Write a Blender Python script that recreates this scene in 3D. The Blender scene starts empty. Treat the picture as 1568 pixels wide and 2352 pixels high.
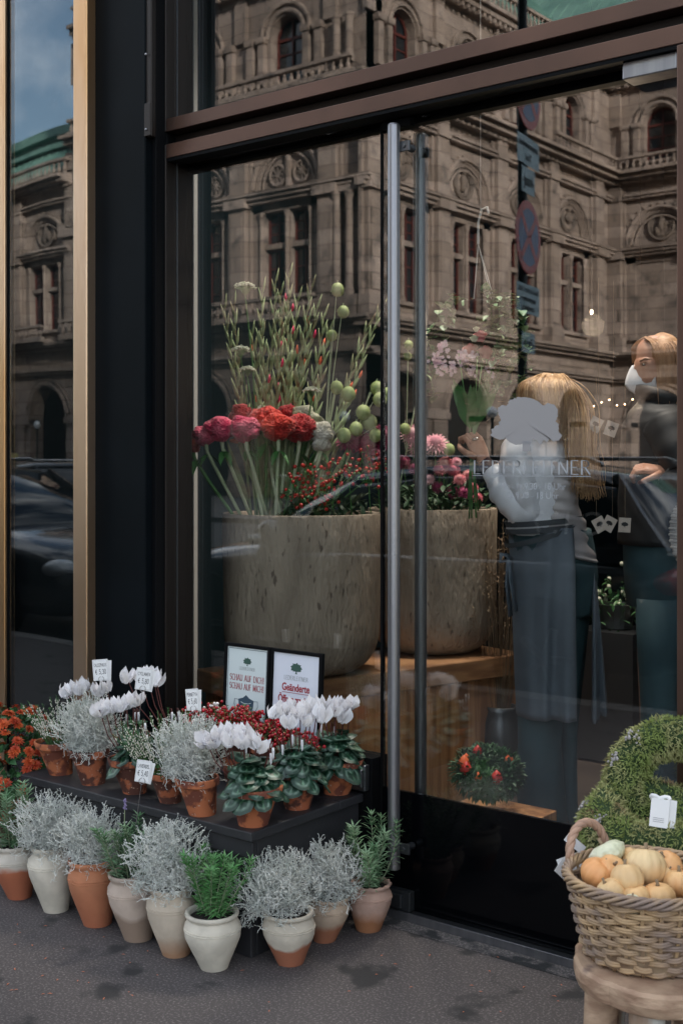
import bpy, bmesh, math, random
from mathutils import Vector, Matrix, noise
R = math.radians
C = bpy.context.scene.collection
# ---------------------------------------------------------------- camera
YAW = 38.2
cam_d = bpy.data.cameras.new("camera")
cam = bpy.data.objects.new("camera", cam_d); C.objects.link(cam)
CAM = Vector((0, -2.98, 1.35))
cam.location = CAM
cam.rotation_euler = (R(90), 0, R(YAW))
cam_d.sensor_fit = 'HORIZONTAL'; cam_d.sensor_width = 36
cam_d.lens = 36 * 2778 / 1568
cam_d.shift_y = -111 / 1568
cam_d.clip_start = .05; cam_d.clip_end = 2000
cam_d.dof.use_dof = True; cam_d.dof.focus_distance = 3.6; cam_d.dof.aperture_fstop = 9
bpy.context.scene.camera = cam
# ---------------------------------------------------------------- world: sky with broken cloud
SUN_EL, SUN_AZ = 18, 62      # degrees, azimuth measured like the sky texture
w = bpy.data.worlds.new("World"); bpy.context.scene.world = w; w.use_nodes = True
nt = w.node_tree; N = nt.nodes; L = nt.links
bg = N['Background']; bg.inputs['Strength'].default_value = .14
sky = N.new('ShaderNodeTexSky'); sky.sky_type = 'NISHITA'; sky.sun_disc = False
sky.sun_elevation = R(SUN_EL); sky.sun_rotation = R(SUN_AZ)
tc = N.new('ShaderNodeTexCoord'); mp = N.new('ShaderNodeMapping'); mp.inputs['Scale'].default_value = (1, 1, 1.5); mp.inputs['Location'].default_value = (.55, .3, .1)
nz = N.new('ShaderNodeTexNoise'); nz.inputs['Scale'].default_value = 2.6; nz.inputs['Detail'].default_value = 7
nz.inputs['Roughness'].default_value = .55
cr = N.new('ShaderNodeValToRGB'); cr.color_ramp.elements[0].position = .425; cr.color_ramp.elements[1].position = .60
mx = N.new('ShaderNodeMix'); mx.data_type = 'RGBA'
nz2 = N.new('ShaderNodeTexNoise'); nz2.inputs['Scale'].default_value = 5
cc = N.new('ShaderNodeValToRGB')
cc.color_ramp.elements[0].color = (7.5, 8.2, 9.4, 1); cc.color_ramp.elements[1].color = (13, 13.2, 13.5, 1)
cc.color_ramp.elements[0].position = .35; cc.color_ramp.elements[1].position = .65
L.new(tc.outputs['Generated'], mp.inputs[0]); L.new(mp.outputs[0], nz.inputs[0]); L.new(mp.outputs[0], nz2.inputs[0])
L.new(nz.outputs[0], cr.inputs[0]); L.new(nz2.outputs[0], cc.inputs[0])
L.new(cr.outputs[0], mx.inputs[0]); L.new(sky.outputs[0], mx.inputs[6]); L.new(cc.outputs[0], mx.inputs[7])
L.new(mx.outputs[2], bg.inputs['Color'])
# ---------------------------------------------------------------- sun behind thin cloud
sd = bpy.data.lights.new("sun", 'SUN'); sd.energy = 5.0; sd.angle = R(4); sd.color = (1, .95, .88)
sun = bpy.data.objects.new("sun", sd); C.objects.link(sun)
# sky sun_rotation a: direction to the sun = (sin a, cos a)
sv = Vector((math.sin(R(SUN_AZ)) * math.cos(R(SUN_EL)), math.cos(R(SUN_AZ)) * math.cos(R(SUN_EL)), math.sin(R(SUN_EL))))
sun.rotation_euler = sv.to_track_quat('Z', 'Y').to_euler()
vs = bpy.context.scene.view_settings
vs.view_transform = 'Standard'; vs.look = 'None'; vs.gamma = 1; vs.exposure = 1.08
cy = bpy.context.scene.cycles
cy.max_bounces = 10; cy.transparent_max_bounces = 16; cy.glossy_bounces = 4; cy.diffuse_bounces = 3
cy.caustics_reflective = False; cy.caustics_refractive = False; cy.sample_clamp_indirect = 6
# ---------------------------------------------------------------- helpers
FW = Vector((-math.sin(R(YAW)), math.cos(R(YAW)))); RT = Vector((math.cos(R(YAW)), math.sin(R(YAW))))
def ray(px):                                   # ground direction of a picture column
    return FW * 2778 + RT * (px - 784)
def onY(px, y):                                # world x where a column meets the plane y
    d = ray(px); return d.x * (y - CAM.y) / d.y
def pt(px, py, y):                             # point on a plane y = const
    d = ray(px); t = (y - CAM.y) / d.y
    return Vector((d.x * t, y, 1.35 + (1065 - py) * t))
def ptz(px, py, z):                            # point on a level z = const
    d = ray(px); t = (z - 1.35) / (1065 - py)
    return Vector((d.x * t, CAM.y + d.y * t, z))
def tag(o, label=None, cat=None, group=None, kind=None):
    if label: o['label'] = label
    if cat: o['category'] = cat
    if group: o['group'] = group
    if kind: o['kind'] = kind
    return o
def thing(name, label, cat, loc=(0, 0, 0), rz=0, group=None):
    o = bpy.data.objects.new(name, None); C.objects.link(o)
    o.empty_display_size = .1
    o.location = loc; o.rotation_euler = (0, 0, rz)
    return tag(o, label, cat, group)
ORD = 'leftmost second third fourth fifth sixth seventh eighth ninth tenth eleventh twelfth'.split()
def rank(xs, i):                              # 'third from the left' for item i among positions xs
    k = sorted(range(len(xs)), key=lambda q: xs[q]).index(i)
    return 'leftmost' if k == 0 else 'rightmost' if k == len(xs) - 1 else ORD[k] + ' from the left'
def copy_tree(o, parent=None):
    c = o.copy(); C.objects.link(c)
    if parent: c.parent = parent
    for ch in list(o.children):
        copy_tree(ch, c)
    return c
class MB:
    def __init__(s):
        s.v = []; s.f = []; s.m = []; s.c = []; s.mi = 0; s.col = None
    def add(s, vs, fs):
        b = len(s.v); s.v += [tuple(p) for p in vs]
        if s.col is not None:
            s.c += [(b + i, s.col) for i in range(len(vs))]
        for f in fs:
            s.f.append(tuple(b + i for i in f)); s.m.append(s.mi)
        return b
    def box(s, x0, x1, y0, y1, z0, z1, M=None):
        vs = [Vector((x, y, z)) for z in (z0, z1) for y in (y0, y1) for x in (x0, x1)]
        if M: vs = [M @ v for v in vs]
        s.add(vs, [(0, 2, 3, 1), (4, 5, 7, 6), (0, 1, 5, 4), (2, 6, 7, 3), (0, 4, 6, 2), (1, 3, 7, 5)]); return s
    def tube(s, pts, r, n=6, cap=True, sy=1):
        pts = [Vector(p) for p in pts]; k = len(pts)
        rs = list(r) if hasattr(r, '__len__') else [r] * k
        vs = []; up = None
        for i, p in enumerate(pts):
            t = (pts[min(i + 1, k - 1)] - pts[max(i - 1, 0)])
            t = t.normalized() if t.length > 1e-9 else Vector((0, 0, 1))
            if up is None:
                up = t.orthogonal().normalized()
            else:
                up = (up - t * up.dot(t)); up = up.normalized() if up.length > 1e-6 else t.orthogonal().normalized()
            b = t.cross(up)
            for j in range(n):
                a = 2 * math.pi * j / n
                vs.append(p + up * (math.cos(a) * rs[i]) + b * (math.sin(a) * rs[i] * sy))
        fs = [(i * n + j, i * n + (j + 1) % n, (i + 1) * n + (j + 1) % n, (i + 1) * n + j) for i in range(k - 1) for j in range(n)]
        if cap:
            fs.append(tuple(range(n - 1, -1, -1))); fs.append(tuple((k - 1) * n + j for j in range(n)))
        s.add(vs, fs); return s
    def lathe(s, prof, n=32, c=(0, 0, 0), shear=(0, 0), wob=0, M=None, close=True):
        vs = []
        c = Vector(c)
        for r, z in prof:
            for j in range(n):
                a = 2 * math.pi * j / n
                rr = r * (1 + wob * noise.noise(Vector((math.cos(a) * 1.3, math.sin(a) * 1.3, z * 6 + c.x * 9))))
                v = Vector((math.cos(a) * rr + shear[0] * z, math.sin(a) * rr + shear[1] * z, z))
                if M: v = M @ v
                vs.append(v + c)
        k = len(prof)
        fs = [(i * n + j, i * n + (j + 1) % n, (i + 1) * n + (j + 1) % n, (i + 1) * n + j) for i in range(k - 1) for j in range(n)]
        if close:
            fs.append(tuple(range(n - 1, -1, -1))); fs.append(tuple((k - 1) * n + j for j in range(n)))
        s.add(vs, fs); return s
    def loft(s, rings, cap=True):
        n = len(rings[0]); vs = [p for r in rings for p in r]; k = len(rings)
        fs = [(i * n + j, i * n + (j + 1) % n, (i + 1) * n + (j + 1) % n, (i + 1) * n + j) for i in range(k - 1) for j in range(n)]
        if cap:
            fs.append(tuple(range(n - 1, -1, -1))); fs.append(tuple((k - 1) * n + j for j in range(n)))
        s.add(vs, fs); return s
    def ball(s, c, r, n=8, m=6, amp=0, fr=3, M=None, seed=0):
        c = Vector(c); r = Vector(r) if hasattr(r, '__len__') else Vector((r, r, r))
        vs = []
        for i in range(m + 1):
            th = math.pi * i / m
            for j in range(n):
                a = 2 * math.pi * j / n
                d = Vector((math.sin(th) * math.cos(a), math.sin(th) * math.sin(a), math.cos(th)))
                k = 1 + (amp * noise.noise(d * fr + Vector((seed, 0, 0))) if amp else 0)
                v = Vector((d.x * r.x, d.y * r.y, d.z * r.z)) * k
                if M: v = M @ v
                vs.append(c + v)
        fs = [(i * n + j, (i + 1) * n + j, (i + 1) * n + (j + 1) % n, i * n + (j + 1) % n) for i in range(m) for j in range(n)]
        s.add(vs, fs); return s
    def prism(s, poly, T):                      # poly in 2-D, T(u, v, w) -> point for w = 0 and 1
        n = len(poly)
        s.add([T(u, v, 0) for u, v in poly] + [T(u, v, 1) for u, v in poly],
              [tuple(range(n - 1, -1, -1)), tuple(range(n, 2 * n))] + [(i, (i + 1) % n, n + (i + 1) % n, n + i) for i in range(n)]); return s
    def leaf(s, p, d, up, L_, W_, curl=.2, n=3):   # a folded pointed leaf from p along d
        d = d.normalized(); sd_ = d.cross(up)
        sd_ = sd_.normalized() if sd_.length > 1e-6 else d.orthogonal().normalized()
        nn = sd_.cross(d).normalized(); vs = [p]
        for i in range(1, n + 1):
            t = i / (n + 1); wd = W_ * .5 * math.sin(math.pi * min(1, t * .9 + .12)); q = p + d * (L_ * t) - nn * (curl * L_ * t * t)
            vs += [q + sd_ * wd + nn * wd * .4, q, q - sd_ * wd + nn * wd * .4]
        vs.append(p + d * L_ - nn * (curl * L_))
        fs = [(0, 1, 2), (0, 2, 3)]
        for i in range(n - 1):
            b = 1 + i * 3; fs += [(b, b + 3, b + 4, b + 1), (b + 1, b + 4, b + 5, b + 2)]
        b = 1 + (n - 1) * 3; e = len(vs) - 1; fs += [(b, e, b + 1), (b + 1, e, b + 2)]
        s.add(vs, fs); return s
    def build(s, name, mats, parent=None, smooth=False, loc=None, bevel=0, ang=None, sub=0, rz=None):
        me = bpy.data.meshes.new(name); me.from_pydata(s.v, [], s.f)
        mats = mats if isinstance(mats, (list, tuple)) else [mats]
        for m in mats: me.materials.append(m)
        if len(mats) > 1:
            me.polygons.foreach_set('material_index', s.m)
        if smooth: me.polygons.foreach_set('use_smooth', [True] * len(me.polygons))
        if s.c:
            at = me.color_attributes.new('Col', 'FLOAT_COLOR', 'POINT')
            buf = [1.0] * (4 * len(s.v))
            for i, c in s.c: buf[4 * i:4 * i + 3] = c[:3]
            at.data.foreach_set('color', buf)
        me.update()
        if ang is not None and smooth: me.set_sharp_from_angle(angle=R(ang))
        o = bpy.data.objects.new(name, me); C.objects.link(o)
        if parent: o.parent = parent
        if loc is not None: o.location = loc
        if rz is not None: o.rotation_euler = (0, 0, rz)
        if bevel:
            b = o.modifiers.new('bevel', 'BEVEL'); b.width = bevel; b.segments = 2; b.limit_method = 'ANGLE'
        if sub:
            b = o.modifiers.new('sub', 'SUBSURF'); b.levels = sub; b.render_levels = sub
        return o
# ---------------------------------------------------------------- materials
def mat(name, c1, rough=.6, metal=0, c2=None, sc=8, det=4, lo=.4, hi=.6, bump=0, bsc=None, stretch=(1, 1, 1), c3=None, sc3=2, lo3=.5, hi3=.6, spec=.5, attr=False, sheen=0, trans=0, coat=0, obj=True, bdist=.01):
    m = bpy.data.materials.new(name); m.use_nodes = True
    N = m.node_tree.nodes; L = m.node_tree.links; b = N['Principled BSDF']
    b.inputs['Roughness'].default_value = rough; b.inputs['Metallic'].default_value = metal
    b.inputs['Specular IOR Level'].default_value = spec
    if coat: b.inputs['Coat Weight'].default_value = coat; b.inputs['Coat Roughness'].default_value = .08
    if sheen: b.inputs['Sheen Weight'].default_value = sheen
    b.inputs['Base Color'].default_value = (*c1, 1)
    tc = N.new('ShaderNodeTexCoord'); mp = N.new('ShaderNodeMapping'); mp.inputs['Scale'].default_value = stretch
    oi = N.new('ShaderNodeObjectInfo'); ad = N.new('ShaderNodeVectorMath'); ad.operation = 'ADD'
    mu = N.new('ShaderNodeMath'); mu.operation = 'MULTIPLY'; mu.inputs[1].default_value = 37 if obj else 0
    L.new(oi.outputs['Random'], mu.inputs[0]); L.new(tc.outputs['Object'], ad.inputs[0]); L.new(mu.outputs[0], ad.inputs[1])
    L.new(ad.outputs[0], mp.inputs[0])
    out = None
    def ns(scale, lo, hi, d=det):
        n = N.new('ShaderNodeTexNoise'); n.inputs['Scale'].default_value = scale; n.inputs['Detail'].default_value = d
        r = N.new('ShaderNodeMapRange'); r.inputs[1].default_value = lo; r.inputs[2].default_value = hi
        L.new(mp.outputs[0], n.inputs[0]); L.new(n.outputs[0], r.inputs[0]); return n, r
    def mixc(fac, a, bb):
        x = N.new('ShaderNodeMix'); x.data_type = 'RGBA'; L.new(fac, x.inputs[0])
        if isinstance(a, tuple): x.inputs[6].default_value = (*a, 1)
        else: L.new(a, x.inputs[6])
        x.inputs[7].default_value = (*bb, 1); return x.outputs[2]
    if attr:
        an = N.new('ShaderNodeAttribute'); an.attribute_name = 'Col'; out = an.outputs['Color']
        if c2:
            n, r = ns(sc, lo, hi); x = N.new('ShaderNodeMix'); x.data_type = 'RGBA'; x.blend_type = 'MULTIPLY'
            x.inputs[7].default_value = (*c2, 1); L.new(r.outputs[0], x.inputs[0]); L.new(out, x.inputs[6]); out = x.outputs[2]
    elif c2:
        n, r = ns(sc, lo, hi); out = mixc(r.outputs[0], c1, c2)
    if c3:
        n3, r3 = ns(sc3, lo3, hi3); out = mixc(r3.outputs[0], out if out else c1, c3)
    if out: L.new(out, b.inputs['Base Color'])
    if bump:
        n = N.new('ShaderNodeTexNoise'); n.inputs['Scale'].default_value = bsc or sc * 4; n.inputs['Detail'].default_value = 5
        bp = N.new('ShaderNodeBump'); bp.inputs['Strength'].default_value = bump; bp.inputs['Distance'].default_value = bdist
        L.new(mp.outputs[0], n.inputs[0]); L.new(n.outputs[0], bp.inputs['Height']); L.new(bp.outputs[0], b.inputs['Normal'])
    if trans:
        tr = N.new('ShaderNodeBsdfTranslucent'); mx = N.new('ShaderNodeMixShader'); mx.inputs[0].default_value = trans
        if out: L.new(out, tr.inputs[0])
        else: tr.inputs[0].default_value = (*c1, 1)
        L.new(b.outputs[0], mx.inputs[1]); L.new(tr.outputs[0], mx.inputs[2]); L.new(mx.outputs[0], N['Material Output'].inputs[0])
    return m
def glass_mat(name, r0=.09, tint=(.965, .975, .965), wave=0, wsc=1.2):
    m = bpy.data.materials.new(name); m.use_nodes = True
    N = m.node_tree.nodes; L = m.node_tree.links; N.remove(N['Principled BSDF'])
    g = N.new('ShaderNodeNewGeometry'); d = N.new('ShaderNodeVectorMath'); d.operation = 'DOT_PRODUCT'
    L.new(g.outputs['Normal'], d.inputs[0]); L.new(g.outputs['Incoming'], d.inputs[1])
    def mth(op, a, b=None):
        x = N.new('ShaderNodeMath'); x.operation = op
        for i, q in enumerate((a, b)):
            if q is None: continue
            if isinstance(q, (int, float)): x.inputs[i].default_value = q
            else: L.new(q, x.inputs[i])
        return x.outputs[0]
    a = mth('ABSOLUTE', d.outputs['Value']); i = mth('SUBTRACT', 1.0, a); p = mth('POWER', i, 5.0)
    f = mth('ADD', mth('MULTIPLY', p, 1 - r0), r0)
    tr = N.new('ShaderNodeBsdfTransparent'); tr.inputs[0].default_value = (*tint, 1)
    gl = N.new('ShaderNodeBsdfGlossy'); gl.inputs['Roughness'].default_value = 0
    if wave:
        tc = N.new('ShaderNodeTexCoord'); mp = N.new('ShaderNodeMapping'); mp.inputs['Scale'].default_value = (1, 1, .55)
        n = N.new('ShaderNodeTexNoise'); n.inputs['Scale'].default_value = wsc; n.inputs['Detail'].default_value = 0
        bp = N.new('ShaderNodeBump'); bp.inputs['Strength'].default_value = 1; bp.inputs['Distance'].default_value = wave
        L.new(tc.outputs['Object'], mp.inputs[0]); L.new(mp.outputs[0], n.inputs[0]); L.new(n.outputs[0], bp.inputs['Height']); L.new(bp.outputs[0], gl.inputs['Normal'])
    mx = N.new('ShaderNodeMixShader'); L.new(f, mx.inputs[0]); L.new(tr.outputs[0], mx.inputs[1]); L.new(gl.outputs[0], mx.inputs[2])
    L.new(mx.outputs[0], N['Material Output'].inputs[0]); return m
M_glass = glass_mat('pane_glass', .125)
M_glassw = glass_mat('wavy_pane_glass', .12, (.9, .95, .95), wave=.004, wsc=1.5)
M_winglass = mat('window_glass', (.012, .016, .02), .08, spec=.8)
M_asphalt = mat('mastic_asphalt', (.058, .050, .050), .82, c2=(.17, .15, .145), sc=150, det=3, lo=.52, hi=.72, c3=(.020, .019, .020), sc3=6.0, lo3=.60, hi3=.68, bump=.5, bsc=260, obj=False, bdist=.003)
M_road = mat('road_asphalt', (.05, .05, .052), .85, c2=(.075, .073, .072), sc=60, obj=False)
M_paving = mat('stone_paving', (.12, .115, .11), .8, c2=(.085, .08, .078), sc=3, obj=False)
M_kerb = mat('granite_kerb', (.24, .23, .22), .7, c2=(.15, .145, .14), sc=90)
M_black = mat('black_lacquered_metal', (.0028, .0045, .0058), .5, c2=(.004, .006, .0078), sc=3, spec=.05)
M_blackm = mat('black_matt_metal', (.0035, .0038, .0045), .6, spec=.08)
M_bronze = mat('bronze_anodised_metal', (.135, .078, .058), .42, metal=.75, c2=(.10, .06, .046), sc=2, stretch=(1, 1, 1))
M_bronzed = mat('dark_bronze_metal', (.014, .0105, .009), .42, metal=.5)
M_brass = mat('brushed_brass', (.60, .44, .31), .34, metal=.95, c2=(.50, .30, .15), sc=3, stretch=(1, 1, .2), bump=.05, bsc=90)
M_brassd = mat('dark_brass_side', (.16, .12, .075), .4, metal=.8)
M_steel = mat('brushed_steel', (.30, .30, .315), .36, metal=.9, c2=(.24, .24, .26), sc=30, stretch=(1, 1, .03))
M_steeld = mat('dark_steel', (.13, .14, .15), .35, metal=.9)
M_kick = mat('black_glass_panel', (.0015, .0018, .0025), .06, spec=.22)
M_stand = mat('black_painted_wood', (.016, .016, .019), .55, c2=(.026, .026, .029), sc=4, det=8, c3=(.055, .053, .053), sc3=35, lo3=.66, hi3=.74, bump=.15, bsc=60, bdist=.002)
# ================================================================ ground and street
b = MB(); b.box(-400, 400, -400, 60, -.5, -.135); tag(b.build('ground', M_paving), kind='structure')
b = MB(); b.box(-120, 120, -19, -3.31, -.132, -.128); tag(b.build('road', M_road), kind='structure')
b = MB(); b.box(-120, 120, -3.15, -.125, -.13, 0); tag(b.build('pavement', M_asphalt), kind='structure')
b = MB()
for i in range(60): b.box(-60 + i * 2 + .004, -58 + i * 2 - .004, -3.31, -3.154, -.14, .006)
tag(b.build('kerb', M_kerb, bevel=.012), kind='structure')
b = MB(); b.box(-14, 2, -5.95, -5.25, -.14, .0); tag(b.build('traffic_island_kerb', M_kerb, bevel=.012), kind='structure')
b = MB(); b.box(-120, 120, -60, -19, -.132, -.002); tag(b.build('plaza', M_paving), kind='structure')
# ================================================================ shop front
XL = onY(410, 0); XD = onY(878, 0); XJ = onY(1555, -.09); XU = XL
shop = thing('storefront', 'dark metal and glass flower shop front with brass and bronze window frames', 'shop front')
def prt(mb, name, m, par=None, **k): return mb.build(name, m, par or shop, **k)
# dark column
xc0, xc1 = onY(216, -.165), onY(333, -.165); xf0 = onY(357, -.09)
b = MB(); b.box(xc0, xc1, -.165, .02, 0, 6); prt(b, 'column_panel', M_black, bevel=.004)
b = MB(); b.box(xc1 + .002, xc1 + .022, -.135, .015, 0, 6)
b.box(xc1 + .024, xf0 - .002, -.085, .015, 0, 6); prt(b, 'reveal', M_blackm, bevel=.002)
# brass-framed window on the left
xb0, xb1 = onY(170, -.2), onY(201, -.2)
bw = MB(); bw.box(xb0, xb1, -.205, .0, 0, 6); bwo = prt(bw, 'brass_frame', M_brass, bevel=.004)
b = MB(); b.box(xb1 + .001, xc0 - .001, -.150, .0, 0, 6); prt(b, 'frame_side', M_brassd, bevel=.002)
xl0, xl1 = onY(-40, -.2), onY(12, -.2)
b = MB(); b.box(xl0, xl1, -.205, .0, 0, 6); prt(b, 'brass_frame', M_brass, bevel=.004)
b = MB(); b.box(xl1 + .001, xl1 + .007, -.193, .0, 0, 6); b.box(xb0 - .004, xb0 - .001, -.193, 0, 0, 6); prt(b, 'frame_gasket', M_blackm)
b = MB(); b.box(xl1 + .008, xb0 - .005, -.188, -.180, .12, 6); prt(b, 'wavy_pane', M_glassw)
b = MB(); b.box(xl1 + .008, xb0 - .005, -.16, -.02, 0, 6); b.box(xl1 + .008, xb0 - .005, -.192, -.161, 0, .118); prt(b, 'dark_backing', M_blackm)  # black block stands in for the unlit interior behind the pane
# left continuation of the front
b = MB(); b.box(-16, xl0 - .9, -.1, .2, 0, 6); b.box(xl0 - .9 + .002, xl0 - .002, -.05, .1, 0, 6); prt(b, 'column_panel', M_black)
# big window and door frames
XR = 1.2
def beam(z0, z1, y0, y1, m, nm, x0=None): 
    b = MB(); b.box(x0 if x0 is not None else xc1 + .03, XR, y0, y1, z0, z1); return prt(b, nm, m, bevel=.002)
xf0, xf1 = onY(357, -.09), onY(384, -.09)
beam(2.397, 2.445, -.095, .03, M_bronze, 'door_frame_head', xf1)
beam(2.447, 2.486, -.045, .03, M_bronzed, 'frame_groove', xf0)
beam(2.488, 2.533, -.095, .03, M_bronze, 'window_frame_sill', xf1)
b = MB(); b.box(xf0, xf1 - .001, -.096, .03, 0, 2.445); b.box(xf0, xf1 - .001, -.096, .03, 2.488, 4.6)
b.box(xf1, XL - .002, -.055, .03, 0, 2.394); b.box(xf1, XL - .002, -.055, .03, 2.536, 4.6); prt(b, 'window_frame', M_bronzed, bevel=.0025)
b = MB(); b.box(xf1 + .004, xf1 + .008, -.099, -.0965, 0, 2.40); 
b = MB(); b.box(xf1 + .012, xf1 + .016, -.059, -.0555, .3, 2.39); b.box(xf1 + .012, xf1 + .016, -.059, -.0555, 2.54, 4.6); prt(b, 'frame_bead', M_steeld)
# angle bar with rivets at the upper window corner
xa0, xa1 = onY(335, -.15), onY(352, -.15)
b = MB(); b.box(xa0, xa1, -.16, -.137, 2.46, 6); ab = prt(b, 'angle_bar', M_bronzed, bevel=.004)
b = MB(); b.box(xa0 + .008, xa1 + .002, -.166, -.161, 2.462, 2.575); b.build('cover_plate', M_bronzed, ab, bevel=.003)
for z in (2.485, 2.74):
    b = MB(); b.ball((xa0 + .018, -.167, z), (.005, .003, .005), 10, 6); b.build('rivet', M_steel, ab, smooth=True)
# right jamb
b = MB(); b.box(XJ, XJ + .11, -.095, .06, 0, 2.395); prt(b, 'door_jamb', M_bronze, bevel=.003)
b = MB(); b.box(XJ + .112, XJ + .13, -.07, .04, 0, 2.395); prt(b, 'frame_groove', M_bronzed)
b = MB(); b.box(XJ + .13, XR - .05, -.004, .004, .46, 2.395); prt(b, 'pane', M_glass)
b = MB(); b.box(XJ + .13, XR, -.06, .04, 0, .458); b.box(XR - .05, XR, -.06, .04, .46, 2.395); prt(b, 'window_frame', M_bronzed)
# black rail; added strip darkens the head's underside;, upper and side panes
b = MB(); b.box(XL, XR, .006, .05, 2.37, 2.396); b.box(xf1 + .002, XR, -.092, -.030, 2.386, 2.3965); prt(b, 'head_rail_dark_strip', M_blackm)
b = MB(); b.box(XL, XR - .05, -.004, .004, 2.534, 4.55); prt(b, 'upper_pane', M_glass)
b = MB(); b.box(XL, XD - .004, -.004, .004, .459, 2.395); prt(b, 'side_pane', M_glass)
b = MB(); b.box(XL - .002, XD - .003, -.05, .03, .012, .457); prt(b, 'bottom_rail', M_blackm, bevel=.002)
b = MB(); b.box(xf0, XR, -.09, .03, 4.56, 4.75); prt(b, 'window_frame_head', M_bronze)
b = MB(); b.box(XD - .075, XD - .01, -.075, -.052, .36, .44); b.box(XD - .05, XD - .012, -.09, -.076, .375, .43); prt(b, 'pane_clamp', M_steeld, bevel=.004)
# door
door = MB().box(XD + .006, XJ - .006, -.004, .004, .366, 2.385); door = prt(door, 'door', M_glass)
b = MB(); b.box(XD + .006, XJ - .006, -.008, .006, .014, .364); b.build('kick_panel', M_kick, door)
b = MB(); b.box(XD - .002, XD + .005, -.008, .008, .02, 2.385); b.build('edge_seal', M_blackm, door)
xh = onY(904, -.07)
for y, m in ((-.07, M_steel), (.07, M_steeld)):
    b = MB(); b.tube([(xh, y, .15), (xh, y, 2.352)], .0185, 20); b.tube([(xh, y, 2.3525), (xh, y, 2.357)], [.0185, .016], 20)
    h = b.build('handle', m, door, smooth=True, ang=40)
for z in (.21, 2.29):
    b = MB(); b.tube([(xh + .028, -.012, z), (xh + .028, -.05, z)], .011, 14); b.box(xh + .012, xh + .046, -.058, -.049, z - .015, z + .015)
    b.tube([(xh + .028, -.059, z), (xh + .028, -.062, z)], .006, 10); b.build('handle_bracket', M_steeld, door, bevel=.001)
b = MB(); b.box(XD + .008, XD + .125, -.034, -.0085, .016, .074); b.box(XD + .03, XD + .1, -.046, -.0345, .026, .064); b.tube([(XD + .045, -.047, .045), (XD + .045, -.05, .045)], .006, 12); b.build('floor_hinge', M_steeld, door, bevel=.0025)
b = MB(); b.box(XD + .02, XD + .12, -.028, -.0045, 2.36, 2.383); b.build('top_hinge', M_blackm, door)
b = MB(); b.box(-1.363, XJ - .008, -.075, -.006, 2.343, 2.388); b.build('door_closer', M_steel, door, bevel=.003)
# threshold
b = MB(); b.box(XD - .02, XR, -.035, .02, -.01, .012); prt(b, 'threshold', M_steeld, bevel=.002)
b = MB(); b.box(XD - .02, XR, -.043, -.036, -.02, .016); prt(b, 'threshold_edge', M_steel, bevel=.001)
M_grit = mat('exposed_gravel_stone', (.10, .09, .085), .85, c2=(.22, .19, .175), sc=160, det=2, lo=.5, hi=.6, c3=(.03, .03, .03), sc3=14, lo3=.5, hi3=.6, bump=.9, bsc=150, obj=False, bdist=.006)
b = MB(); b.box(-1.98 - .3, XR, -.105, -.044, -.1, -.008)
b.box(-16, -2.282, -.12, -.01, -.1, -.008); tag(b.build('stone_strip', M_grit), kind='structure')
# shop building above and inside
M_plast = mat('grey_render', (.25, .235, .21), .8, c2=(.2, .19, .17), sc=2)
bd = thing('shop_building', 'unseen grey rendered storeys above the shop front, sized to shade the opera house', 'building')
b = MB(); b.box(-16, 6, -.05, 8, 6.02, 28); b.box(-70, -16.02, -.04, 8, 0, 28); b.box(6.02, 60, -.04, 8, 0, 28); b.box(-16, 6, 7.0, 8, 0, 6); b.box(-16, -15.5, .3, 7, 0, 6); b.box(5.5, 6, .3, 7, 0, 6); b.build('wall', M_plast, bd)  # unseen blocks, height and length chosen to shade street and lower opera walls
b = MB(); b.box(-70.2, 60.2, -.6, 8.2, 28.0, 28.6); b.build('cornice', M_plast, bd)
b = MB(); b.box(XR + .002, 6, -.10, .3, 0, 6); b.box(xf0 - .0, XR, -.08, .3, 4.76, 6); prt(b, 'column_panel', M_black)
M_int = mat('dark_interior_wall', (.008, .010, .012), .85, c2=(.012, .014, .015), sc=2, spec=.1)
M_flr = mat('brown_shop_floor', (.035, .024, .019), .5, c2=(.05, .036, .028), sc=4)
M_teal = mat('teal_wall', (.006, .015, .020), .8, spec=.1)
M_wh = mat('white_edge_trim', (.55, .55, .54), .7)
ir = thing('shop_interior', 'dark room behind the glass of the flower shop', 'interior')
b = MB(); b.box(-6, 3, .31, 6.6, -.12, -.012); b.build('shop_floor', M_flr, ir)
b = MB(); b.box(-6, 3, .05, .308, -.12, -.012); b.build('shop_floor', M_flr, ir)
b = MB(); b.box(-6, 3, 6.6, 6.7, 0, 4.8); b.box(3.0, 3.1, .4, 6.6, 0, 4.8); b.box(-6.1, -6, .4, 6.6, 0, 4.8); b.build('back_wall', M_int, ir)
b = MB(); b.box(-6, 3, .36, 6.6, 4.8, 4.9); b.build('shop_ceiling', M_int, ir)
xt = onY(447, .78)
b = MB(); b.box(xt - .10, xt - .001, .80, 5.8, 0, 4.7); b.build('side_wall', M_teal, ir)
b = MB(); b.box(xt - .007, xt + .0, .775, .798, .3, 4.7); b.build('white_edge', M_wh, ir); b = MB(); b.box(xt - 1.2, xt - .008, .776, .79, 0, 4.7); b.build('side_panel', M_int, ir)
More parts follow.
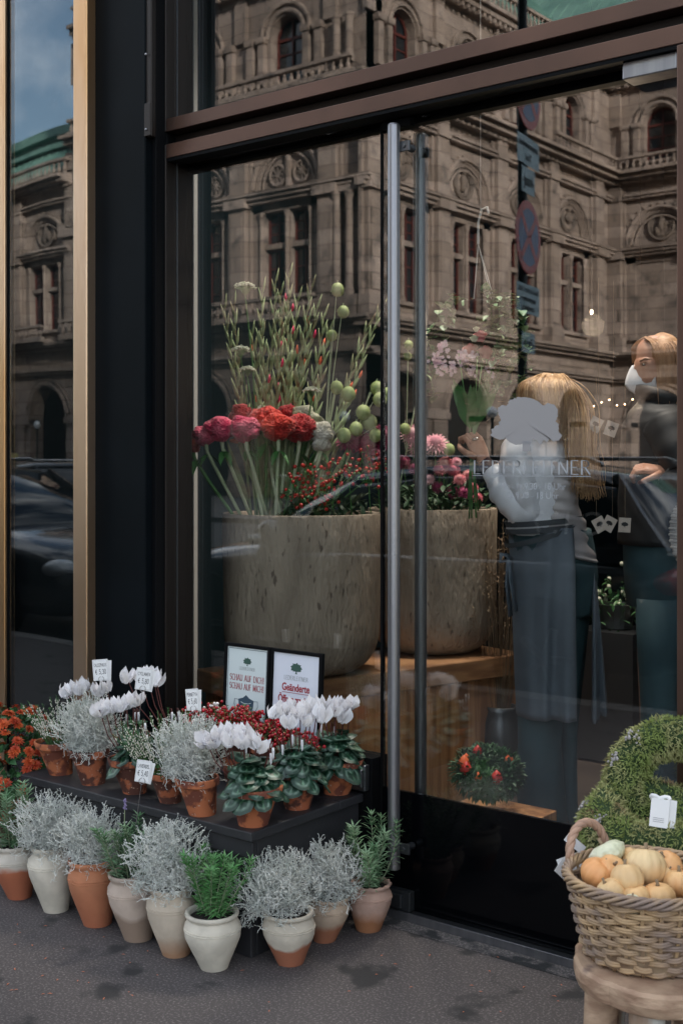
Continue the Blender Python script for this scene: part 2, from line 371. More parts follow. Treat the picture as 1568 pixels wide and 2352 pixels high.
# ================================================================ opera house across the street
M_sand = mat('weathered_sandstone', (.42, .335, .285), .85, c2=(.27, .215, .185), sc=.55, det=8, lo=.35, hi=.65, c3=(.12, .10, .09), sc3=1.7, lo3=.55, hi3=.75, bump=.4, bsc=5, obj=False, bdist=.05)
M_sandd = mat('dark_sandstone', (.20, .155, .125), .85, c2=(.12, .095, .08), sc=.8, det=8, bump=.4, bsc=6, obj=False, bdist=.05)
M_copper = mat('green_copper_roof', (.16, .30, .25), .6, c2=(.10, .21, .18), sc=.6, det=6, obj=False)
M_redfr = mat('red_brown_window_frame', (.10, .02, .014), .5)
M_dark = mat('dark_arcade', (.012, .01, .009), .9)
def stone_courses(m, w=1.6, h=.6):
    N = m.node_tree.nodes; L = m.node_tree.links; b = N['Principled BSDF']
    src = b.inputs['Base Color'].links[0].from_socket
    tc = N.new('ShaderNodeTexCoord'); sp = N.new('ShaderNodeSeparateXYZ'); ad = N.new('ShaderNodeMath'); ad.operation = 'ADD'; cb = N.new('ShaderNodeCombineXYZ')
    L.new(tc.outputs['Object'], sp.inputs[0]); L.new(sp.outputs[0], ad.inputs[0]); L.new(sp.outputs[1], ad.inputs[1]); L.new(ad.outputs[0], cb.inputs[0]); L.new(sp.outputs[2], cb.inputs[1])
    br = N.new('ShaderNodeTexBrick'); br.inputs['Scale'].default_value = 1; br.inputs['Brick Width'].default_value = w; br.inputs['Row Height'].default_value = h
    br.inputs['Mortar Size'].default_value = .02; br.inputs['Color1'].default_value = (1, 1, 1, 1); br.inputs['Color2'].default_value = (.68, .66, .63, 1); br.inputs['Mortar'].default_value = (.4, .37, .34, 1)
    L.new(cb.outputs[0], br.inputs[0])
    x = N.new('ShaderNodeMix'); x.data_type = 'RGBA'; x.blend_type = 'MULTIPLY'; x.inputs[0].default_value = 1
    L.new(src, x.inputs[6]); L.new(br.outputs[0], x.inputs[7]); L.new(x.outputs[2], b.inputs['Base Color'])
stone_courses(M_sand)
class Wall:                                   # frame of one facade: u along, w outwards, z up
    def __init__(s, o, du, nw, k=1): s.o = Vector(o); s.du = Vector(du); s.nw = Vector(nw); s.k = k
    def zz(s, z): return z if z < 7 else 7 + (z - 7) * s.k
    def P(s, u, w, z): return s.o + s.du * u + s.nw * w + Vector((0, 0, s.zz(z)))
    def box(s, b, u0, u1, w0, w1, z0, z1):
        vs = [s.P(u, w_, z) for z in (z0, z1) for w_ in (w0, w1) for u in (u0, u1)]
        b.add(vs, [(0, 2, 3, 1), (4, 5, 7, 6), (0, 1, 5, 4), (2, 6, 7, 3), (0, 4, 6, 2), (1, 3, 7, 5)])
    def ring(s, b, uc, zc, r, tr, w0, a0=0, a1=math.pi, n=20):
        pts = [s.P(uc + r * math.cos(a0 + (a1 - a0) * i / n), w0, zc + r * math.sin(a0 + (a1 - a0) * i / n)) for i in range(n + 1)]
        b.tube(pts, tr, 6)
    def arch(s, b, u0, u1, z0, z1, uc, r, zs, w0, dep, n=18):   # wall panel with an arched opening, reveal included
        k = []
        for i in range(n + 1):
            a = math.pi * i / n; k.append((uc - r * math.cos(a), zs + r * math.sin(a)))
        inn = [(uc - r, z0)] + k + [(uc + r, z0)]
        out = []
        for (u, z) in inn:
            if z <= z0: out.append((u0 if u < uc else u1, z0)); continue
            a = math.atan2(z - zs, u - uc)
            c_, s_ = math.cos(a), math.sin(a)
            t = min((u1 - uc) / c_ if c_ > 1e-6 else 1e9, (u0 - uc) / c_ if c_ < -1e-6 else 1e9, (z1 - zs) / s_ if s_ > 1e-6 else 1e9)
            out.append((uc + c_ * t, zs + s_ * t))
        # corners
        m = len(inn)
        vs = [s.P(u, w0, z) for u, z in inn] + [s.P(u, w0, z) for u, z in out] + [s.P(u, w0 - dep, z) for u, z in inn]
        fs = [(i, i + 1, m + i + 1, m + i) for i in range(m - 1)] + [(i, 2 * m + i, 2 * m + i + 1, i + 1) for i in range(m - 1)]
        b.add(vs, fs)
        for uu in (u0, u1):
            pr = [out[i] for i in range(m)]
            for i in range(m - 1):
                p, q = pr[i], pr[i + 1]
                if (abs(p[0] - uu) < 1e-4) != (abs(q[0] - uu) < 1e-4) and max(p[1], q[1]) > z1 - 1e-3 and min(p[1], q[1]) < z1 - 1e-3:
                    b.add([s.P(*[p[0], w0, p[1]]), s.P(*[q[0], w0, q[1]]), s.P(uu, w0, z1)], [(0, 1, 2)])
        return k
op = thing('opera_house', 'ornate sandstone opera house with arcades and green copper roof, mirrored in the shop glass', 'building')
WA = Wall((-27, -32.8, 0), (-1, 0, 0), (0, 1, 0))          # faces the shop, u runs to -x
WA2 = Wall((-27, -32.8, 0), (-1, 0, 0), (0, 1, 0), .82)   # the lower side wing
WB = Wall((-27, -32.8, 0), (0, -1, 0), (1, 0, 0))          # recedes from the street
WC = Wall((-27, -53.2, 0), (1, 0, 0), (0, 1, 0))
def window(Wl, uc, hw, z0, z1, arch_r=0, depth=.45, mull=.1, trans=None, n=14):
    f = MB(); g = MB()
    w0 = -depth
    top = z1
    Wl.box(g, uc - hw, uc + hw, w0 - .10, w0 - .06, z0, z1 + (arch_r if arch_r else 0))
    t = .06
    Wl.box(f, uc - hw, uc - hw + t, w0 - .05, w0 + .03, z0, z1); Wl.box(f, uc + hw - t, uc + hw, w0 - .05, w0 + .03, z0, z1)
    Wl.box(f, uc - hw + t, uc + hw - t, w0 - .05, w0 + .03, z0, z0 + t); Wl.box(f, uc - t / 2, uc + t / 2, w0 - .05, w0 + .04, z0 + t, z1 + arch_r * .95)
    if arch_r:
        Wl.ring(f, uc, z1, hw - .04, .05, w0, n=n); Wl.box(f, uc - hw + t, uc + hw - t, w0 - .05, w0 + .02, z1 - .06, z1 + .04)
    else:
        Wl.box(f, uc - hw + t, uc + hw - t, w0 - .05, w0 + .03, z1 - t, z1)
    k = 3
    for i in range(1, k):
        zz = z0 + (z1 - z0) * i / k; Wl.box(f, uc - hw + t, uc + hw - t, w0 - .052, w0 + .0, zz - .025, zz + .025)
    o = f.build('window', M_redfr, op); g.build('pane', M_winglass, o); return o
def medallion(Wl, uc, zc, r, w):
    b = MB(); Wl.ring(b, uc, zc, r, .09, w, 0, 2 * math.pi, 24); Wl.ring(b, uc, zc, r * .78, .04, w, 0, 2 * math.pi, 24)
    rnd = random.Random(int(uc * 10) & 1023)
    c = Wl.P(uc, w, zc); 
    for k in range(7):                       # a small relief figure
        a = rnd.uniform(0, 6.28); q = rnd.uniform(.05, .5) * r
        b.ball(Wl.P(uc + math.cos(a) * q, w + .02, zc + math.sin(a) * q), (.16, .12, .22) if k % 2 else (.12, .1, .12), 8, 6)
    b.ball(Wl.P(uc, w + .03, zc + .05), (.16, .14, .3), 8, 6); b.ball(Wl.P(uc, w + .04, zc + .42), .12, 8, 6)
    b.build('medallion', M_sandd, op, smooth=True)
def bal(Wl, b, u0, u1, w, z0, z1, step=.34):
    Wl.box(b, u0, u1, w - .12, w + .12, z0, z0 + .12); Wl.box(b, u0, u1, w - .13, w + .13, z1 - .13, z1)
    n = max(1, int((u1 - u0) / step))
    for i in range(n):
        u = u0 + (i + .5) * (u1 - u0) / n; p = Wl.P(u, w, 0); h = z1 - z0 - .25
        b.lathe([(r_, Wl.zz(z_)) for r_, z_ in ((.05, z0 + .12), (.09, z0 + .12 + h * .3), (.04, z0 + .12 + h * .7), (.07, z1 - .13))], 6, (p.x, p.y, 0), close=False)
def bay(Wl, wb, mb_, uc, Wd, kind=0, upper=True, first=False):
    u0, u1 = uc - Wd / 2, uc + Wd / 2; h = Wd / 2
    # arcade
    Wl.arch(wb, u0, u1, -.13, 5.4, uc, 1.5, 3.4, 0, 1.0)
    Wl.ring(mb_, uc, 3.4, 1.62, .10, .03); Wl.ring(mb_, uc, 3.4, 1.86, .05, .03)
    for s_ in (-1, 1):
        Wl.box(mb_, uc + s_ * 1.5 - (0 if s_ > 0 else .0), uc + s_ * (h), -.9, .14, 3.15, 3.42)
        Wl.box(mb_, uc + s_ * 1.62, uc + s_ * (h), .0, .08, 3.42, 3.5)
        Wl.box(mb_, uc + s_ * 1.56, uc + s_ * (h), -.5, .16, -.13, .75)
    # window storey
    zt = 11.45
    Wl.box(wb, u0, u1, -.8, 0, 5.4, 7.6)
    for s_ in (-1, 1): Wl.box(wb, uc + s_ * 1.25, uc + s_ * h, -.8, 0, 7.6, 11.6)
    Wl.box(wb, uc - .14, uc + .14, -.6, -.12, 7.6, 11.6)
    Wl.box(mb_, uc - 1.25, uc + 1.25, -.55, -.16, 9.85, 10.05)
    Wl.box(wb, u0, u1, -.8, 0, 11.3, 12.0)
    if kind == 2:
        Wl.box(wb, uc - 1.25, uc + 1.25, -.6, -.1, 7.6, 11.3)
    else:
        for s_ in (-1, 1):
            window(Wl, uc + s_ * .69, .54, 7.62, 9.84, 0, .4); window(Wl, uc + s_ * .69, .54, 10.06, 11.28, 0, .4)
        for s_ in (-1, 0, 1):
            p = Wl.P(uc + s_ * 1.27, .02 if s_ else -.06, 0)
            mb_.lathe([(r_, Wl.zz(z_)) for r_, z_ in ((.13, 7.6), (.13, 7.8), (.09, 7.85), (.085, 11.0), (.11, 11.05), (.16, 11.28))], 8, (p.x, p.y, 0), close=False)
    # tympanum arch
    Wl.arch(wb, u0, u1, 12.0, 14.4, uc, 1.55, 12.25, 0, .28)
    Wl.box(wb, u0, u1, -.8, -.26, 12.0, 14.4)
    for r_, t_ in ((1.72, .09), (1.5, .06), (1.3, .05)): Wl.ring(mb_, uc, 12.25, r_, t_, .05 if r_ > 1.6 else -.1)
    for i in range(15):
        a = math.pi * (i + .5) / 15; mb_.ball(Wl.P(uc + 1.9 * math.cos(a), .03, 12.25 + 1.9 * math.sin(a)), .07, 5, 4)
    if kind == 1:
        for s_ in (-1, 1):
            Wl.ring(mb_, uc + s_ * .62, 12.75, .4, .06, -.2, 0, 6.283, 18)
            for k in range(8):
                a = k * math.pi / 4; mb_.tube([Wl.P(uc + s_ * .62, -.2, 12.75), Wl.P(uc + s_ * .62 + .38 * math.cos(a), -.2, 12.75 + .38 * math.sin(a))], .03, 4)
        Wl.box(mb_, uc - .07, uc + .07, -.26, -.05, 12.1, 13.7)
    else: medallion(Wl, uc, 13.05, .66, -.2)
    # spandrel panels
    for s_ in (-1, 1):
        Wl.box(mb_, uc + s_ * 1.95 - .28, uc + s_ * 1.95 + .28, .0, .05, 14.12, 14.2)
    # plinth panel under window
    Wl.box(mb_, uc - 1.3, uc + 1.3, .0, .09, 7.0, 7.1); Wl.box(mb_, uc - 1.2, uc + 1.2, 0, .05, 5.95, 6.05); Wl.box(mb_, uc - 1.2, uc + 1.2, 0, .05, 6.3, 6.36)
    Wl.box(mb_, uc - 1.45, uc + 1.45, .0, .22, 7.45, 7.6)
    # pilaster between bays
    for uu in (u1,) if first is False else (u0, u1):
        Wl.box(mb_, uu - .42, uu + .42, .0, .38, 7.0, 11.5); Wl.box(mb_, uu - .42, uu + .42, .0, .34, 12.05, 15.2); Wl.box(mb_, uu - .55, uu + .55, .0, .14, 7.0, 15.2); Wl.box(mb_, uu - .46, uu + .46, .0, .42, 14.4, 14.7)
        Wl.box(mb_, uu - .58, uu + .58, .0, .52, 6.86, 7.6); Wl.box(mb_, uu - .58, uu + .58, .0, .56, 11.5, 12.08)
        Wl.box(mb_, uu - .3, uu + .3, .38, .42, 7.8, 11.2); Wl.box(mb_, uu - .34, uu + .34, .0, .12, .8, 3.1)
    Wl.box(wb, u0, u1, -.8, 0, 14.4, 16.3)
    if upper:
        Wl.arch(wb, u0, u1, 16.3, 20.0, uc, .8, 18.1, 0, .5)
        window(Wl, uc, .8, 16.32, 18.1, .8, .42)
        for r_ in (.95, 1.25): Wl.ring(mb_, uc, 18.1, r_, .09, .05)
        for s_ in (-1, 1):
            for q, wq in ((1.15, .14), (1.75, .16)):
                Wl.box(mb_, uc + s_ * q - wq, uc + s_ * q + wq, .0, .22, 16.3, 18.1); Wl.box(mb_, uc + s_ * q - wq - .07, uc + s_ * q + wq + .07, .0, .3, 17.95, 18.2)
            if s_ > 0 or first: Wl.box(mb_, uc + s_ * h - .3, uc + s_ * h + .3, .0, .18, 18.2, 20.0)
        Wl.box(mb_, uc - .7, uc + .7, .0, .1, 15.95, 16.2)
        Wl.box(wb, u0, u1, -.8, 0, 20.0, 20.6)
def cornices(Wl, b, u0, u1, up=True):
    for z0, z1, w_ in ((5.42, 5.55, .3), (5.55, 5.68, .45), (6.45, 6.6, .4), (6.6, 6.72, .65), (6.72, 6.84, .8), (11.6, 11.75, .36), (11.75, 11.9, .5), (11.9, 12.02, .62),
                       (14.45, 14.58, .3), (14.58, 14.68, .4), (15.25, 15.4, .45), (15.4, 15.6, .8), (15.6, 15.75, 1.05)) + (((20.05, 20.2, .3), (20.2, 20.45, .55), (20.45, 20.6, .75)) if up else ()):
        Wl.box(b, u0, u1, -.1, w_, z0, z1)
    for zc, ww in ((15.30, .5),) + (((20.1, .5),) if up else ()):
        n = int((u1 - u0) / .42)
        for i in range(n):
            u = u0 + (i + .5) * (u1 - u0) / n; Wl.box(b, u - .09, u + .09, .3, ww, zc - .1, zc + .1)
BW = 4.6
wb = MB(); mo = MB()
cA = [3.9 + 4.6 * i for i in range(6)]
for i, uc in enumerate(cA): bay(WA if i < 3 else WA2, wb, mo, uc, BW, 1 if i in (0, 1, 2, 4) else 0, upper=i < 3, first=i == 0)
WA.box(wb, 0, 1.6, -1.0, 0, -.13, 20.6)
for uu in (.55, 1.15):
    p = WA.P(uu, .3, 0)
    for za, zb in ((7.6, 11.5), (16.3, 18.1)): mo.lathe([(.2, za), (.2, za + .2), (.15, za + .3), (.13, zb - .3), (.24, zb)], 10, (p.x, p.y, 0), close=False)
WA.box(mo, .1, 1.6, .0, .5, 6.86, 7.6); WA.box(mo, .1, 1.6, .0, .45, 11.5, 12.05); WA.box(mo, .2, 1.5, 0, .18, .0, 6.4)
cornices(WA, mo, -.6, 15.4); cornices(WA2, mo, 15.42, 29.2, False)
cB = [.9 + 4.62 * i + 1.5 for i in range(4)]
for uc in cB: bay(WB, wb, mo, uc, 4.62, 0, first=uc == cB[0])
WB.box(wb, .006, cB[0] - 2.31, -1, 0, -.13, 20.6); WB.box(wb, cB[-1] + 2.31, 20.4, -1, 0, -.13, 20.6)
cornices(WB, mo, -.6, 20.4)
cC = [2.6 + 4.6 * i for i in range(4)]
for i, uc in enumerate(cC): bay(WC, wb, mo, uc, BW, 2 if i == 0 else 0, first=i == 0)
WC.box(wb, 0, .3, -1, 0, -.13, 20.6); WC.box(wb, cC[-1] + 2.3, cC[-1] + 3, -1, 0, -.13, 20.6); cornices(WC, mo, .0, cC[-1] + 3)
wb.build('wall', M_sand, op); mo.build('mouldings', M_sand, op)
# dark space behind the arcades and inside
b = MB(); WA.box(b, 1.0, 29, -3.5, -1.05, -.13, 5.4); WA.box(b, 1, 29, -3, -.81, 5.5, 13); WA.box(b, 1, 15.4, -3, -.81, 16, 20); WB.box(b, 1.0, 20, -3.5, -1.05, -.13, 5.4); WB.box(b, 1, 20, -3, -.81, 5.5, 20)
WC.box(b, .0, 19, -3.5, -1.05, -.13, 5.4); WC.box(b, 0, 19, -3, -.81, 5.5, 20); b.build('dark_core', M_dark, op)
# balustrades and balconies
b = MB(); WA.box(b, 1.7, 15.3, 0, 1.15, 6.86, 6.98); bal(WA, b, 1.7, 15.3, 1.0, 6.98, 7.75); b.build('balcony', M_sand, op)
b = MB(); WA.box(b, 16.6, 29, 0, 1.15, 6.86, 6.98); bal(WA2, b, 16.6, 29, 1.0, 6.98, 7.75); b.build('balcony', M_sand, op)
b = MB(); bal(WA2, b, 15.45, 29.2, .5, 15.76, 16.7); b.build('roof_balustrade', M_sand, op)
b = MB(); WA.box(b, .2, 15.3, 0, .85, 15.76, 15.84); bal(WA, b, .2, 15.3, .6, 15.84, 16.5); b.build('balcony', M_sand, op)
b = MB(); bal(WC, b, .3, 19, .6, 15.76, 16.5); bal(WB, b, 13.5, 19.9, .6, 15.76, 16.5); b.build('balcony', M_sand, op)
b = MB(); bal(WB, b, 0, 20.4, .4, 20.62, 21.5); bal(WA, b, 0, 15.4, .4, 20.62, 21.5); bal(WC, b, 0, 19, .4, 20.62, 21.5); b.build('roof_balustrade', M_sand, op)
# copper roofs with standing seams
def slope(Wl, b, u0, u1, w0, z0, w1, z1, seam=.8):
    b.add([Wl.P(u0, w0, z0), Wl.P(u1, w0, z0), Wl.P(u1, w1, z1), Wl.P(u0, w1, z1)], [(0, 1, 2, 3)])
    n = int((u1 - u0) / seam)
    for i in range(n + 1):
        u = u0 + i * (u1 - u0) / n; b.tube([Wl.P(u, w0, z0 + .05), Wl.P(u, w1, z1 + .05)], .06, 4)
b = MB(); slope(WB, b, -.5, 34, -.3, 20.7, -13, 33); slope(WA, b, 0, 15.4, -.3, 20.7, -5, 25.5); slope(WC, b, -14, 19, -.3, 20.7, -13, 33)
WA.box(b, .5, 15.4, -12, -.9, 15, 20.55); b.build('roof', M_copper, op)
b = MB(); slope(WA2, b, 15.42, 30, -.2, 15.8, -1.6, 18.3, .6); slope(WA2, b, 15.42, 30, -1.7, 18.4, -6, 19.3, .6); WA2.box(b, 15.42, 30, -2.2, -1.2, 18.2, 18.45)
WA2.box(b, 18.6, 25.5, -6, -3, 18.0, 19.6); WA2.box(b, 18.2, 25.9, -6.4, -2.6, 19.6, 20.1); b.build('mansard_roof', M_copper, op)
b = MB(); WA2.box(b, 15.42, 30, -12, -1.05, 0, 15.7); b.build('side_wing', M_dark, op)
# ================================================================ plants and pots outside
def unit(px):
    d = ray(px); return Vector((d.x, d.y, 0)).normalized()
def pot_mat(name, white, terra, lo=.42, hi=.58, sc=2.2, thr=None, rough=.85):
    m = mat(name, white, rough, c2=tuple(x * .82 for x in white), sc=14, det=6, bump=.35, bsc=70, bdist=.004)
    if thr is not None:                      # bare clay below a wavering line
        N = m.node_tree.nodes; L = m.node_tree.links; b = N['Principled BSDF']; src = b.inputs['Base Color'].links[0].from_socket
        tc = N.new('ShaderNodeTexCoord'); sp = N.new('ShaderNodeSeparateXYZ'); nz = N.new('ShaderNodeTexNoise'); nz.inputs['Scale'].default_value = 9; nz.inputs['Detail'].default_value = 3
        oi = N.new('ShaderNodeObjectInfo'); av = N.new('ShaderNodeVectorMath'); L.new(tc.outputs['Object'], av.inputs[0]); L.new(oi.outputs['Random'], av.inputs[1])
        mu = N.new('ShaderNodeMath'); mu.operation = 'MULTIPLY_ADD'; mu.inputs[1].default_value = .09; ad = N.new('ShaderNodeMath'); ad.operation = 'SUBTRACT'
        L.new(tc.outputs['Object'], sp.inputs[0]); L.new(av.outputs[0], nz.inputs[0]); L.new(nz.outputs[0], mu.inputs[0]); L.new(sp.outputs[2], mu.inputs[2])
        mr = N.new('ShaderNodeMapRange'); mr.inputs[1].default_value = thr[0] + .045 - thr[1]; mr.inputs[2].default_value = thr[0] + .045 + thr[1]; mr.inputs[3].default_value = 1; mr.inputs[4].default_value = 0
        L.new(mu.outputs[0], mr.inputs[0])
        x = N.new('ShaderNodeMix'); x.data_type = 'RGBA'; L.new(mr.outputs[0], x.inputs[0]); L.new(src, x.inputs[6]); x.inputs[7].default_value = (*terra, 1); L.new(x.outputs[2], b.inputs['Base Color'])
    return m
TER = (.36, .12, .055)
M_pots = dict(
    white=pot_mat('limewashed_clay', (.60, .55, .46), TER), cream=pot_mat('cream_clay', (.57, .48, .38), (.34, .19, .11), thr=(.035, .03)),
    half=pot_mat('half_glazed_clay', (.56, .50, .41), (.33, .12, .065), thr=(.055, .006)), red=pot_mat('orange_clay', (.50, .20, .10), (.36, .12, .06), thr=(.07, .06)),
    rosy=pot_mat('rosy_clay', (.50, .33, .26), (.30, .13, .06), thr=(.05, .02)), stain=pot_mat('stained_clay', (.50, .40, .33), (.28, .20, .15), thr=(.07, .012)),
    band=pot_mat('banded_clay', (.55, .50, .43), (.38, .12, .06), thr=(.105, .008)))
M_terra = mat('mossy_terracotta', (.36, .105, .045), .8, c2=(.085, .028, .018), sc=24, det=3, lo=.42, hi=.50, c3=(.40, .26, .20), sc3=95, lo3=.64, hi3=.69, bump=.3, bsc=50, bdist=.003)
M_terra2 = mat('bright_terracotta', (.42, .13, .052), .8, c2=(.15, .042, .024), sc=24, det=4, lo=.47, hi=.55, c3=(.45, .32, .25), sc3=85, lo3=.64, hi3=.70, bump=.3, bsc=50, bdist=.003)
M_soil = mat('dark_potting_soil', (.014, .010, .008), .95, bump=1, bsc=90)
M_silver = mat('silver_foliage', (.72, .73, .69), .75, c2=(.50, .53, .49), sc=18, trans=.15)
M_lav = mat('lavender_foliage', (.075, .175, .075), .65, c2=(.19, .29, .17), sc=22, trans=.2)
M_lavd = mat('bright_lavender_foliage', (.07, .24, .06), .6, c2=(.16, .32, .13), sc=22, trans=.2)
M_stemw = mat('grey_green_stem', (.25, .30, .18), .7)
M_cleaf = mat('cyclamen_leaf', (1, 1, 1), .42, attr=True, c2=(.55, .62, .55), sc=30)
M_cpet = mat('white_petal', (.80, .79, .81), .5, trans=.25)
M_cstem = mat('dark_red_stem', (.09, .022, .018), .5)
M_heath = mat('heather_green', (.035, .11, .025), .7)
M_heathw = mat('heather_white_bells', (.66, .62, .54), .6)
M_berry = mat('red_berry', (.42, .006, .018), .25, c2=(.30, .004, .012), sc=20)
M_berryw = mat('white_berry', (.72, .68, .66), .3)
M_smleaf = mat('small_green_leaf', (.06, .13, .03), .6, c2=(.16, .10, .03), sc=40)
M_mum = mat('orange_mum_petal', (.62, .115, .025), .6, c2=(.42, .05, .02), sc=30, trans=.15)
M_mumc = mat('mum_centre', (.55, .20, .03), .7)
M_green = mat('mid_green_leaf', (.035, .11, .04), .55, c2=(.05, .15, .045), sc=15)
def ground_pot(root, h, rim, belly, base, m, shear, wavy=False):
    b = MB(); R_ = rim; n = 40
    prof = [(base, 0), (base + (belly - base) * .28, h * .17), (base + (belly - base) * .62, h * .36), (belly * .97, h * .55), (belly, h * .68), (belly * .965, h * .79), (R_ * .93, h * .87),
            (R_ * .92, h * .90), (R_ * 1.0, h * .93), (R_ * 1.03, h * .965), (R_ * 1.0, h), (R_ * .93, h * 1.003), (R_ * .86, h * .985), (R_ * .84, h * .88), (R_ * .5, h * .86)]
    vs0 = len(b.v); b.lathe(prof, n, (0, 0, 0), shear, .02)
    if wavy:
        for i in range(len(b.v)):
            k, j = divmod(i, n)
            if 8 <= k <= 12:
                x, y, z = b.v[i]; a = 2 * math.pi * j / n; b.v[i] = (x * (1 + .035 * math.sin(a * 13)), y * (1 + .035 * math.sin(a * 13)), z + .002 * math.sin(a * 13 + 1))
    for z_ in (.70, .735):                    # thrown rings
        r_ = belly * (1.0 if z_ < .72 else .985); b.lathe([(r_ * .99, h * z_ - .001), (r_ + .0015, h * z_), (r_ * .99, h * z_ + .001)], n, (0, 0, 0), shear, close=False)
    o = b.build('pot', m, root, smooth=True, ang=60)
    s = MB(); s.lathe([(R_ * .86, h * .90), (R_ * .4, h * .93), (.001, h * .935)], 20, (0, 0, 0), shear, .05, close=False); s.build('soil', M_soil, root)
    return o
def flower_pot(root, h, rt, rb, m, shear):   # tapered pot with a thick rim band
    b = MB(); p = [(rb, 0), (rb + (rt * .90 - rb) * .72 / .8 * .8, h * .72), (rt * .90, h * .80), (rt * .965, h * .81), (rt, h * .98), (rt * .985, h), (rt * .90, h), (rt * .88, h * .86), (rt * .4, h * .85)]
    b.lathe(p, 40, (0, 0, 0), shear, .015); b.build('pot', m, root, smooth=True, ang=50)
    s = MB(); s.lathe([(rt * .9, h * .88), (rt * .4, h * .9), (.001, h * .91)], 20, (0, 0, 0), shear, .05, close=False); s.build('soil', M_soil, root)
def wiry(seed, Rr, H, nb=420, r=.00095, low=.25, squash=1.0):
    rnd = random.Random(seed); b = MB()
    def walk(p, d, n, st, r0, up, tw):
        pts = [p.copy()]
        for k in range(n):
            d = (d + Vector((rnd.gauss(0, tw), rnd.gauss(0, tw), rnd.gauss(0, tw) + up))).normalized(); p = p + d * st; pts.append(p.copy())
        b.tube(pts, [r0 * (1 - .35 * i / n) for i in range(n + 1)], 3, cap=False); return pts, d
    for i in range(nb):
        a = rnd.uniform(0, 6.283); el = rnd.uniform(-.15, 1.45); q = rnd.random() ** .5 * (.92 + .55 * noise.noise(Vector((math.cos(a) * 1.6, math.sin(a) * 1.6, el * 1.6 + seed * 5))))
        dr = Vector((math.cos(a) * math.cos(el), math.sin(a) * math.cos(el), math.sin(el)))
        p = Vector((dr.x * Rr * q * .82, dr.y * Rr * q * .82, max(.0, H * low * .6 + dr.z * H * q * .74)))
        d = (dr + Vector((rnd.gauss(0, .7), rnd.gauss(0, .7), rnd.gauss(0, .5)))).normalized()
        pts, d2 = walk(p, d, 7, .0078, r * rnd.uniform(.8, 1.3), .05, .62)
        for k in (2, 3, 4, 5):
            if rnd.random() < .75:
                walk(pts[k], Vector((rnd.gauss(0, 1), rnd.gauss(0, 1), rnd.gauss(.3, 1))).normalized(), 3, .006, r * .85, .1, .5)
    for i in range(int(nb * .22)):             # upright tips with short side nubs
        a = rnd.uniform(0, 6.283); q = rnd.random() ** .5 * .95; zz = math.sqrt(max(0, 1 - q * q))
        p = Vector((math.cos(a) * Rr * q, math.sin(a) * Rr * q, H * low * .5 + zz * H * .80)); d = Vector((math.cos(a) * q, math.sin(a) * q, .8)).normalized()
        pts, d2 = walk(p, d, 6, rnd.uniform(.005, .0105), r * 1.2, .1, .3)
        for k in range(2, 7):
            for _ in range(2):
                e = (d2 + Vector((rnd.gauss(0, .9), rnd.gauss(0, .9), rnd.gauss(0, .9)))).normalized(); b.tube([pts[k], pts[k] + e * .005], r * .9, 3, cap=False)
    return b
def lavender(seed, H, spread, n=9, base=.03, leaf=.038):
    rnd = random.Random(seed); b = MB(); s = MB()
    for i in range(n):
        a = 6.283 * i / n + rnd.uniform(-.3, .3); q = rnd.uniform(.15, 1); l = H * rnd.uniform(.7, 1.08); p = Vector((math.cos(a) * base * q, math.sin(a) * base * q, 0))
        d = Vector((math.cos(a) * spread * q, math.sin(a) * spread * q, 1)).normalized(); pts = [p.copy()]; m = 14
        for k in range(m):
            d = (d + Vector((rnd.gauss(0, .05), rnd.gauss(0, .05), .035))).normalized(); p = p + d * (l / m); pts.append(p.copy())
        s.tube(pts, [.0016 - .0007 * k / m for k in range(m + 1)], 4, cap=False)
        for k in range(1, m + 1):
            f = k / m; nl = 4 if f < .85 else 7
            for j in range(nl):
                aa = k * 1.57 + 6.283 * j / nl + rnd.uniform(-.3, .3); o = Vector((math.cos(aa), math.sin(aa), 0)); up = .1 + f * .75
                ld = (o + d * up + Vector((0, 0, rnd.gauss(0, .15)))).normalized()
                b.leaf(pts[k], ld, d, leaf * rnd.uniform(.7, 1.15) * (1.0 if f < .8 else .8), .0056, rnd.uniform(-.1, .35), 3)
    return b, s
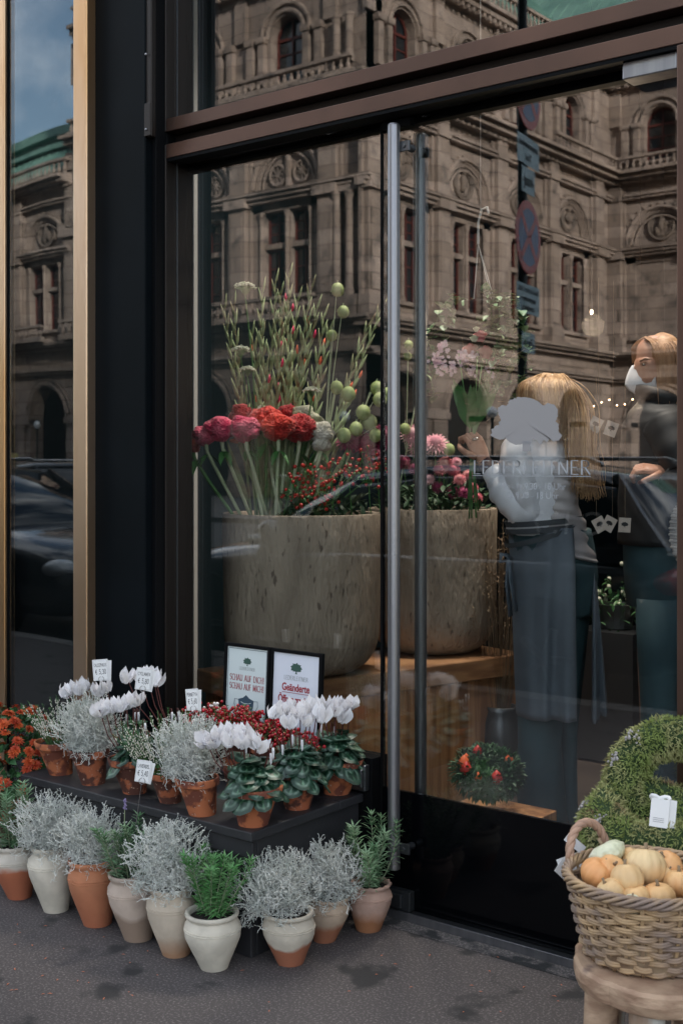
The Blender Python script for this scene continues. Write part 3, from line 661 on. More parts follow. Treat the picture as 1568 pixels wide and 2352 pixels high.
def cyc_leaf(b, c, d, up, L_, seed):         # heart-shaped marbled leaf; c = leaf base, d = direction to the tip
    rnd = random.Random(seed); d = d.normalized(); s_ = d.cross(up).normalized(); nn = s_.cross(d).normalized(); n = 16
    rings = [0, .28, .48, .62, .8, 1.0]
    cols = [(.025, .08, .035), (.007, .036, .019), (.015, .060, .032), (.19, .28, .22), (.012, .050, .028), (.008, .038, .02)]
    k = rnd.uniform(.8, 1.15); cup = rnd.uniform(-.25, .3)
    o = c + d * L_ * .42; base = len(b.v); vs = []; cs = []
    for ri, rr in enumerate(rings):
        for j in range(n if ri else 1):
            a = 2 * math.pi * j / n; u = math.cos(a); v = math.sin(a)
            rad = .55 * (1 + .10 * u * u) * (1 if u > -.85 else .62) * (1.08 if u > .95 else 1)
            w_ = rr + (.03 * math.sin(a * 7 + seed) if ri > 1 else 0)
            p = o + d * (u * rad * w_ * L_) + s_ * (v * rad * w_ * L_ * .98) + nn * (L_ * (cup * rr * rr * .35 - .16 * rr * rr * abs(v) + .02 * math.sin(5 * a + seed)))
            vein = abs(math.sin(a * 3.5)) < .28 and ri in (1, 2)
            cc_ = cols[ri] if not vein else (.12, .24, .15)
            if ri == 3: f_ = max(0, min(1, .8 + 1.6 * noise.noise(Vector((math.cos(a) * 1.7, math.sin(a) * 1.7, seed * 1.3))))); cc_ = tuple(.03 * (1 - f_) * (1, 2.6, 1.6)[q_] + cc_[q_] * f_ for q_ in range(3))
            vs.append(p); cs.append(tuple(x * k for x in cc_))
    fs = [(0, 1 + j, 1 + (j + 1) % n) for j in range(n)]
    for ri in range(len(rings) - 2):
        fs += [(1 + ri * n + j, 1 + (ri + 1) * n + j, 1 + (ri + 1) * n + (j + 1) % n, 1 + ri * n + (j + 1) % n) for j in range(n)]
    b.col = None; b0 = b.add(vs, fs); b.c += [(b0 + i, c_) for i, c_ in enumerate(cs)]
def cyc_flower(seed):
    rnd = random.Random(seed); b = MB()
    n = 5
    for k in range(n):
        a = 6.283 * k / n + rnd.uniform(-.2, .2); o = Vector((math.cos(a), math.sin(a), 0)); s_ = Vector((-math.sin(a), math.cos(a), 0)); tw = rnd.uniform(-.3, .3)
        rows = []; m = 5; sp_ = rnd.uniform(.5, 1.1)
        for i in range(m + 1):
            t = i / m; wd = .0118 * math.sin(math.pi * (t * .80 + .12)) ** .8; hgt = .031 * t; out = .003 + .017 * sp_ * math.sin(t * 1.75)
            cst = s_ * math.cos(tw * t * 2) + o * math.sin(tw * t * 2)
            rows.append([o * out + cst * (wd * q) + Vector((0, 0, hgt - .006 + .003 * (1 - abs(q)) - abs(q) * .003)) + o * (.004 * abs(q) * (1 - t)) for q in (-1, -.5, 0, .5, 1)])
        vs = [v for r_ in rows for v in r_]; b.add(vs, [(i * 5 + j, i * 5 + j + 1, (i + 1) * 5 + j + 1, (i + 1) * 5 + j) for i in range(m) for j in range(4)])
    b.ball((0, 0, -.006), (.006, .006, .005), 8, 5)
    return b
CF = [cyc_flower(k) for k in range(4)]; CFM = []
def cyclamen(root, seed, z0, Rr, spots, nleaf=46, low=.0, dome=.07):
    rnd = random.Random(seed); b = MB(); st = MB()
    for i in range(nleaf):
        q = ((i + .5) / nleaf) ** .55; a = i * 2.4 + rnd.uniform(-.2, .2); z = z0 + dome * (1 - q * q) + rnd.uniform(-.008, .012) - (low + .03) * max(0, q - .7) * .9
        c = Vector((math.cos(a) * Rr * q * .85, math.sin(a) * Rr * q * .85, z)); d = Vector((math.cos(a + rnd.uniform(-.5, .5)), math.sin(a + rnd.uniform(-.5, .5)), .35 - q * 1.5 + rnd.uniform(-.2, .2)))
        up = (Vector((math.cos(a) * .55 * q, math.sin(a) * .55 * q, 1)) + Vector((rnd.gauss(0, .15), rnd.gauss(0, .15), 0))).normalized()
        cyc_leaf(b, c - d.normalized() * .012, d, up, rnd.uniform(.042, .062), seed * 100 + i)
        st.tube([Vector((math.cos(a) * .01, math.sin(a) * .01, z0 - .02)), c * .6 + Vector((0, 0, z0 * .4 - .004)), c], .0012, 4, cap=False)
    b.build('foliage', M_cleaf, root, smooth=True)
    for i, (x, y, z, tl) in enumerate(spots):
        f = CF[(i + seed) % 4]
        if len(CFM) < 4:
            for g in CF:
                t = g.build('flower', M_cpet, root, smooth=True); CFM.append(t.data); bpy.data.objects.remove(t)
        o = bpy.data.objects.new('flower', CFM[(i + seed) % 4]); C.objects.link(o); o.parent = root; o.location = (x, y, z - .014)
        o.rotation_euler = (rnd.uniform(-.3, .3), tl, rnd.uniform(0, 6)); s_ = rnd.uniform(1.1, 1.4); o.scale = (s_, s_, s_)
        p0 = Vector((x * .3, y * .3, z0)); st.tube([p0, p0.lerp(Vector((x, y, z)), .5) + Vector((x * .12, y * .12, 0)), Vector((x, y, z - .004))], .0017, 5, cap=False)
    for i in range(3):                        # furled buds nodding on hooked stems
        a = rnd.uniform(0, 6.28); q = rnd.uniform(.3, .8) * Rr; h = z0 + dome + rnd.uniform(.01, .05); p = Vector((math.cos(a) * q, math.sin(a) * q, h))
        st.tube([Vector((p.x * .3, p.y * .3, z0)), p * .9, p + Vector((0, 0, .012)), p + Vector((.008, 0, .012)), p + Vector((.010, 0, .0))], .0014, 5, cap=False)
        bb = MB(); bb.tube([p + Vector((.010, 0, .002)), p + Vector((.011, 0, -.008)), p + Vector((.011, 0, -.024)), p + Vector((.011, 0, -.032))], [.003, .0042, .003, .0005], 7); bb.build('bud', M_cpet, root, smooth=True)
    st.build('stem', M_cstem, root, smooth=True)
def heather(root, seed, z0, Rr, H, n=36):
    rnd = random.Random(seed); g = MB(); wb_ = MB()
    for i in range(n):
        a = rnd.uniform(0, 6.283); q = rnd.random() ** .5; d = Vector((math.cos(a) * q * .75, math.sin(a) * q * .75, 1)).normalized(); l = H * rnd.uniform(.65, 1.05)
        p = Vector((math.cos(a) * Rr * q * .5, math.sin(a) * Rr * q * .5, z0)); pts = [p + d * (l * k / 8) + Vector((math.cos(a), math.sin(a), 0)) * (.01 * (k / 8) ** 2) for k in range(9)]
        g.tube(pts, .001, 3, cap=False)
        for k in range(46):
            f = rnd.random(); q_ = pts[int(f * 7.99)].lerp(pts[min(8, int(f * 7.99) + 1)], (f * 7.99) % 1); aa = rnd.uniform(0, 6.283); o = Vector((math.cos(aa), math.sin(aa), rnd.uniform(-.2, .6)))
            if .38 < f < .93: 
                wb_.ball(q_ + o * .004, (.0018, .0018, .0026), 4, 3)
            if f < .5 or f > .85 or k % 3 == 0: g.leaf(q_, o + Vector((0, 0, .8)), d, .009, .0022, 0, 1)
    g.build('foliage', M_heath, root); wb_.build('flower_spikes', M_heathw, root, smooth=True)
def pernettya(root, seed, z0, Rx, Ry, H, nb=70, white=0):
    rnd = random.Random(seed); g = MB(); rb = MB(); wb_ = MB()
    for i in range(60):
        a = rnd.uniform(0, 6.283); q = rnd.random() ** .5; p = Vector((math.cos(a) * Rx * q * .4, math.sin(a) * Ry * q * .4, z0)); e = Vector((math.cos(a) * Rx * q, math.sin(a) * Ry * q, z0 + H * rnd.uniform(.6, 1.05) * (1 - .35 * q * q)))
        pts = [p.lerp(e, k / 6) + Vector((0, 0, .006 * math.sin(k))) for k in range(7)]; g.tube(pts, .0009, 3, cap=False)
        for k in range(34):
            f = rnd.uniform(.35, 1); t = f * 6; q_ = pts[min(5, int(t))].lerp(pts[min(6, int(t) + 1)], t % 1); aa = rnd.uniform(0, 6.283)
            g.leaf(q_, Vector((math.cos(aa), math.sin(aa), rnd.uniform(.2, 1.2))), Vector((0, 0, 1)), .011, .0042, 0, 1)
        for k in range(4 + (i % 2)):
            f = rnd.uniform(.62, 1.05); q_ = pts[0].lerp(pts[6], f) + Vector((rnd.gauss(0, .006), rnd.gauss(0, .006), rnd.gauss(0, .005)))
            (wb_ if white and rnd.random() < white else rb).ball(q_, rnd.uniform(.0042, .0058), 8, 6)
    g.build('foliage', M_smleaf, root); rb.build('berries', M_berry, root, smooth=True)
    if wb_.v: wb_.build('berries', M_berryw, root, smooth=True)
# ---- display stand
SZ = .35
xs0, xs1 = -3.22, -2.215
st = thing('display_stand', 'black painted wooden display step carrying the terracotta pots', 'display stand')
b = MB(); b.box(xs0, xs1, -.56, -.172, SZ - .026, SZ); b.box(-3.02, xs1, -.171, -.058, SZ - .026, SZ); b.build('stand_top', M_stand, st, bevel=.003)
b = MB(); b.box(xs0 + .03, xs1 - .016, -.542, -.52, .001, SZ - .028); b.box(xs1 - .04, xs1 - .016, -.518, -.06, .001, SZ - .028); b.box(xs0 + .03, xs0 + .054, -.518, -.175, .001, SZ - .028)
b.box(xs0 + .02, xs1 - .006, -.549, -.543, SZ - .075, SZ - .03); b.build('side_boards', M_stand, st, bevel=.002)
# ---- pots on the ground: (base px, base py, rim px, height, rim r, belly r, base r, clay, wavy, plant, seed, label)
GP = [
 (45, 2069, 27, .165, .058, .071, .036, 'band', 1, 'lav', 1, 'half brown clay pot of lavender cut by the left edge of the photo'),
 (129, 2100, 110, .195, .053, .069, .037, 'white', 0, 'wire', 1, 'tall cream clay pot of silver wire bush left of the plain orange pot'),
 (224, 2133, 204, .19, .063, .070, .041, 'red', 0, 'wire', 2, 'plain orange clay pot with a silver wire bush'),
 (318, 2167, 291, .185, .056, .066, .040, 'stain', 0, 'lav', 2, 'grey stained clay pot of dark lavender with a price tag and one mauve bloom'),
 (405, 2203, 388, .185, .055, .069, .038, 'cream', 1, 'wire', 3, 'cream clay pot with crimped rim and the biggest silver bush'),
 (492, 2235, 486, .150, .071, .076, .037, 'white', 0, 'lav', 3, 'white clay pot of bright green lavender, nearest the camera'),
 (667, 2223, 661, .140, .068, .071, .036, 'half', 0, 'wire', 4, 'white clay pot with a bare brown foot and silver bush'),
 (745, 2169, 758, .125, .058, .061, .032, 'rosy2', 1, 'wire', 5, 'tan clay pot with crimped rim and silver bush, between white and rosy pots'),
 (846, 2145, 852, .135, .058, .063, .036, 'rosy', 1, 'lav', 4, 'rosy clay pot of lavender beside the glass door hinge'),
]
M_pots['rosy2'] = pot_mat('tan_clay', (.50, .38, .28), (.33, .13, .07), thr=(.05, .012))
pots = []
for i, (bx, by, rx, h, rr, br, bb_, cl, wv, pl, sd_, lab) in enumerate(GP):
    p = ptz(bx, by, 0); u = unit(bx); p = p + u * bb_; t = 1.35 / (by - 1065)
    nm, cat = ('potted_lavender', 'potted plant') if pl == 'lav' else ('potted_silver_bush', 'potted plant')
    root = thing(nm, lab, cat, p, 0, 'clay pots standing on the pavement')
    sh = RT * ((rx - bx) * t / h) * .9; pots.append((root, h, sh))
    ground_pot(root, h, rr, br, bb_, M_pots[cl], sh, wv)
    top = Vector((sh.x * h, sh.y * h, h * .92))
    if pl == 'wire':
        Rr, H, nb = {1: (.108, .150, 680), 2: (.102, .145, 640), 3: (.114, .175, 900), 4: (.120, .142, 850), 5: (.090, .14, 560)}[sd_]
        o = wiry(sd_, Rr, H, nb).build('foliage', M_silver, root); o.location = top + Vector((0, 0, -.005))
        if sd_ == 4: 
            o.location.x -= .035; o.location.y -= .01
            rnd = random.Random(3); d = MB()
            for k in range(7):                # sprays hanging over the rim
                q = Vector((-.09 - rnd.uniform(0, .02), -.02 - rnd.uniform(0, .03), .04)); pp = [q]
                for j in range(8): q = q + Vector((rnd.gauss(-.001, .004), rnd.gauss(-.001, .004), -.010)); pp.append(q)
                d.tube(pp, .0013, 3)
                for j in range(3, 9):
                    for _ in range(3): d.tube([pp[j], pp[j] + Vector((rnd.gauss(0, .008), rnd.gauss(0, .008), rnd.gauss(-.003, .006)))], .0011, 3)
            dd = d.build('hanging_sprays', M_silver, root); dd.location = top
    else:
        H, sp, n, ms = {1: (.20, .5, 9, M_lav), 2: (.16, .5, 9, M_lav), 3: (.180, .95, 12, M_lavd), 4: (.20, 1.35, 10, M_lav)}[sd_]
        f, s = lavender(sd_, H, sp, n, .035)
        o = f.build('foliage', ms, root); o.location = top; o = s.build('stem', M_stemw, root); o.location = top
        if sd_ == 2:
            s = MB(); q = Vector((.0, -.01, .1)); s.tube([q, q + Vector((-.004, 0, .06)), q + Vector((-.002, 0, .12))], .0011, 4); o = s.build('stem', M_stemw, root); o.location = top
            s = MB(); rnd = random.Random(1)
            for k in range(26): s.ball(q + Vector((-.002 + rnd.gauss(0, .002), rnd.gauss(0, .002), .098 + k * .0011)), .0026, 5, 4)
            o = s.build('bloom', mat('mauve_bloom', (.20, .16, .30), .7), root); o.location = top
# ---- pots on the stand
def stand_root(bx, by, rb, nm, lab, z=SZ, grp='terracotta pots on the black stand'):
    p = ptz(bx, by, z) + unit(bx) * rb
    return thing(nm, lab, 'potted plant', p, 0, grp)
def shr(bx, by, rx, h, z=SZ):
    t = (1.35 - z) / (by - 1065); return RT * ((rx - bx) * t / h) * .9
def spots(t, cx, zb, lst):                   # flower places: picture columns and rows -> local offsets; third = depth offset
    return [(((px - cx) * t) * RT.x - dd * FW.x * -1, ((px - cx) * t) * RT.y + dd * FW.y, 1.35 + (1065 - py) * t - zb, tl) for px, py, dd, tl in lst]
def spot_for(root, lst, z=SZ):
    base = root.location; out = []
    d0 = Vector((base.x - CAM.x, base.y - CAM.y)); depth = d0.dot(FW)
    for px, py, dd, tl in lst:
        t = (depth + dd) / 2778; w_ = FW * (depth + dd) + RT * ((px - 784) * t)
        out.append((CAM.x + w_.x - base.x, CAM.y + w_.y - base.y, 1.35 + (1065 - py) * t - base.z, tl))
    return out
r = stand_root(140, 1783, .037, 'potted_heather', 'white heather in the leftmost terracotta pot on the stand')
s = shr(140, 1783, 122, .105); flower_pot(r, .105, .064, .037, M_terra2, s); heather(r, 3, .09, .10, .155, 52)
r = stand_root(214, 1806, .037, 'potted_silver_bush', 'round silver bush in a drip stained terracotta pot, right of the left heather')
s = shr(214, 1806, 202, .108); flower_pot(r, .108, .065, .037, M_terra, s); o = wiry(11, .097, .155, 900).build('foliage', M_silver, r); o.location = (s.x * .1, s.y * .1, .09)
r = stand_root(310, 1827, .037, 'potted_cyclamen', 'white cyclamen in a spotted dark terracotta pot behind the lavender price card')
s = shr(310, 1827, 292, .105); flower_pot(r, .105, .062, .036, M_terra, s)
cyclamen(r, 2, .095, .075, spot_for(r, [(228, 1628, -.02, -.6), (240, 1622, 0, -.2), (258, 1618, .0, -.1), (274, 1617, -.01, .1), (290, 1611, 0, 0), (306, 1605, .0, .2), (314, 1601, .02, .4)]), 30)
r = stand_root(392, 1848, .032, 'potted_heather', 'trailing white heather in a small dark terracotta pot in the middle of the stand')
s = shr(392, 1848, 380, .088); flower_pot(r, .088, .055, .032, M_terra, s); heather(r, 5, .075, .13, .185, 80)
r = stand_root(465, 1878, .039, 'potted_silver_bush', 'silver bush in a bright terracotta pot left of the corner cyclamen')
s = shr(465, 1878, 450, .105); flower_pot(r, .105, .064, .039, M_terra2, s); o = wiry(12, .10, .155, 900).build('foliage', M_silver, r); o.location = (s.x * .1 - .03, s.y * .1, .09)
r = stand_root(581, 1903, .041, 'potted_cyclamen', 'white cyclamen in the large terracotta pot at the front corner of the stand')
s = shr(581, 1903, 586, .108); flower_pot(r, .108, .079, .041, M_terra2, s)
cyclamen(r, 4, .10, .088, spot_for(r, [(470, 1693, 0, -.9), (487, 1697, -.01, -.5), (508, 1686, 0, -.2), (527, 1695, -.02, 0), (548, 1678, .01, 0), (557, 1700, -.02, .1), (572, 1688, .0, .2), (588, 1700, -.01, .5), (596, 1708, .01, .6), (560, 1672, .02, .1), (515, 1675, .02, -.2)]), 52, .05, .085)
r = stand_root(683, 1863, .038, 'potted_cyclamen', 'white cyclamen in a dark terracotta pot, middle of the right hand three')
s = shr(683, 1863, 688, .10); flower_pot(r, .10, .064, .038, M_terra, s)
cyclamen(r, 6, .095, .088, spot_for(r, [(626, 1632, 0, -.6), (642, 1628, 0, -.2), (662, 1622, .02, 0), (678, 1632, 0, 0), (690, 1632, -.01, .1), (704, 1650, -.02, .2), (716, 1617, .02, .2), (728, 1630, .0, .4), (665, 1655, -.03, 0), (740, 1640, 0, .3)]), 52, .04, .08)
r = stand_root(773, 1829, .040, 'potted_cyclamen', 'white cyclamen in the terracotta pot closest to the glass')
s = shr(773, 1829, 786, .103); flower_pot(r, .103, .068, .040, M_terra2, s)
cyclamen(r, 8, .098, .090, spot_for(r, [(732, 1622, 0, -.3), (745, 1612, 0, 0), (757, 1630, 0, 0), (768, 1612, .02, .1), (778, 1618, 0, .2), (790, 1624, .02, .3), (806, 1610, 0, .5), (787, 1642, -.02, .1), (770, 1628, -.03, 0)]), 48, .04, .08)
# back row: cyclamens and berry bushes close to the column and the glass
BZ = SZ
r = thing('potted_cyclamen', 'white cyclamen at the far left behind the silver bush, below the first price card', 'potted plant', (-2.985, -.30, BZ), 0, 'terracotta pots on the black stand')
flower_pot(r, .12, .062, .036, M_terra, (0, 0)); cyclamen(r, 12, .115, .06, spot_for(r, [(150, 1586, 0, -.5), (165, 1578, 0, -.3), (182, 1580, .0, 0), (192, 1572, .02, .3), (228, 1582, 0, 0), (244, 1574, 0, .3)]), 24, 0, .04)
r = thing('potted_cyclamen', 'white cyclamen behind the second price card against the dark column', 'potted plant', (-2.80, -.245, BZ), 0, 'terracotta pots on the black stand')
flower_pot(r, .12, .062, .036, M_terra, (0, 0)); cyclamen(r, 14, .115, .07, spot_for(r, [(290, 1551, 0, -.2), (318, 1547, .0, 0), (336, 1543, .0, .2), (349, 1543, .02, .3), (358, 1558, 0, .5)]), 26, 0, .05)
r = thing('potted_berry_bush', 'red and white berried bush behind the middle heather', 'potted plant', (-2.74, -.21, BZ), 0, 'berry bushes at the back of the stand')
flower_pot(r, .13, .055, .036, M_terra, (0, 0)); pernettya(r, 3, .12, .085, .06, .12, white=.3)
for k, (x, y, lab) in enumerate(((-2.62, -.19, 'red berried bush below the berry price card'), (-2.50, -.17, 'red berried bush in front of the mask notice'), (-2.38, -.20, 'red berried bush between the right hand cyclamens'))):
    r = thing('potted_berry_bush', lab, 'potted plant', (x, y, BZ), 0, 'berry bushes at the back of the stand')
    ph = (.15, .13, .11)[k]; flower_pot(r, ph, .055, .034, M_terra, (0, 0)); pernettya(r, 5 + k, ph - .01, .105, .08, (.11, .105, .10)[k])
# ---- orange chrysanthemum at the left
def mum_flower(seed):
    rnd = random.Random(seed); b = MB()
    for ring, (n, l, el) in enumerate(((13, .0155, .05), (11, .012, .4), (8, .008, .9))):
        for k in range(n):
            a = 6.283 * k / n + ring * .3 + rnd.uniform(-.1, .1); d = Vector((math.cos(a) * math.cos(el), math.sin(a) * math.cos(el), math.sin(el)))
            b.leaf(Vector((0, 0, .001 * ring)), d, Vector((0, 0, 1)), l * rnd.uniform(.85, 1.1), .0055, .12, 2)
    return b
p0 = ptz(26, 1800, .16); r = thing('potted_chrysanthemum', 'orange chrysanthemum bush at the left edge beside the black stand', 'potted plant', (p0.x - .02, p0.y + .10, 0))
r.location = (-3.41, -.47, 0)
b = MB(); b.lathe([(.08, 0), (.11, .19), (.115, .2), (.10, .2), (.095, .18), (.05, .18)], 28); b.build('pot', M_terra, r, smooth=True, ang=40)
rnd = random.Random(8); b = MB(); s = MB(); fm = [mum_flower(k) for k in range(3)]; fms = []
for g in fm:
    t = g.build('flower', M_mum, r); fms.append(t.data); bpy.data.objects.remove(t)
cnt = 0
for i in range(480):
    z = rnd.random() * 1.25 - .3; a = i * 2.39996; q = math.sqrt(1 - z * z)
    d = Vector((math.cos(a) * q, math.sin(a) * q, z)); p = Vector((d.x * .185, d.y * .185, .315 + d.z * .225))
    for _ in range(2):
        e = (d + Vector((rnd.gauss(0, .5), rnd.gauss(0, .5), rnd.gauss(0, .5)))).normalized(); b.leaf(p * 1 - d * rnd.uniform(.012, .05), e, d, .03, .02, .2, 2)
    if i % 2 == 0 and z > -.15:
        o = bpy.data.objects.new('flower', fms[i % 3]); C.objects.link(o); o.parent = r; o.location = p + d * rnd.uniform(-.004, .008)
        dd = (d + Vector((0, 0, .5)) + Vector((rnd.gauss(0, .15), rnd.gauss(0, .15), 0))).normalized(); o.rotation_euler = dd.to_track_quat('Z', 'Y').to_euler(); k_ = rnd.uniform(1.15, 1.6); o.scale = (k_, k_, k_)
        s.tube([p - d * .06, p], .001, 3, cap=False)
b.build('foliage', M_green, r); s.build('stem', M_green, r)
# ================================================================ inside the shop
M_trav = mat('travertine', (.36, .295, .225), .8, c2=(.25, .20, .15), sc=5, det=8, lo=.35, hi=.65, stretch=(2.4, 2.4, .8), c3=(.13, .10, .075), sc3=22, lo3=.62, hi3=.68, bump=.9, bsc=26, bdist=.012)
M_wood = mat('oiled_oak', (.58, .29, .125), .5, c2=(.28, .125, .05), sc=4, det=8, stretch=(6, 6, .35), bump=.2, bsc=20)
M_woodt = mat('worn_oak_edge', (.36, .19, .09), .5, c2=(.22, .105, .05), sc=5, det=8, stretch=(1, 1, 6))
pl = thing('wooden_plinth', 'solid oak plinth carrying the two stone planters inside the window', 'plinth', (-2.86, .23, 0), R(-15))
# local x = along the left front edge, local y = receding edge
PZ = .555
b = MB(); b.box(-.50, 0, 0, 1.30, PZ - .085, PZ); b.build('plinth_top', M_woodt, pl, bevel=.006)
b = MB(); b.box(-.475, -.025, .025, 1.275, -.011, PZ - .088); b.build('plinth_body', M_wood, pl, bevel=.004)
def planter(x, y, R_, H, lab):
    r = thing('stone_planter', lab, 'planter', (x, y, PZ + .001), 0, 'stone planters inside the window')
    b = MB(); p = [(R_ * .55, 0)]
    for i in range(1, 11):
        a = math.pi / 2 * i / 10; p.append((R_ * .55 + R_ * .43 * math.sin(a) ** .85, .15 * (1 - math.cos(a)) + .002 * i))
    p += [(R_ * .985, H * .55), (R_ * .995, H * .8), (R_, H * .985), (R_ * .99, H), (R_ * .90, H), (R_ * .885, H * .97), (R_ * .87, H * .86), (R_ * .3, H * .85)]
    b.lathe(p, 72, (0, 0, 0), (0, 0), .012); b.build('planter_body', M_trav, r, smooth=True, ang=50)
    return r
P1 = Vector((-2.995, .58, 0)); P2 = Vector((-2.89, 1.32, 0)); PH = .605
planter(P1.x, P1.y, .305, PH, 'large round stone planter of red cockscomb and gladioli, left of the door handle')
planter(P2.x, P2.y, .275, PH, 'second stone planter of pink mums, behind the door handle')
SOIL = PZ + PH * .86
def at(px, py, dist):                         # point of picture column/row at forward distance (metres from the camera)
    t = dist / 2778; v = FW * dist + RT * ((px - 784) * t)
    return Vector((CAM.x + v.x, CAM.y + v.y, 1.35 + (1065 - py) * t))
D1 = (Vector((P1.x - CAM.x, P1.y - CAM.y))).dot(FW); D2 = (Vector((P2.x - CAM.x, P2.y - CAM.y))).dot(FW)
def curl_head(c, r, seed, amp=.5):
    b = MB(); rnd = random.Random(seed); n, m = 84, 56; vs = []
    for i in range(m + 1):
        th = math.pi * i / m
        for j in range(n):
            a = 2 * math.pi * j / n; d = Vector((math.sin(th) * math.cos(a), math.sin(th) * math.sin(a), math.cos(th)))
            f = noise.noise(d * 4.2 + Vector((seed * 7.3, 0, 0))); g = noise.noise(d * 7 + Vector((0, seed * 3.1, 0)))
            k = 1 + amp * .55 * (abs(math.sin(f * 11 + g * 5)) - .5) +   .30 * noise.noise(d * 1.5 + Vector((seed, 2, 0)))
            vs.append(Vector(c) + Vector((d.x * r * k, d.y * r * k, d.z * r * k * .8)))
    fs = [(i * n + j, (i + 1) * n + j, (i + 1) * n + (j + 1) % n, i * n + (j + 1) % n) for i in range(m) for j in range(n)]
    b.add(vs, fs); return b
def petal_mat(nm, c1, c2, rough=.75, sc=20): return mat(nm, c1, rough, c2=c2, sc=sc, sheen=.3, trans=.12)
M_ck = dict(pink=petal_mat('magenta_cockscomb', (.62, .008, .09), (.78, .16, .24), sc=16), red=petal_mat('red_cockscomb', (.55, .004, .006), (.34, .002, .004)), coral=petal_mat('coral_cockscomb', (.75, .045, .02), (.55, .02, .012)),
            rust=petal_mat('rust_cockscomb', (.42, .07, .03), (.26, .02, .02)), cream=petal_mat('cream_cockscomb', (.60, .58, .44), (.36, .38, .20)), white=petal_mat('white_cockscomb', (.66, .63, .56), (.48, .46, .36)))
M_stem = mat('pale_green_stem', (.42, .50, .30), .6, c2=(.52, .55, .38), sc=12)
M_stemg = mat('green_stem', (.07, .18, .05), .6)
M_gleaf = mat('fresh_green_leaf', (.04, .15, .035), .5, c2=(.06, .20, .05), sc=12)
HEADS = [(440, 1021, .034, 'rust', 565, -.10, 'small rust cockscomb hanging over the window frame'), (470, 1000, .041, 'pink', 572, -.12, 'magenta cockscomb second from the left'), (507, 985, .051, 'pink', 585, -.14, 'large magenta cockscomb drooping left'),
         (560, 955, .050, 'red', 605, -.02, 'flat red cockscomb at the back left'), (563, 982, .055, 'pink', 612, -.16, 'magenta and white cockscomb near the glass'), (612, 962, .057, 'coral', 618, -.10, 'coral cockscomb on the left of the pair'),
         (640, 980, .057, 'coral', 636, -.16, 'coral cockscomb nearest the glass'), (660, 955, .046, 'red', 640, .02, 'red cockscomb behind the coral ones'), (688, 985, .057, 'red', 652, -.10, 'deep red cockscomb right of the coral ones'),
         (604, 950, .034, 'cream', 640, .05, 'small cream cockscomb peeping over the coral heads'), (695, 952, .041, 'cream', 655, .0, 'cream cockscomb above the deep red one'), (718, 970, .039, 'cream', 660, -.02, 'cream cockscomb right of the deep red one'),
         (738, 993, .043, 'white', 670, -.08, 'white cockscomb at the right end'), (738, 1020, .032, 'white', 668, -.09, 'small white cockscomb drooping at the right end')]
for k, (px, py, r_, m_, bx, dd, lab) in enumerate(HEADS):
    c = at(px, py, D1 + dd); e = at(bx + (k % 5) * 4 - 8, 1183, D1 - .12 + (k % 3) * .05); e.z = SOIL + .03
    root = thing('cockscomb_flower', lab, 'flower', c, 0, 'cockscomb flowers in the stone planter')
    curl_head((0, 0, 0), r_, k + 1).build('flower_head', M_ck[m_], root, smooth=True)
    s = MB(); e = e - c; s.tube([(0, 0, -r_ * .2), Vector((0, 0, -r_ * 1.0)) + e * .06, e * .35 + Vector((0, 0, -.03)), e * .7 + Vector((0, 0, -.012)), e], [.011, .007, .0065, .0065, .006], 8); s.build('stem', M_stem if k % 5 else M_stemg, root, smooth=True)
    lf = MB(); rnd = random.Random(k)
    for _ in range(4 if k % 2 else 3):
        a = rnd.uniform(0, 6.28); lf.leaf(Vector((0, 0, -r_)) + e * .08, Vector((math.cos(a), math.sin(a), -.6)), Vector((0, 0, 1)), rnd.uniform(.05, .085), .024, .3, 4)
    lf.build('leaf', M_gleaf, root, smooth=True)
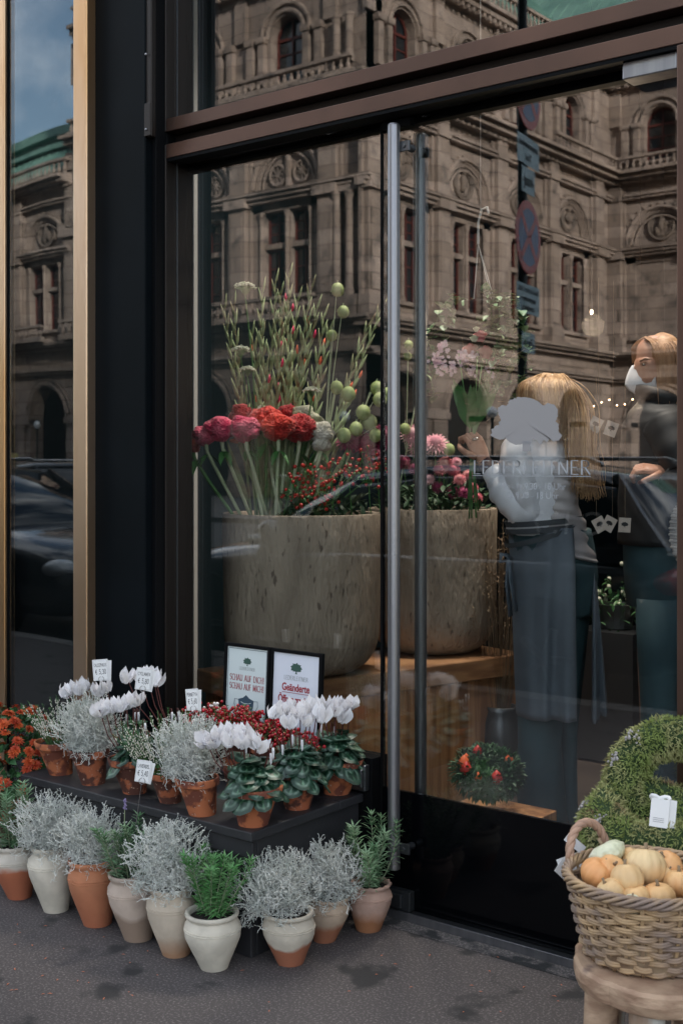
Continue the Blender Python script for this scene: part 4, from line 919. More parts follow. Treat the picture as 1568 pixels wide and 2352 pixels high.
# gladioli
M_glad = mat('gladiolus_bract', (.30, .38, .19), .6, c2=(.19, .13, .07), sc=7, lo=.48, hi=.68, stretch=(1, 1, 2))
M_gladf = {'p': mat('magenta_bud', (.60, .01, .09), .5), 'o': mat('orange_bud', (.65, .09, .02), .5)}
GL = [(523, 700, 580, 'o'), (540, 690, 590, 'o'), (598, 660, 608, 'p'), (624, 640, 615, 'p'), (640, 668, 622, 'p'), (662, 690, 640, 'p'), (672, 625, 640, 'p'), (690, 680, 645, 'o'), (712, 655, 655, 'o'), (720, 700, 650, 'p'), (738, 720, 668, 'o'),
      (650, 720, 630, 'p'), (606, 720, 610, 'p'), (765, 750, 672, 'o'), (848, 740, 700, 'o'), (868, 705, 715, 'o'), (700, 730, 650, 'p'), (632, 735, 625, 'p'), (585, 760, 600, 'o')]
for k, (px, py, bx, cl) in enumerate(GL):
    dd = .03 + .04 * (k % 4); tip = at(px, py, D1 + dd); ba = at(bx, 1180, D1 + .02); ba.z = SOIL + .02
    same = [g for g in GL if g[3] == cl]
    root = thing('gladiolus_stem', 'gladiolus spike with %s buds, its tip the %s of its colour' % ('magenta' if cl == 'p' else 'orange', rank([g[0] for g in same], same.index(GL[k]))), 'flower', ba, 0, 'gladiolus spikes with %s buds' % ('magenta' if cl == 'p' else 'orange'))
    v = tip - ba; s = MB(); pts = [v * (i / 10) + Vector((.02 * math.sin(i * .5 + k), 0, 0)) * (i / 10) for i in range(11)]
    s.tube(pts, [.0055 - .0038 * i / 10 for i in range(11)], 6); b = MB(); f = MB(); rnd = random.Random(k + 50); t = v.normalized()
    side = t.cross(Vector((FW.x, FW.y, 0))).normalized()
    for j in range(15):
        q = .36 + .62 * j / 14; i_ = min(9, int(q * 10)); p = pts[i_].lerp(pts[i_ + 1], q * 10 - i_); sg = 1 if j % 2 else -1
        L_ = .085 * (1.15 - q * .55) * rnd.uniform(.9, 1.1); d = (t + side * sg * .26 + Vector((FW.x, FW.y, 0)) * rnd.uniform(-.3, .1)).normalized()
        b.tube([p, p + d * L_ * .3, p + d * L_ * .65 + t * .006, p + d * L_ + t * .012], [.003, .0085 * (1.25 - q * .7), .0062 * (1.2 - q * .6), .0004], 6, sy=.6)
        if rnd.random() < .15 and q < .85:
            p2 = p + d * L_ * .72; f.tube([p2, p2 + (d + t * .2) * .014, p2 + (d + t) * .017], [.0045, .0058, .001], 6)
    if k in (0, 2, 8):
        p2 = pts[4]; f.tube([p2, p2 + side * .03 - t * .0, p2 + side * .055], [.006, .012, .004], 8)
    s.build('stem', M_glad, root); b.build('buds', M_glad, root, smooth=True)
    if f.v: f.build('opening_buds', M_gladf[cl], root, smooth=True)
    lf = MB(); 
    for j in range(2): lf.leaf(pts[j + 1], (t + side * rnd.uniform(-.25, .25)).normalized(), Vector((FW.x, FW.y, 0)), .30, .02, .05, 5)
    lf.build('leaf', M_glad, root, smooth=True)
# white lace umbels
M_lace = mat('white_lace_flower', (.62, .62, .52), .7, c2=(.45, .5, .35), sc=60)
for k, (px, py, bx, r_, lab) in enumerate(((563, 668, 604, .042, 'white umbel flower, highest on the left'), (553, 812, 595, .036, 'white umbel flower in the middle left'), (568, 856, 600, .03, 'small white umbel flower below the other two'), (716, 905, 655, .032, 'white umbel flower right of the gladioli'))):
    c = at(px, py, D1 - .05); e = at(bx, 1185, D1 - .02); e.z = SOIL + .02; e -= c; root = thing('umbel_flower', lab, 'flower', c, 0, 'white umbel flowers')
    b = MB(); s = MB(); rnd = random.Random(k)
    for i in range(26):
        a = i * 2.4; q = math.sqrt(i / 26); d = Vector((math.cos(a) * q, math.sin(a) * q, .75 - .45 * q * q)); p = d * r_
        s.tube([(0, 0, -r_ * .5), p * .5, p], .0011, 3)
        for _ in range(6): b.ball(p + Vector((rnd.gauss(0, .003), rnd.gauss(0, .003), rnd.gauss(.001, .002))), .0030, 5, 4)
    s.tube([Vector((0, 0, -r_ * .5)), e * .3 + Vector((.01, 0, 0)), e * .7, e], .0032, 6)
    b.build('flower_head', M_lace, root, smooth=True); s.build('stem', M_stemg, root)
# balloon pods
M_pod = mat('pale_green_pod', (.38, .46, .20), .6, c2=(.30, .38, .14), sc=14, trans=.2)
PODS = [(775, 665, .024), (788, 716, .022), (762, 770, .020), (800, 905, .027), (773, 890, .024), (866, 892, .026), (872, 918, .026), (834, 948, .028), (848, 970, .030), (818, 985, .026), (938, 792, .018), (936, 818, .016), (890, 905, .026), (930, 985, .022), (1031, 1033, .024), (862, 1000, .024), (790, 1000, .026)]
for j, idx in enumerate(([0, 1, 2, 3, 4, 16], [5, 6, 7, 8, 9, 15], [10, 11, 12, 13, 14])):
    bx = (712, 745, 900)[j]; D = (D1, D1 + .05, D2 - .1)[j]
    ba = at(bx, 1185, D); ba.z = SOIL + .02; root = thing('balloon_milkweed_branch', ('branch of pale hairy green pods among the gladioli', 'branch of crowded green pods left of the door handle', 'branch of pale green pods spreading right of the door handle')[j], 'branch', ba, 0, 'branches of green balloon pods')
    s = MB(); cen = at((770, 850, 960)[j], 900, D) - ba; s.tube([(0, 0, 0), cen * .5, cen], .0035, 6)
    for i in idx:
        px, py, r_ = PODS[i]; c = at(px, py, D - .06 + .02 * (i % 3)) - ba; b = MB(); b.ball(c, (r_, r_, r_ * 1.12), 18, 12, .06, 3, seed=i)
        rnd = random.Random(i)
        for _ in range(60):
            d = Vector((rnd.gauss(0, 1), rnd.gauss(0, 1), rnd.gauss(0, 1))).normalized(); b.tube([c + d * r_, c + d * (r_ + .005)], .0005, 3, cap=False)
        b.build('pod', M_pod, root, smooth=True)
        s.tube([cen * .55, (c + cen * .55) * .5 + Vector((0, 0, .04)), c + Vector((0, 0, r_ + .012)), c + Vector((0, 0, r_))], .0016, 5)
    s.build('stem', M_stem, root)
# red hypericum sprays
M_hyp = mat('scarlet_berry', (.50, .022, .012), .3, c2=(.36, .01, .008), sc=30)
HY = ((680, 1115, D1 - .17), (715, 1090, D1 - .16), (760, 1095, D1 - .18), (800, 1075, D1 - .14), (845, 1090, D1 - .08), (865, 1060, D1 - .02), (745, 1140, D1 - .2), (690, 1145, D1 - .2))
for k, (px, py, D) in enumerate(HY):
    c = at(px, py, D); root = thing('berry_spray', 'spray of scarlet berries above the stone planter, %s' % rank([h_[0] for h_ in HY], k), 'flower', c, 0, 'sprays of scarlet berries')
    b = MB(); g = MB(); rnd = random.Random(k + 9)
    g.tube([(0, 0, .02), (0, .01, -.1), (0, .03, SOIL + .02 - c.z)], .0018, 4)
    for i in range(22):
        p = Vector((rnd.gauss(0, .03), rnd.gauss(0, .022), rnd.gauss(0, .03))); b.ball(p, rnd.uniform(.0058, .0078), 10, 7); g.tube([p, p * .5 - Vector((0, 0, .03))], .0009, 3)
        for _ in range(2): g.leaf(p * .9, Vector((rnd.gauss(0, 1), rnd.gauss(0, 1), rnd.gauss(0, .6))), Vector((0, 0, 1)), .022, .009, .1, 2)
    b.build('berries', M_hyp, root, smooth=True); g.build('foliage', M_gleaf, root)
# dark filler foliage in both planters
for k, (P_, R_, sd_, lab) in enumerate(((P1, .25, 3, 'dark leafy filling of the left stone planter'), (P2, .24, 4, 'dark leafy filling of the right stone planter'))):
    b = MB(); rnd = random.Random(sd_)
    for i in range(650):
        a = rnd.uniform(0, 6.283); q = rnd.random() ** .5 * R_; p = Vector((P_.x + math.cos(a) * q, P_.y + math.sin(a) * q, SOIL + rnd.uniform(0, .14 if k == 0 else .17)))
        if k == 0 and (p - Vector((P_.x, P_.y, p.z))).dot(Vector((RT.x, RT.y, 0))) < -.06: continue
        b.leaf(p, Vector((rnd.gauss(0, 1), rnd.gauss(0, 1), rnd.uniform(.3, 1.5))), Vector((0, 0, 1)), rnd.uniform(.04, .07), .02, .2, 3)
    tag(b.build('foliage_filling', mat('dark_leaf_%d' % k, (.018, .05, .022), .6, c2=(.03, .07, .03)), smooth=True), lab, 'foliage', kind='stuff')
# pompon and daisy type blooms
def ray_flower(r_, seed, dens=1.0, w_=.16):
    b = MB(); rnd = random.Random(seed)
    for ring in range(6):
        el = -.15 + ring * .27; n = int((20 - 2 * ring) * dens); l = r_ * (1 - ring * .09)
        for k in range(n):
            a = 6.283 * k / n + ring * .5; d = Vector((math.cos(a) * math.cos(el), math.sin(a) * math.cos(el), math.sin(el)))
            b.leaf(Vector((0, 0, 0)), d, Vector((0, 0, 1)), l * rnd.uniform(.85, 1.08), r_ * w_, .14, 3)
    b.ball((0, 0, r_ * .15), r_ * .45, 10, 7); return b
M_bl = dict(burg=petal_mat('burgundy_petal', (.16, .004, .035), (.25, .008, .06)), pink=petal_mat('pink_petal', (.66, .24, .32), (.72, .42, .46)), rose=petal_mat('rose_petal', (.58, .10, .15), (.66, .26, .26)), mag=petal_mat('magenta_petal', (.30, .02, .10), (.40, .05, .14)), yel=petal_mat('lime_petal', (.45, .5, .2), (.5, .55, .3)))
BL = [(800, 1012, .055, 'burg', 0), (840, 1018, .060, 'burg', 0), (876, 1002, .062, 'burg', 0), (862, 1045, .045, 'burg', 0), (945, 998, .058, 'pink', 1), (958, 1032, .045, 'pink', 1), (1000, 1018, .062, 'pink', 1), (1022, 1062, .038, 'rose', 1), (1040, 1078, .036, 'rose', 1), (1010, 1078, .034, 'rose', 1),
      (1055, 1100, .034, 'rose', 1), (1075, 1090, .030, 'rose', 1), (985, 1100, .032, 'pink', 1), (1005, 1118, .034, 'mag', 1), (1040, 1130, .036, 'mag', 1), (1065, 1130, .034, 'mag', 1), (1085, 1118, .030, 'rose', 1), (965, 1110, .034, 'mag', 1), (1096, 1142, .028, 'rose', 1), (950, 1075, .034, 'mag', 1), (1048, 1060, .026, 'pink', 1), (925, 1060, .04, 'burg', 1)]
nm_ = {'burg': 'burgundy dahlia', 'pink': 'pale pink chrysanthemum', 'rose': 'rose chrysanthemum', 'mag': 'dark magenta pompon', 'yel': 'lime'}
cnts = {}
for k, (px, py, r_, m_, pl_) in enumerate(BL):
    D = (D1 + .0, D2 - .12)[pl_] + .02 * (k % 3); c = at(px, py, D)
    big = ', large' if r_ > .05 else ''
    same = [g for g in BL if g[3] == m_]
    root = thing('cut_flower', '%s%s bloom, %s of its kind in the stone planters' % (nm_[m_], big, rank([g[0] for g in same], same.index(BL[k]))), 'flower', c, 0, nm_[m_] + ' blooms')
    o = ray_flower(r_, k, 1.0, .2).build('flower_head', M_bl[m_], root, smooth=True); d = Vector((-FW.x * .8 + .1 * math.sin(k), -FW.y * .8, .55 + .2 * math.cos(k * 2))).normalized(); o.rotation_euler = d.to_track_quat('Z', 'Y').to_euler()
    s = MB(); e = Vector(((P1, P2)[pl_].x, (P1, P2)[pl_].y, SOIL + .01)) - c; s.tube([-d * r_ * .2, Vector((0, 0, -.06)) + e * .1, e], .0028, 5); s.build('stem', M_stemg, root)
# ---------------------------------------------------------------- people
M_skin = mat('warm_skin', (.46, .25, .17), .5, c2=(.42, .21, .14), sc=20, spec=.4)
M_hair = mat('blond_hair', (.60, .38, .19), .45, c2=(.34, .19, .09), sc=9, det=6, stretch=(5, 5, .5), bump=.4, bsc=40)
M_hair2 = mat('light_blond_hair', (.52, .30, .16), .45, c2=(.34, .18, .09), sc=9, det=6, stretch=(5, 5, .5), bump=.4, bsc=40)
M_shirt = mat('white_satin_blouse', (.80, .80, .84), .42, c2=(.60, .61, .66), sc=3)
M_vest = mat('pale_grey_satin', (.40, .37, .37), .4, c2=(.30, .28, .29), sc=4)
M_apron = mat('blue_grey_apron', (.115, .14, .17), .8, c2=(.09, .11, .135), sc=4, bump=.15, bsc=300, bdist=.001)
M_jean = mat('teal_dark_jeans', (.018, .050, .062), .8, c2=(.028, .068, .082), sc=6, bump=.2, bsc=200, bdist=.001)
M_jacket = mat('black_padded_jacket', (.006, .0065, .008), .6, c2=(.010, .011, .013), sc=5)
M_dry_brow = mat('brown_brow', (.16, .09, .05), .7)
M_mask = mat('white_face_mask', (.74, .75, .78), .7)
M_shoe = mat('pale_pink_shoe', (.50, .36, .34), .5)
M_knit = mat('silver_woven_leather', (.46, .43, .40), .4)
M_ring = mat('silver_ring', (.6, .6, .6), .2, metal=1)
def skin_body(name, joints, edges, m, parent, sub=2):
    me = bpy.data.meshes.new(name); me.from_pydata([j[:3] for j in joints], edges, []); me.materials.append(m)
    o = bpy.data.objects.new(name, me); C.objects.link(o); o.parent = parent
    md = o.modifiers.new('skin', 'SKIN'); md.use_smooth_shade = True
    if not me.skin_vertices: 
        bpy.context.view_layer.update()
    for i, j in enumerate(joints):
        r = j[3]; me.skin_vertices[0].data[i].radius = (r, j[4] if len(j) > 4 else r); me.skin_vertices[0].data[i].use_root = (i == 0)
    s = o.modifiers.new('sub', 'SUBSURF'); s.levels = sub; s.render_levels = sub
    return o
def make_skin(name, joints, edges, m, parent, sub=2):
    bm = bmesh.new(); lay = bm.verts.layers.skin.verify(); vs = []
    for i, j in enumerate(joints):
        v = bm.verts.new(j[:3]); r = j[3]; v[lay].radius = (r, j[4] if len(j) > 4 else r); v[lay].use_root = (i == 0); vs.append(v)
    for a, c in edges: bm.edges.new((vs[a], vs[c]))
    me = bpy.data.meshes.new(name); bm.to_mesh(me); bm.free(); me.materials.append(m)
    o = bpy.data.objects.new(name, me); C.objects.link(o); o.parent = parent
    md = o.modifiers.new('skin', 'SKIN'); md.use_smooth_shade = True
    s = o.modifiers.new('sub', 'SUBSURF'); s.levels = sub; s.render_levels = sub
    return o
def ell_ring(c, rx, ry, n=28, rot=0, fold=0, ph=0, fn=7, tiltx=0, tilty=0):
    out = []
    for j in range(n):
        a = 2 * math.pi * j / n; k = 1 + fold * math.sin(a * fn + ph)
        x, y = math.cos(a) * rx * k, math.sin(a) * ry * k; x, y = x * math.cos(rot) - y * math.sin(rot), x * math.sin(rot) + y * math.cos(rot)
        out.append(Vector((c[0] + x, c[1] + y, c[2] + tiltx * x + tilty * y)))
    return out
def limb(b, pts, rs, n=18, fold=0, fn=5, seed=0, cap=True):
    P_ = [Vector(p) for p in pts]; k = len(P_); q = []
    m = 5                                           # Catmull-Rom resample
    for i in range(k - 1):
        p0, p1, p2, p3 = P_[max(i - 1, 0)], P_[i], P_[i + 1], P_[min(i + 2, k - 1)]
        for j in range(m):
            t = j / m; q.append((0.5 * ((2 * p1) + (p2 - p0) * t + (2 * p0 - 5 * p1 + 4 * p2 - p3) * t * t + (3 * p1 - p0 - 3 * p2 + p3) * t ** 3), rs[i] + (rs[i + 1] - rs[i]) * (t * t * (3 - 2 * t))))
    q.append((P_[-1], rs[-1])); up = None; rings = []
    for i, (p, r) in enumerate(q):
        t = (q[min(i + 1, len(q) - 1)][0] - q[max(i - 1, 0)][0]).normalized()
        up = t.orthogonal().normalized() if up is None else (up - t * up.dot(t)).normalized()
        bb = t.cross(up); ring = []
        for j in range(n):
            a = 2 * math.pi * j / n; f = 1 + fold * noise.noise(Vector((math.cos(a) * 1.2, math.sin(a) * 1.2, i * .45 + seed))) + fold * .45 * math.sin(i * 1.7 + math.sin(a + seed) * 2)
            ring.append(p + up * (math.cos(a) * r * f) + bb * (math.sin(a) * r * f))
        rings.append(ring)
    b.loft(rings, cap); return b
def hand(root, wrist, palm_d, finger_d, side, m, curl=1.3, s=1.0, name='hand'):
    """palm with four bent fingers and a thumb; finger_d = along the palm, palm_d = out of the palm, side = towards the thumb"""
    f = Vector(finger_d).normalized(); p = Vector(palm_d); p = (p - f * p.dot(f)).normalized(); sd_ = Vector(side); sd_ = (sd_ - f * sd_.dot(f) - p * sd_.dot(p)).normalized()
    w_ = Vector(wrist); b = MB()
    rings = []
    for (d, wx, th) in ((-.045, .024, .019), (0, .026, .018), (.03, .037, .017), (.065, .041, .015), (.085, .040, .012)):
        rings.append([w_ + f * d * s + sd_ * (math.cos(a) * wx * s) + p * (math.sin(a) * th * s) for a in [2 * math.pi * k / 16 for k in range(16)]])
    b.loft(rings)
    for i, (off, L_) in enumerate(((.029, .072), (.010, .080), (-.010, .074), (-.029, .058))):
        q = w_ + (f * .078 + sd_ * off) * s; d = f.copy(); pts = [q - f * .012 * s, q]; ang = [.35, .95, .85]
        th = 0
        for k, seg in enumerate((.42, .32, .26)):
            th += ang[k] * curl * (1 + .06 * i); d = f * math.cos(th) + p * math.sin(th); q = q + d * (L_ * seg * s); pts.append(q)
        b.tube(pts, [.0095 * s, .0098 * s, .0092 * s, .0085 * s, .0065 * s], 10)
        b.ball(pts[-1], .0066 * s, 8, 6)
        for k in (1, 2, 3): b.ball(pts[k], .0098 * s * (1.04 - .05 * k), 8, 6)
    q = w_ + (f * .022 + sd_ * .030) * s; pts = [q, q + (f * .030 + sd_ * .026 + p * .012) * s, q + (f * .055 + sd_ * .024 + p * .030) * s, q + (f * .068 + sd_ * .008 + p * .045) * s]
    b.tube(pts, [.013 * s, .0115 * s, .010 * s, .007 * s], 10); b.ball(pts[-1], .0072 * s, 8, 6)
    return b
# --- florist, seen from behind, facing away to the left; local x = picture right, y = away
K = .00160; FX = 1262
fd = K * 2778
f0 = at(FX, 1065, fd); fl = thing('person', 'long haired blond woman in white blouse and grey apron holding up a bouquet', 'person', (f0.x, f0.y, -.011), R(YAW))
def fp(px, py, dy=0.0): return Vector(((px - FX) * K, dy, 1.361 + (1065 - py) * K))
J = [(*fp(1262, 1290), .125, .10), (*fp(1255, 1210), .10, .085), (*fp(1240, 1110), .125, .09), (*fp(1243, 1030), .075, .07), (*fp(1248, 1000), .05), (*fp(1250, 960), .05), (*fp(1252, 915, -.01), .085, .095), (*fp(1252, 880, -.01), .06, .07),
     (*fp(1190, 1040, -.02), .055), (*fp(1210, 1185, -.04), .042), (*fp(1128, 1078, .02), .03), (*fp(1112, 1056, .03), .023),
     (*fp(1296, 1040, .0), .055), (*fp(1300, 1150, .18), .042), (*fp(1220, 1110, .30), .028),
     (*fp(1232, 1340), .08), (*fp(1236, 1600), .045), (*fp(1240, 1850), .035), (*fp(1238, 1895, .05), .035), (*fp(1308, 1340, .02), .075), (*fp(1312, 1600, .05), .036), (*fp(1308, 1850, .05), .03), (*fp(1308, 1895, .09), .03)]
E = [(0, 1), (1, 2), (2, 3), (3, 4), (4, 5), (5, 6), (6, 7), (2, 8), (8, 9), (9, 10), (10, 11), (2, 12), (12, 13), (13, 14), (0, 15), (15, 16), (16, 17), (17, 18), (0, 19), (19, 20), (20, 21), (21, 22)]
make_skin('body', J, E, M_skin, fl)
hb = hand(fl, fp(1113, 1056, .03), (-.62, .78, .1), (-.42, .10, .9), (-.55, -.75, .3), M_skin, 1.1, 1.0)
hb.build('hand', M_skin, fl, smooth=True)
b = MB(); hb2 = hand(fl, fp(1220, 1110, .30), (-.3, .8, .3), (-.6, .2, .5), (0, -.4, .8), M_skin); hb2.build('hand', M_skin, fl, smooth=True)
b = MB(); c = fp(1092, 1010, .02)
for z_ in (0, .006): b.tube([c + Vector((math.cos(a) * .0125, math.sin(a) * .0125, z_ + math.cos(a) * .003)) for a in [k * .5236 for k in range(13)]], .0018, 6, cap=False)
b.build('ring', M_ring, fl, smooth=True)
# blouse: torso and sleeves
b = MB()
def torso(rows, n=36, fold=.02, seed=0):
    rings = []
    for i, (xl, xr, py, dep, yc) in enumerate(rows):
        cx = (xl + xr) / 2; rx = (xr - xl) / 2 * K; rings.append([v + Vector((0, 0, .004 * math.sin(k * 1.3 + i))) for k, v in enumerate(ell_ring(fp(cx, py, yc), rx, dep, n, 0, fold, i * .7 + seed, 6))])
    return rings
ROWS = [(1232, 1266, 984, .05, 0), (1222, 1282, 998, .06, 0), (1196, 1304, 1012, .085, 0), (1180, 1314, 1035, .105, 0), (1180, 1318, 1070, .115, 0), (1178, 1316, 1110, .115, 0), (1176, 1320, 1150, .115, 0), (1168, 1328, 1190, .115, 0), (1162, 1338, 1225, .125, 0)]
def smooth_rows(rows, m=4):
    out = []
    for i in range(len(rows) - 1):
        for j in range(m): t = j / m; out.append(tuple(a + (c - a) * t for a, c in zip(rows[i], rows[i + 1])))
    out.append(rows[-1]); return out
b.loft(torso(smooth_rows(ROWS), fold=.014)); b.build('blouse', M_shirt, fl, smooth=True)
b = MB(); limb(b, [fp(1196, 1020, -.0), fp(1186, 1060, -.045), fp(1200, 1120, -.06), fp(1212, 1172, -.06), fp(1188, 1165, -.045), fp(1160, 1128, -.02), fp(1141, 1098, .0)], [.060, .068, .064, .056, .062, .062, .044], 30, .10, 5, 3); b.build('sleeve', M_shirt, fl, smooth=True)
b = MB(); limb(b, [fp(1148, 1110, -.005), fp(1140, 1096, .0), fp(1130, 1082, .014)], [.044, .045, .040], 20, .02); b.build('cuff', M_shirt, fl, smooth=True)
b = MB(); limb(b, [fp(1134, 1088, .01), fp(1122, 1072, .02), fp(1112, 1060, .028)], [.036, .030, .025], 16, .02); b.build('dark_cuff', mat('dark_undershirt', (.035, .012, .018), .8), fl, smooth=True)
b = MB(); limb(b, [fp(1286, 1022, .0), fp(1302, 1060, .04), fp(1308, 1120, .12), fp(1300, 1155, .18), fp(1270, 1140, .25), fp(1235, 1118, .29)], [.062, .066, .056, .052, .046, .036], 22, .07, 5, 9); b.build('sleeve', M_shirt, fl, smooth=True)
# grey satin vest with drag folds and tail
VR = [(1236, 1316, 1062, .121, -.002), (1232, 1322, 1085, .124, -.002), (1232, 1326, 1110, .124, -.003), (1230, 1324, 1140, .122, -.003), (1228, 1330, 1170, .122, -.003), (1222, 1342, 1190, .126, -.003), (1215, 1352, 1225, .135, -.004), (1230, 1366, 1262, .142, -.004), (1242, 1368, 1276, .142, -.004)]
rings = []
for i, (xl, xr, py, dep, yc) in enumerate(smooth_rows(VR, 5)):
    cx = (xl + xr) / 2; rings.append([v + Vector((0, 0, 0)) for v in ell_ring(fp(cx, py, yc), (xr - xl) / 2 * K * (1 + .03 * math.sin(i * 1.35)), dep * (1 + .035 * math.sin(i * 1.35 + .4)), 40, 0, .01, i * .4, 5, -.25 if i > 26 else -.12, 0)])
b = MB(); b.loft(rings, False); b.build('vest', M_vest, fl, smooth=True)
# jeans
b = MB(); b.loft(torso(smooth_rows([(1176, 1356, 1215, .13, 0), (1178, 1366, 1270, .142, 0), (1182, 1372, 1320, .14, 0), (1186, 1366, 1380, .13, 0), (1190, 1358, 1410, .12, 0)]), fold=.006))
for xl, sd_ in (((1186, 1278, 1395), (1190, 1272, 1500), (1192, 1278, 1600), (1190, 1290, 1640), (1188, 1290, 1720), (1188, 1294, 1800), (1188, 1300, 1860), (1192, 1306, 1900)), 1), (((1274, 1362, 1395), (1276, 1352, 1500), (1280, 1340, 1600), (1286, 1332, 1680), (1286, 1330, 1780), (1286, 1332, 1850), (1284, 1338, 1900)), 4):
    rows = [(a, c, p, (c - a) / 2 * K * 1.15, .0 if sd_ == 1 else .05) for a, c, p in xl]; b.loft(torso(smooth_rows(rows), 26, .03, sd_))
b.build('jeans', M_jean, fl, smooth=True)
b = MB(); b.box(-.0, .0, 0, 0, 0, 0)
for px, dy in ((1240, -.0), (1305, .06)):
    q = fp(px, 1904, dy); b = MB(); b.ball(Vector((q.x - .03, dy + .05, .035)), (.05, .12, .035), 14, 8); b.build('shoe', M_blackm, fl, smooth=True)
# apron: wrapped sheet, open at the back right
def sheet(b, cols, th=.003):                  # cols: list of polylines (columns of points), thickened towards the body
    k = len(cols); m = len(cols[0]); vs = [p for c_ in cols for p in c_] + [p + Vector((0, th, 0)) for c_ in cols for p in c_]; o = k * m
    fs = []
    for i in range(k - 1):
        for j in range(m - 1):
            a = i * m + j; fs += [(a, a + 1, a + m + 1, a + m), (o + a, o + a + m, o + a + m + 1, o + a + 1)]
    for i in range(k - 1): fs += [(i * m, (i + 1) * m, o + (i + 1) * m, o + i * m), (i * m + m - 1, o + i * m + m - 1, o + (i + 1) * m + m - 1, (i + 1) * m + m - 1)]
    for j in range(m - 1): fs += [(j, o + j, o + j + 1, j + 1), ((k - 1) * m + j, (k - 1) * m + j + 1, o + (k - 1) * m + j + 1, o + (k - 1) * m + j)]
    b.add(vs, fs)
def apron_cols(top, bot, ya, yb, n=22, m=30, seed=0, bulge=.03, y0=1205, y1=1640, hem=0):
    cols = []
    for i in range(n + 1):
        u = i / n; col = []
        for j in range(m + 1):
            v = j / m; xt = top[0] + (top[1] - top[0]) * u; xb = bot[0] + (bot[1] - bot[0]) * u; hip = math.sin(min(1, v / .25) * math.pi / 2)
            px = xt + (xb - xt) * v; py = y0 + (y1 - y0) * v + hem * u * v
            y = ya + (yb - ya) * u - bulge * math.sin(math.pi * u) ** .7 - .03 * hip + .026 * math.sin(u * 9 + seed + v * 1.5) * v + .008 * math.sin(u * 21 + seed) * v + .006 * math.sin(u * 17 + v * 3 + seed) - .02 * v
            col.append(fp(px, py, y))
        cols.append(col)
    return cols
b = MB(); sheet(b, apron_cols((1168, 1300), (1184, 1300), .02, -.135, seed=1, bulge=.065, y0=1208, y1=1640, hem=-10)); sheet(b, apron_cols((1352, 1366), (1345, 1396), -.05, .06, n=10, seed=2, y0=1262, y1=1648, hem=-14), .003)
b.build('apron', M_apron, fl, smooth=True)
b = MB()
for i, (y0, y1, w_) in enumerate(((1196, 1188, 13), (1212, 1204, 13), (1226, 1200, 12))):
    b.loft([ell_ring(fp(1248, y0 - w_ * .8 * s_, -.004), 88 * K * (1.0 + .01 * i) + .004 * math.sin(s_ * 2), .140 + .004 * i, 40, 0, .006, i, 5, (y0 - y1) * K / .14) for s_ in (-.6, -.2, .2, .6)], False)
b.build('apron_ties', mat('dark_apron_band', (.045, .052, .06), .8), fl, smooth=True)
b = MB(); q = fp(1166, 1275, -.03)
b.tube([q, q + Vector((-.03, -.01, .006)), q + Vector((-.035, -.01, -.022)), q + Vector((-.005, 0, -.016))], .011, 8, sy=.35); b.tube([q, q + Vector((-.008, -.01, -.10)), q + Vector((.004, -.01, -.22))], .014, 8, sy=.25); b.tube([q, q + Vector((.006, -.02, -.10)), q + Vector((.022, -.02, -.2))], .012, 8, sy=.25); b.build('bow', M_apron, fl, smooth=True)
# hair: cap plus many strands
def hair(parent, cap_c, cap_r, strands, m, seed, r0=.0035, name='hair'):
    b = MB(); rnd = random.Random(seed); b.ball(cap_c, cap_r, 26, 18, .04, 2)
    for pts, sp_, n in strands:
        P_ = [Vector(p) for p in pts]
        for i in range(n):
            o1 = Vector((rnd.gauss(0, 1), rnd.gauss(0, 1), rnd.gauss(0, .5))); q = []
            k = len(P_)
            for s_ in range((k - 1) * 4 + 1):
                t = s_ / 4; a = min(k - 2, int(t)); f = t - a; p0, p1, p2, p3 = P_[max(a - 1, 0)], P_[a], P_[a + 1], P_[min(a + 2, k - 1)]
                p = 0.5 * ((2 * p1) + (p2 - p0) * f + (2 * p0 - 5 * p1 + 4 * p2 - p3) * f * f + (3 * p1 - p0 - 3 * p2 + p3) * f ** 3)
                w_ = sp_[a] + (sp_[min(a + 1, k - 1)] - sp_[a]) * f; q.append(p + o1 * w_ + Vector((.005 * math.sin(s_ * .55 + i * .7), 0, .0)) * (s_ / (4 * k)))
            L_ = len(q); b.tube(q, [r0 * (1 - .75 * j / L_) for j in range(L_)], 4, cap=False)
    return b.build(name, m, parent, smooth=True)
hair(fl, fp(1254, 912, -.012), (.092, .100, .088), [([fp(1246 + k * 8, 862, -.02 - .01 * (k % 2)), fp(1212 + k * 16, 885, -.105), fp(1212 + k * 17, 930, -.125), fp(1222 + k * 14, 975, -.118), fp(1232 + k * 12, 1005, -.11)], (.004, .008, .010, .010, .010), 110) for k in range(6)] +
     [([fp(1262, 862, -.02), fp(1300, 890, -.08), fp(1318, 940, -.10), fp(1318, 990, -.12), fp(1318, 1040, -.13), fp(1326, 1085, -.13), fp(1326, 1122, -.12)], (.004, .012, .020, .022, .022, .022, .024), 300),
      ([fp(1275, 868, -.0), fp(1312, 900, -.03), fp(1318, 960, -.06), fp(1326, 1010, -.10), fp(1336, 1060, -.11), fp(1338, 1105, -.11), fp(1340, 1138, -.10)], (.004, .008, .012, .014, .015, .017, .022), 170),
      ([fp(1240, 862, .0), fp(1200, 885, -.03), fp(1196, 930, -.04), fp(1206, 970, -.03)], (.004, .008, .010, .012), 60)], M_hair, 4, .0023)
b = MB(); b.ball(fp(1254, 918, .012), (.072, .078, .085), 18, 14); b.ball(fp(1238, 915, .075), (.035, .03, .05), 10, 8)
b.ball(fp(1236, 920, .11), (.012, .018, .014), 8, 6); b.build('face', M_skin, fl, smooth=True)
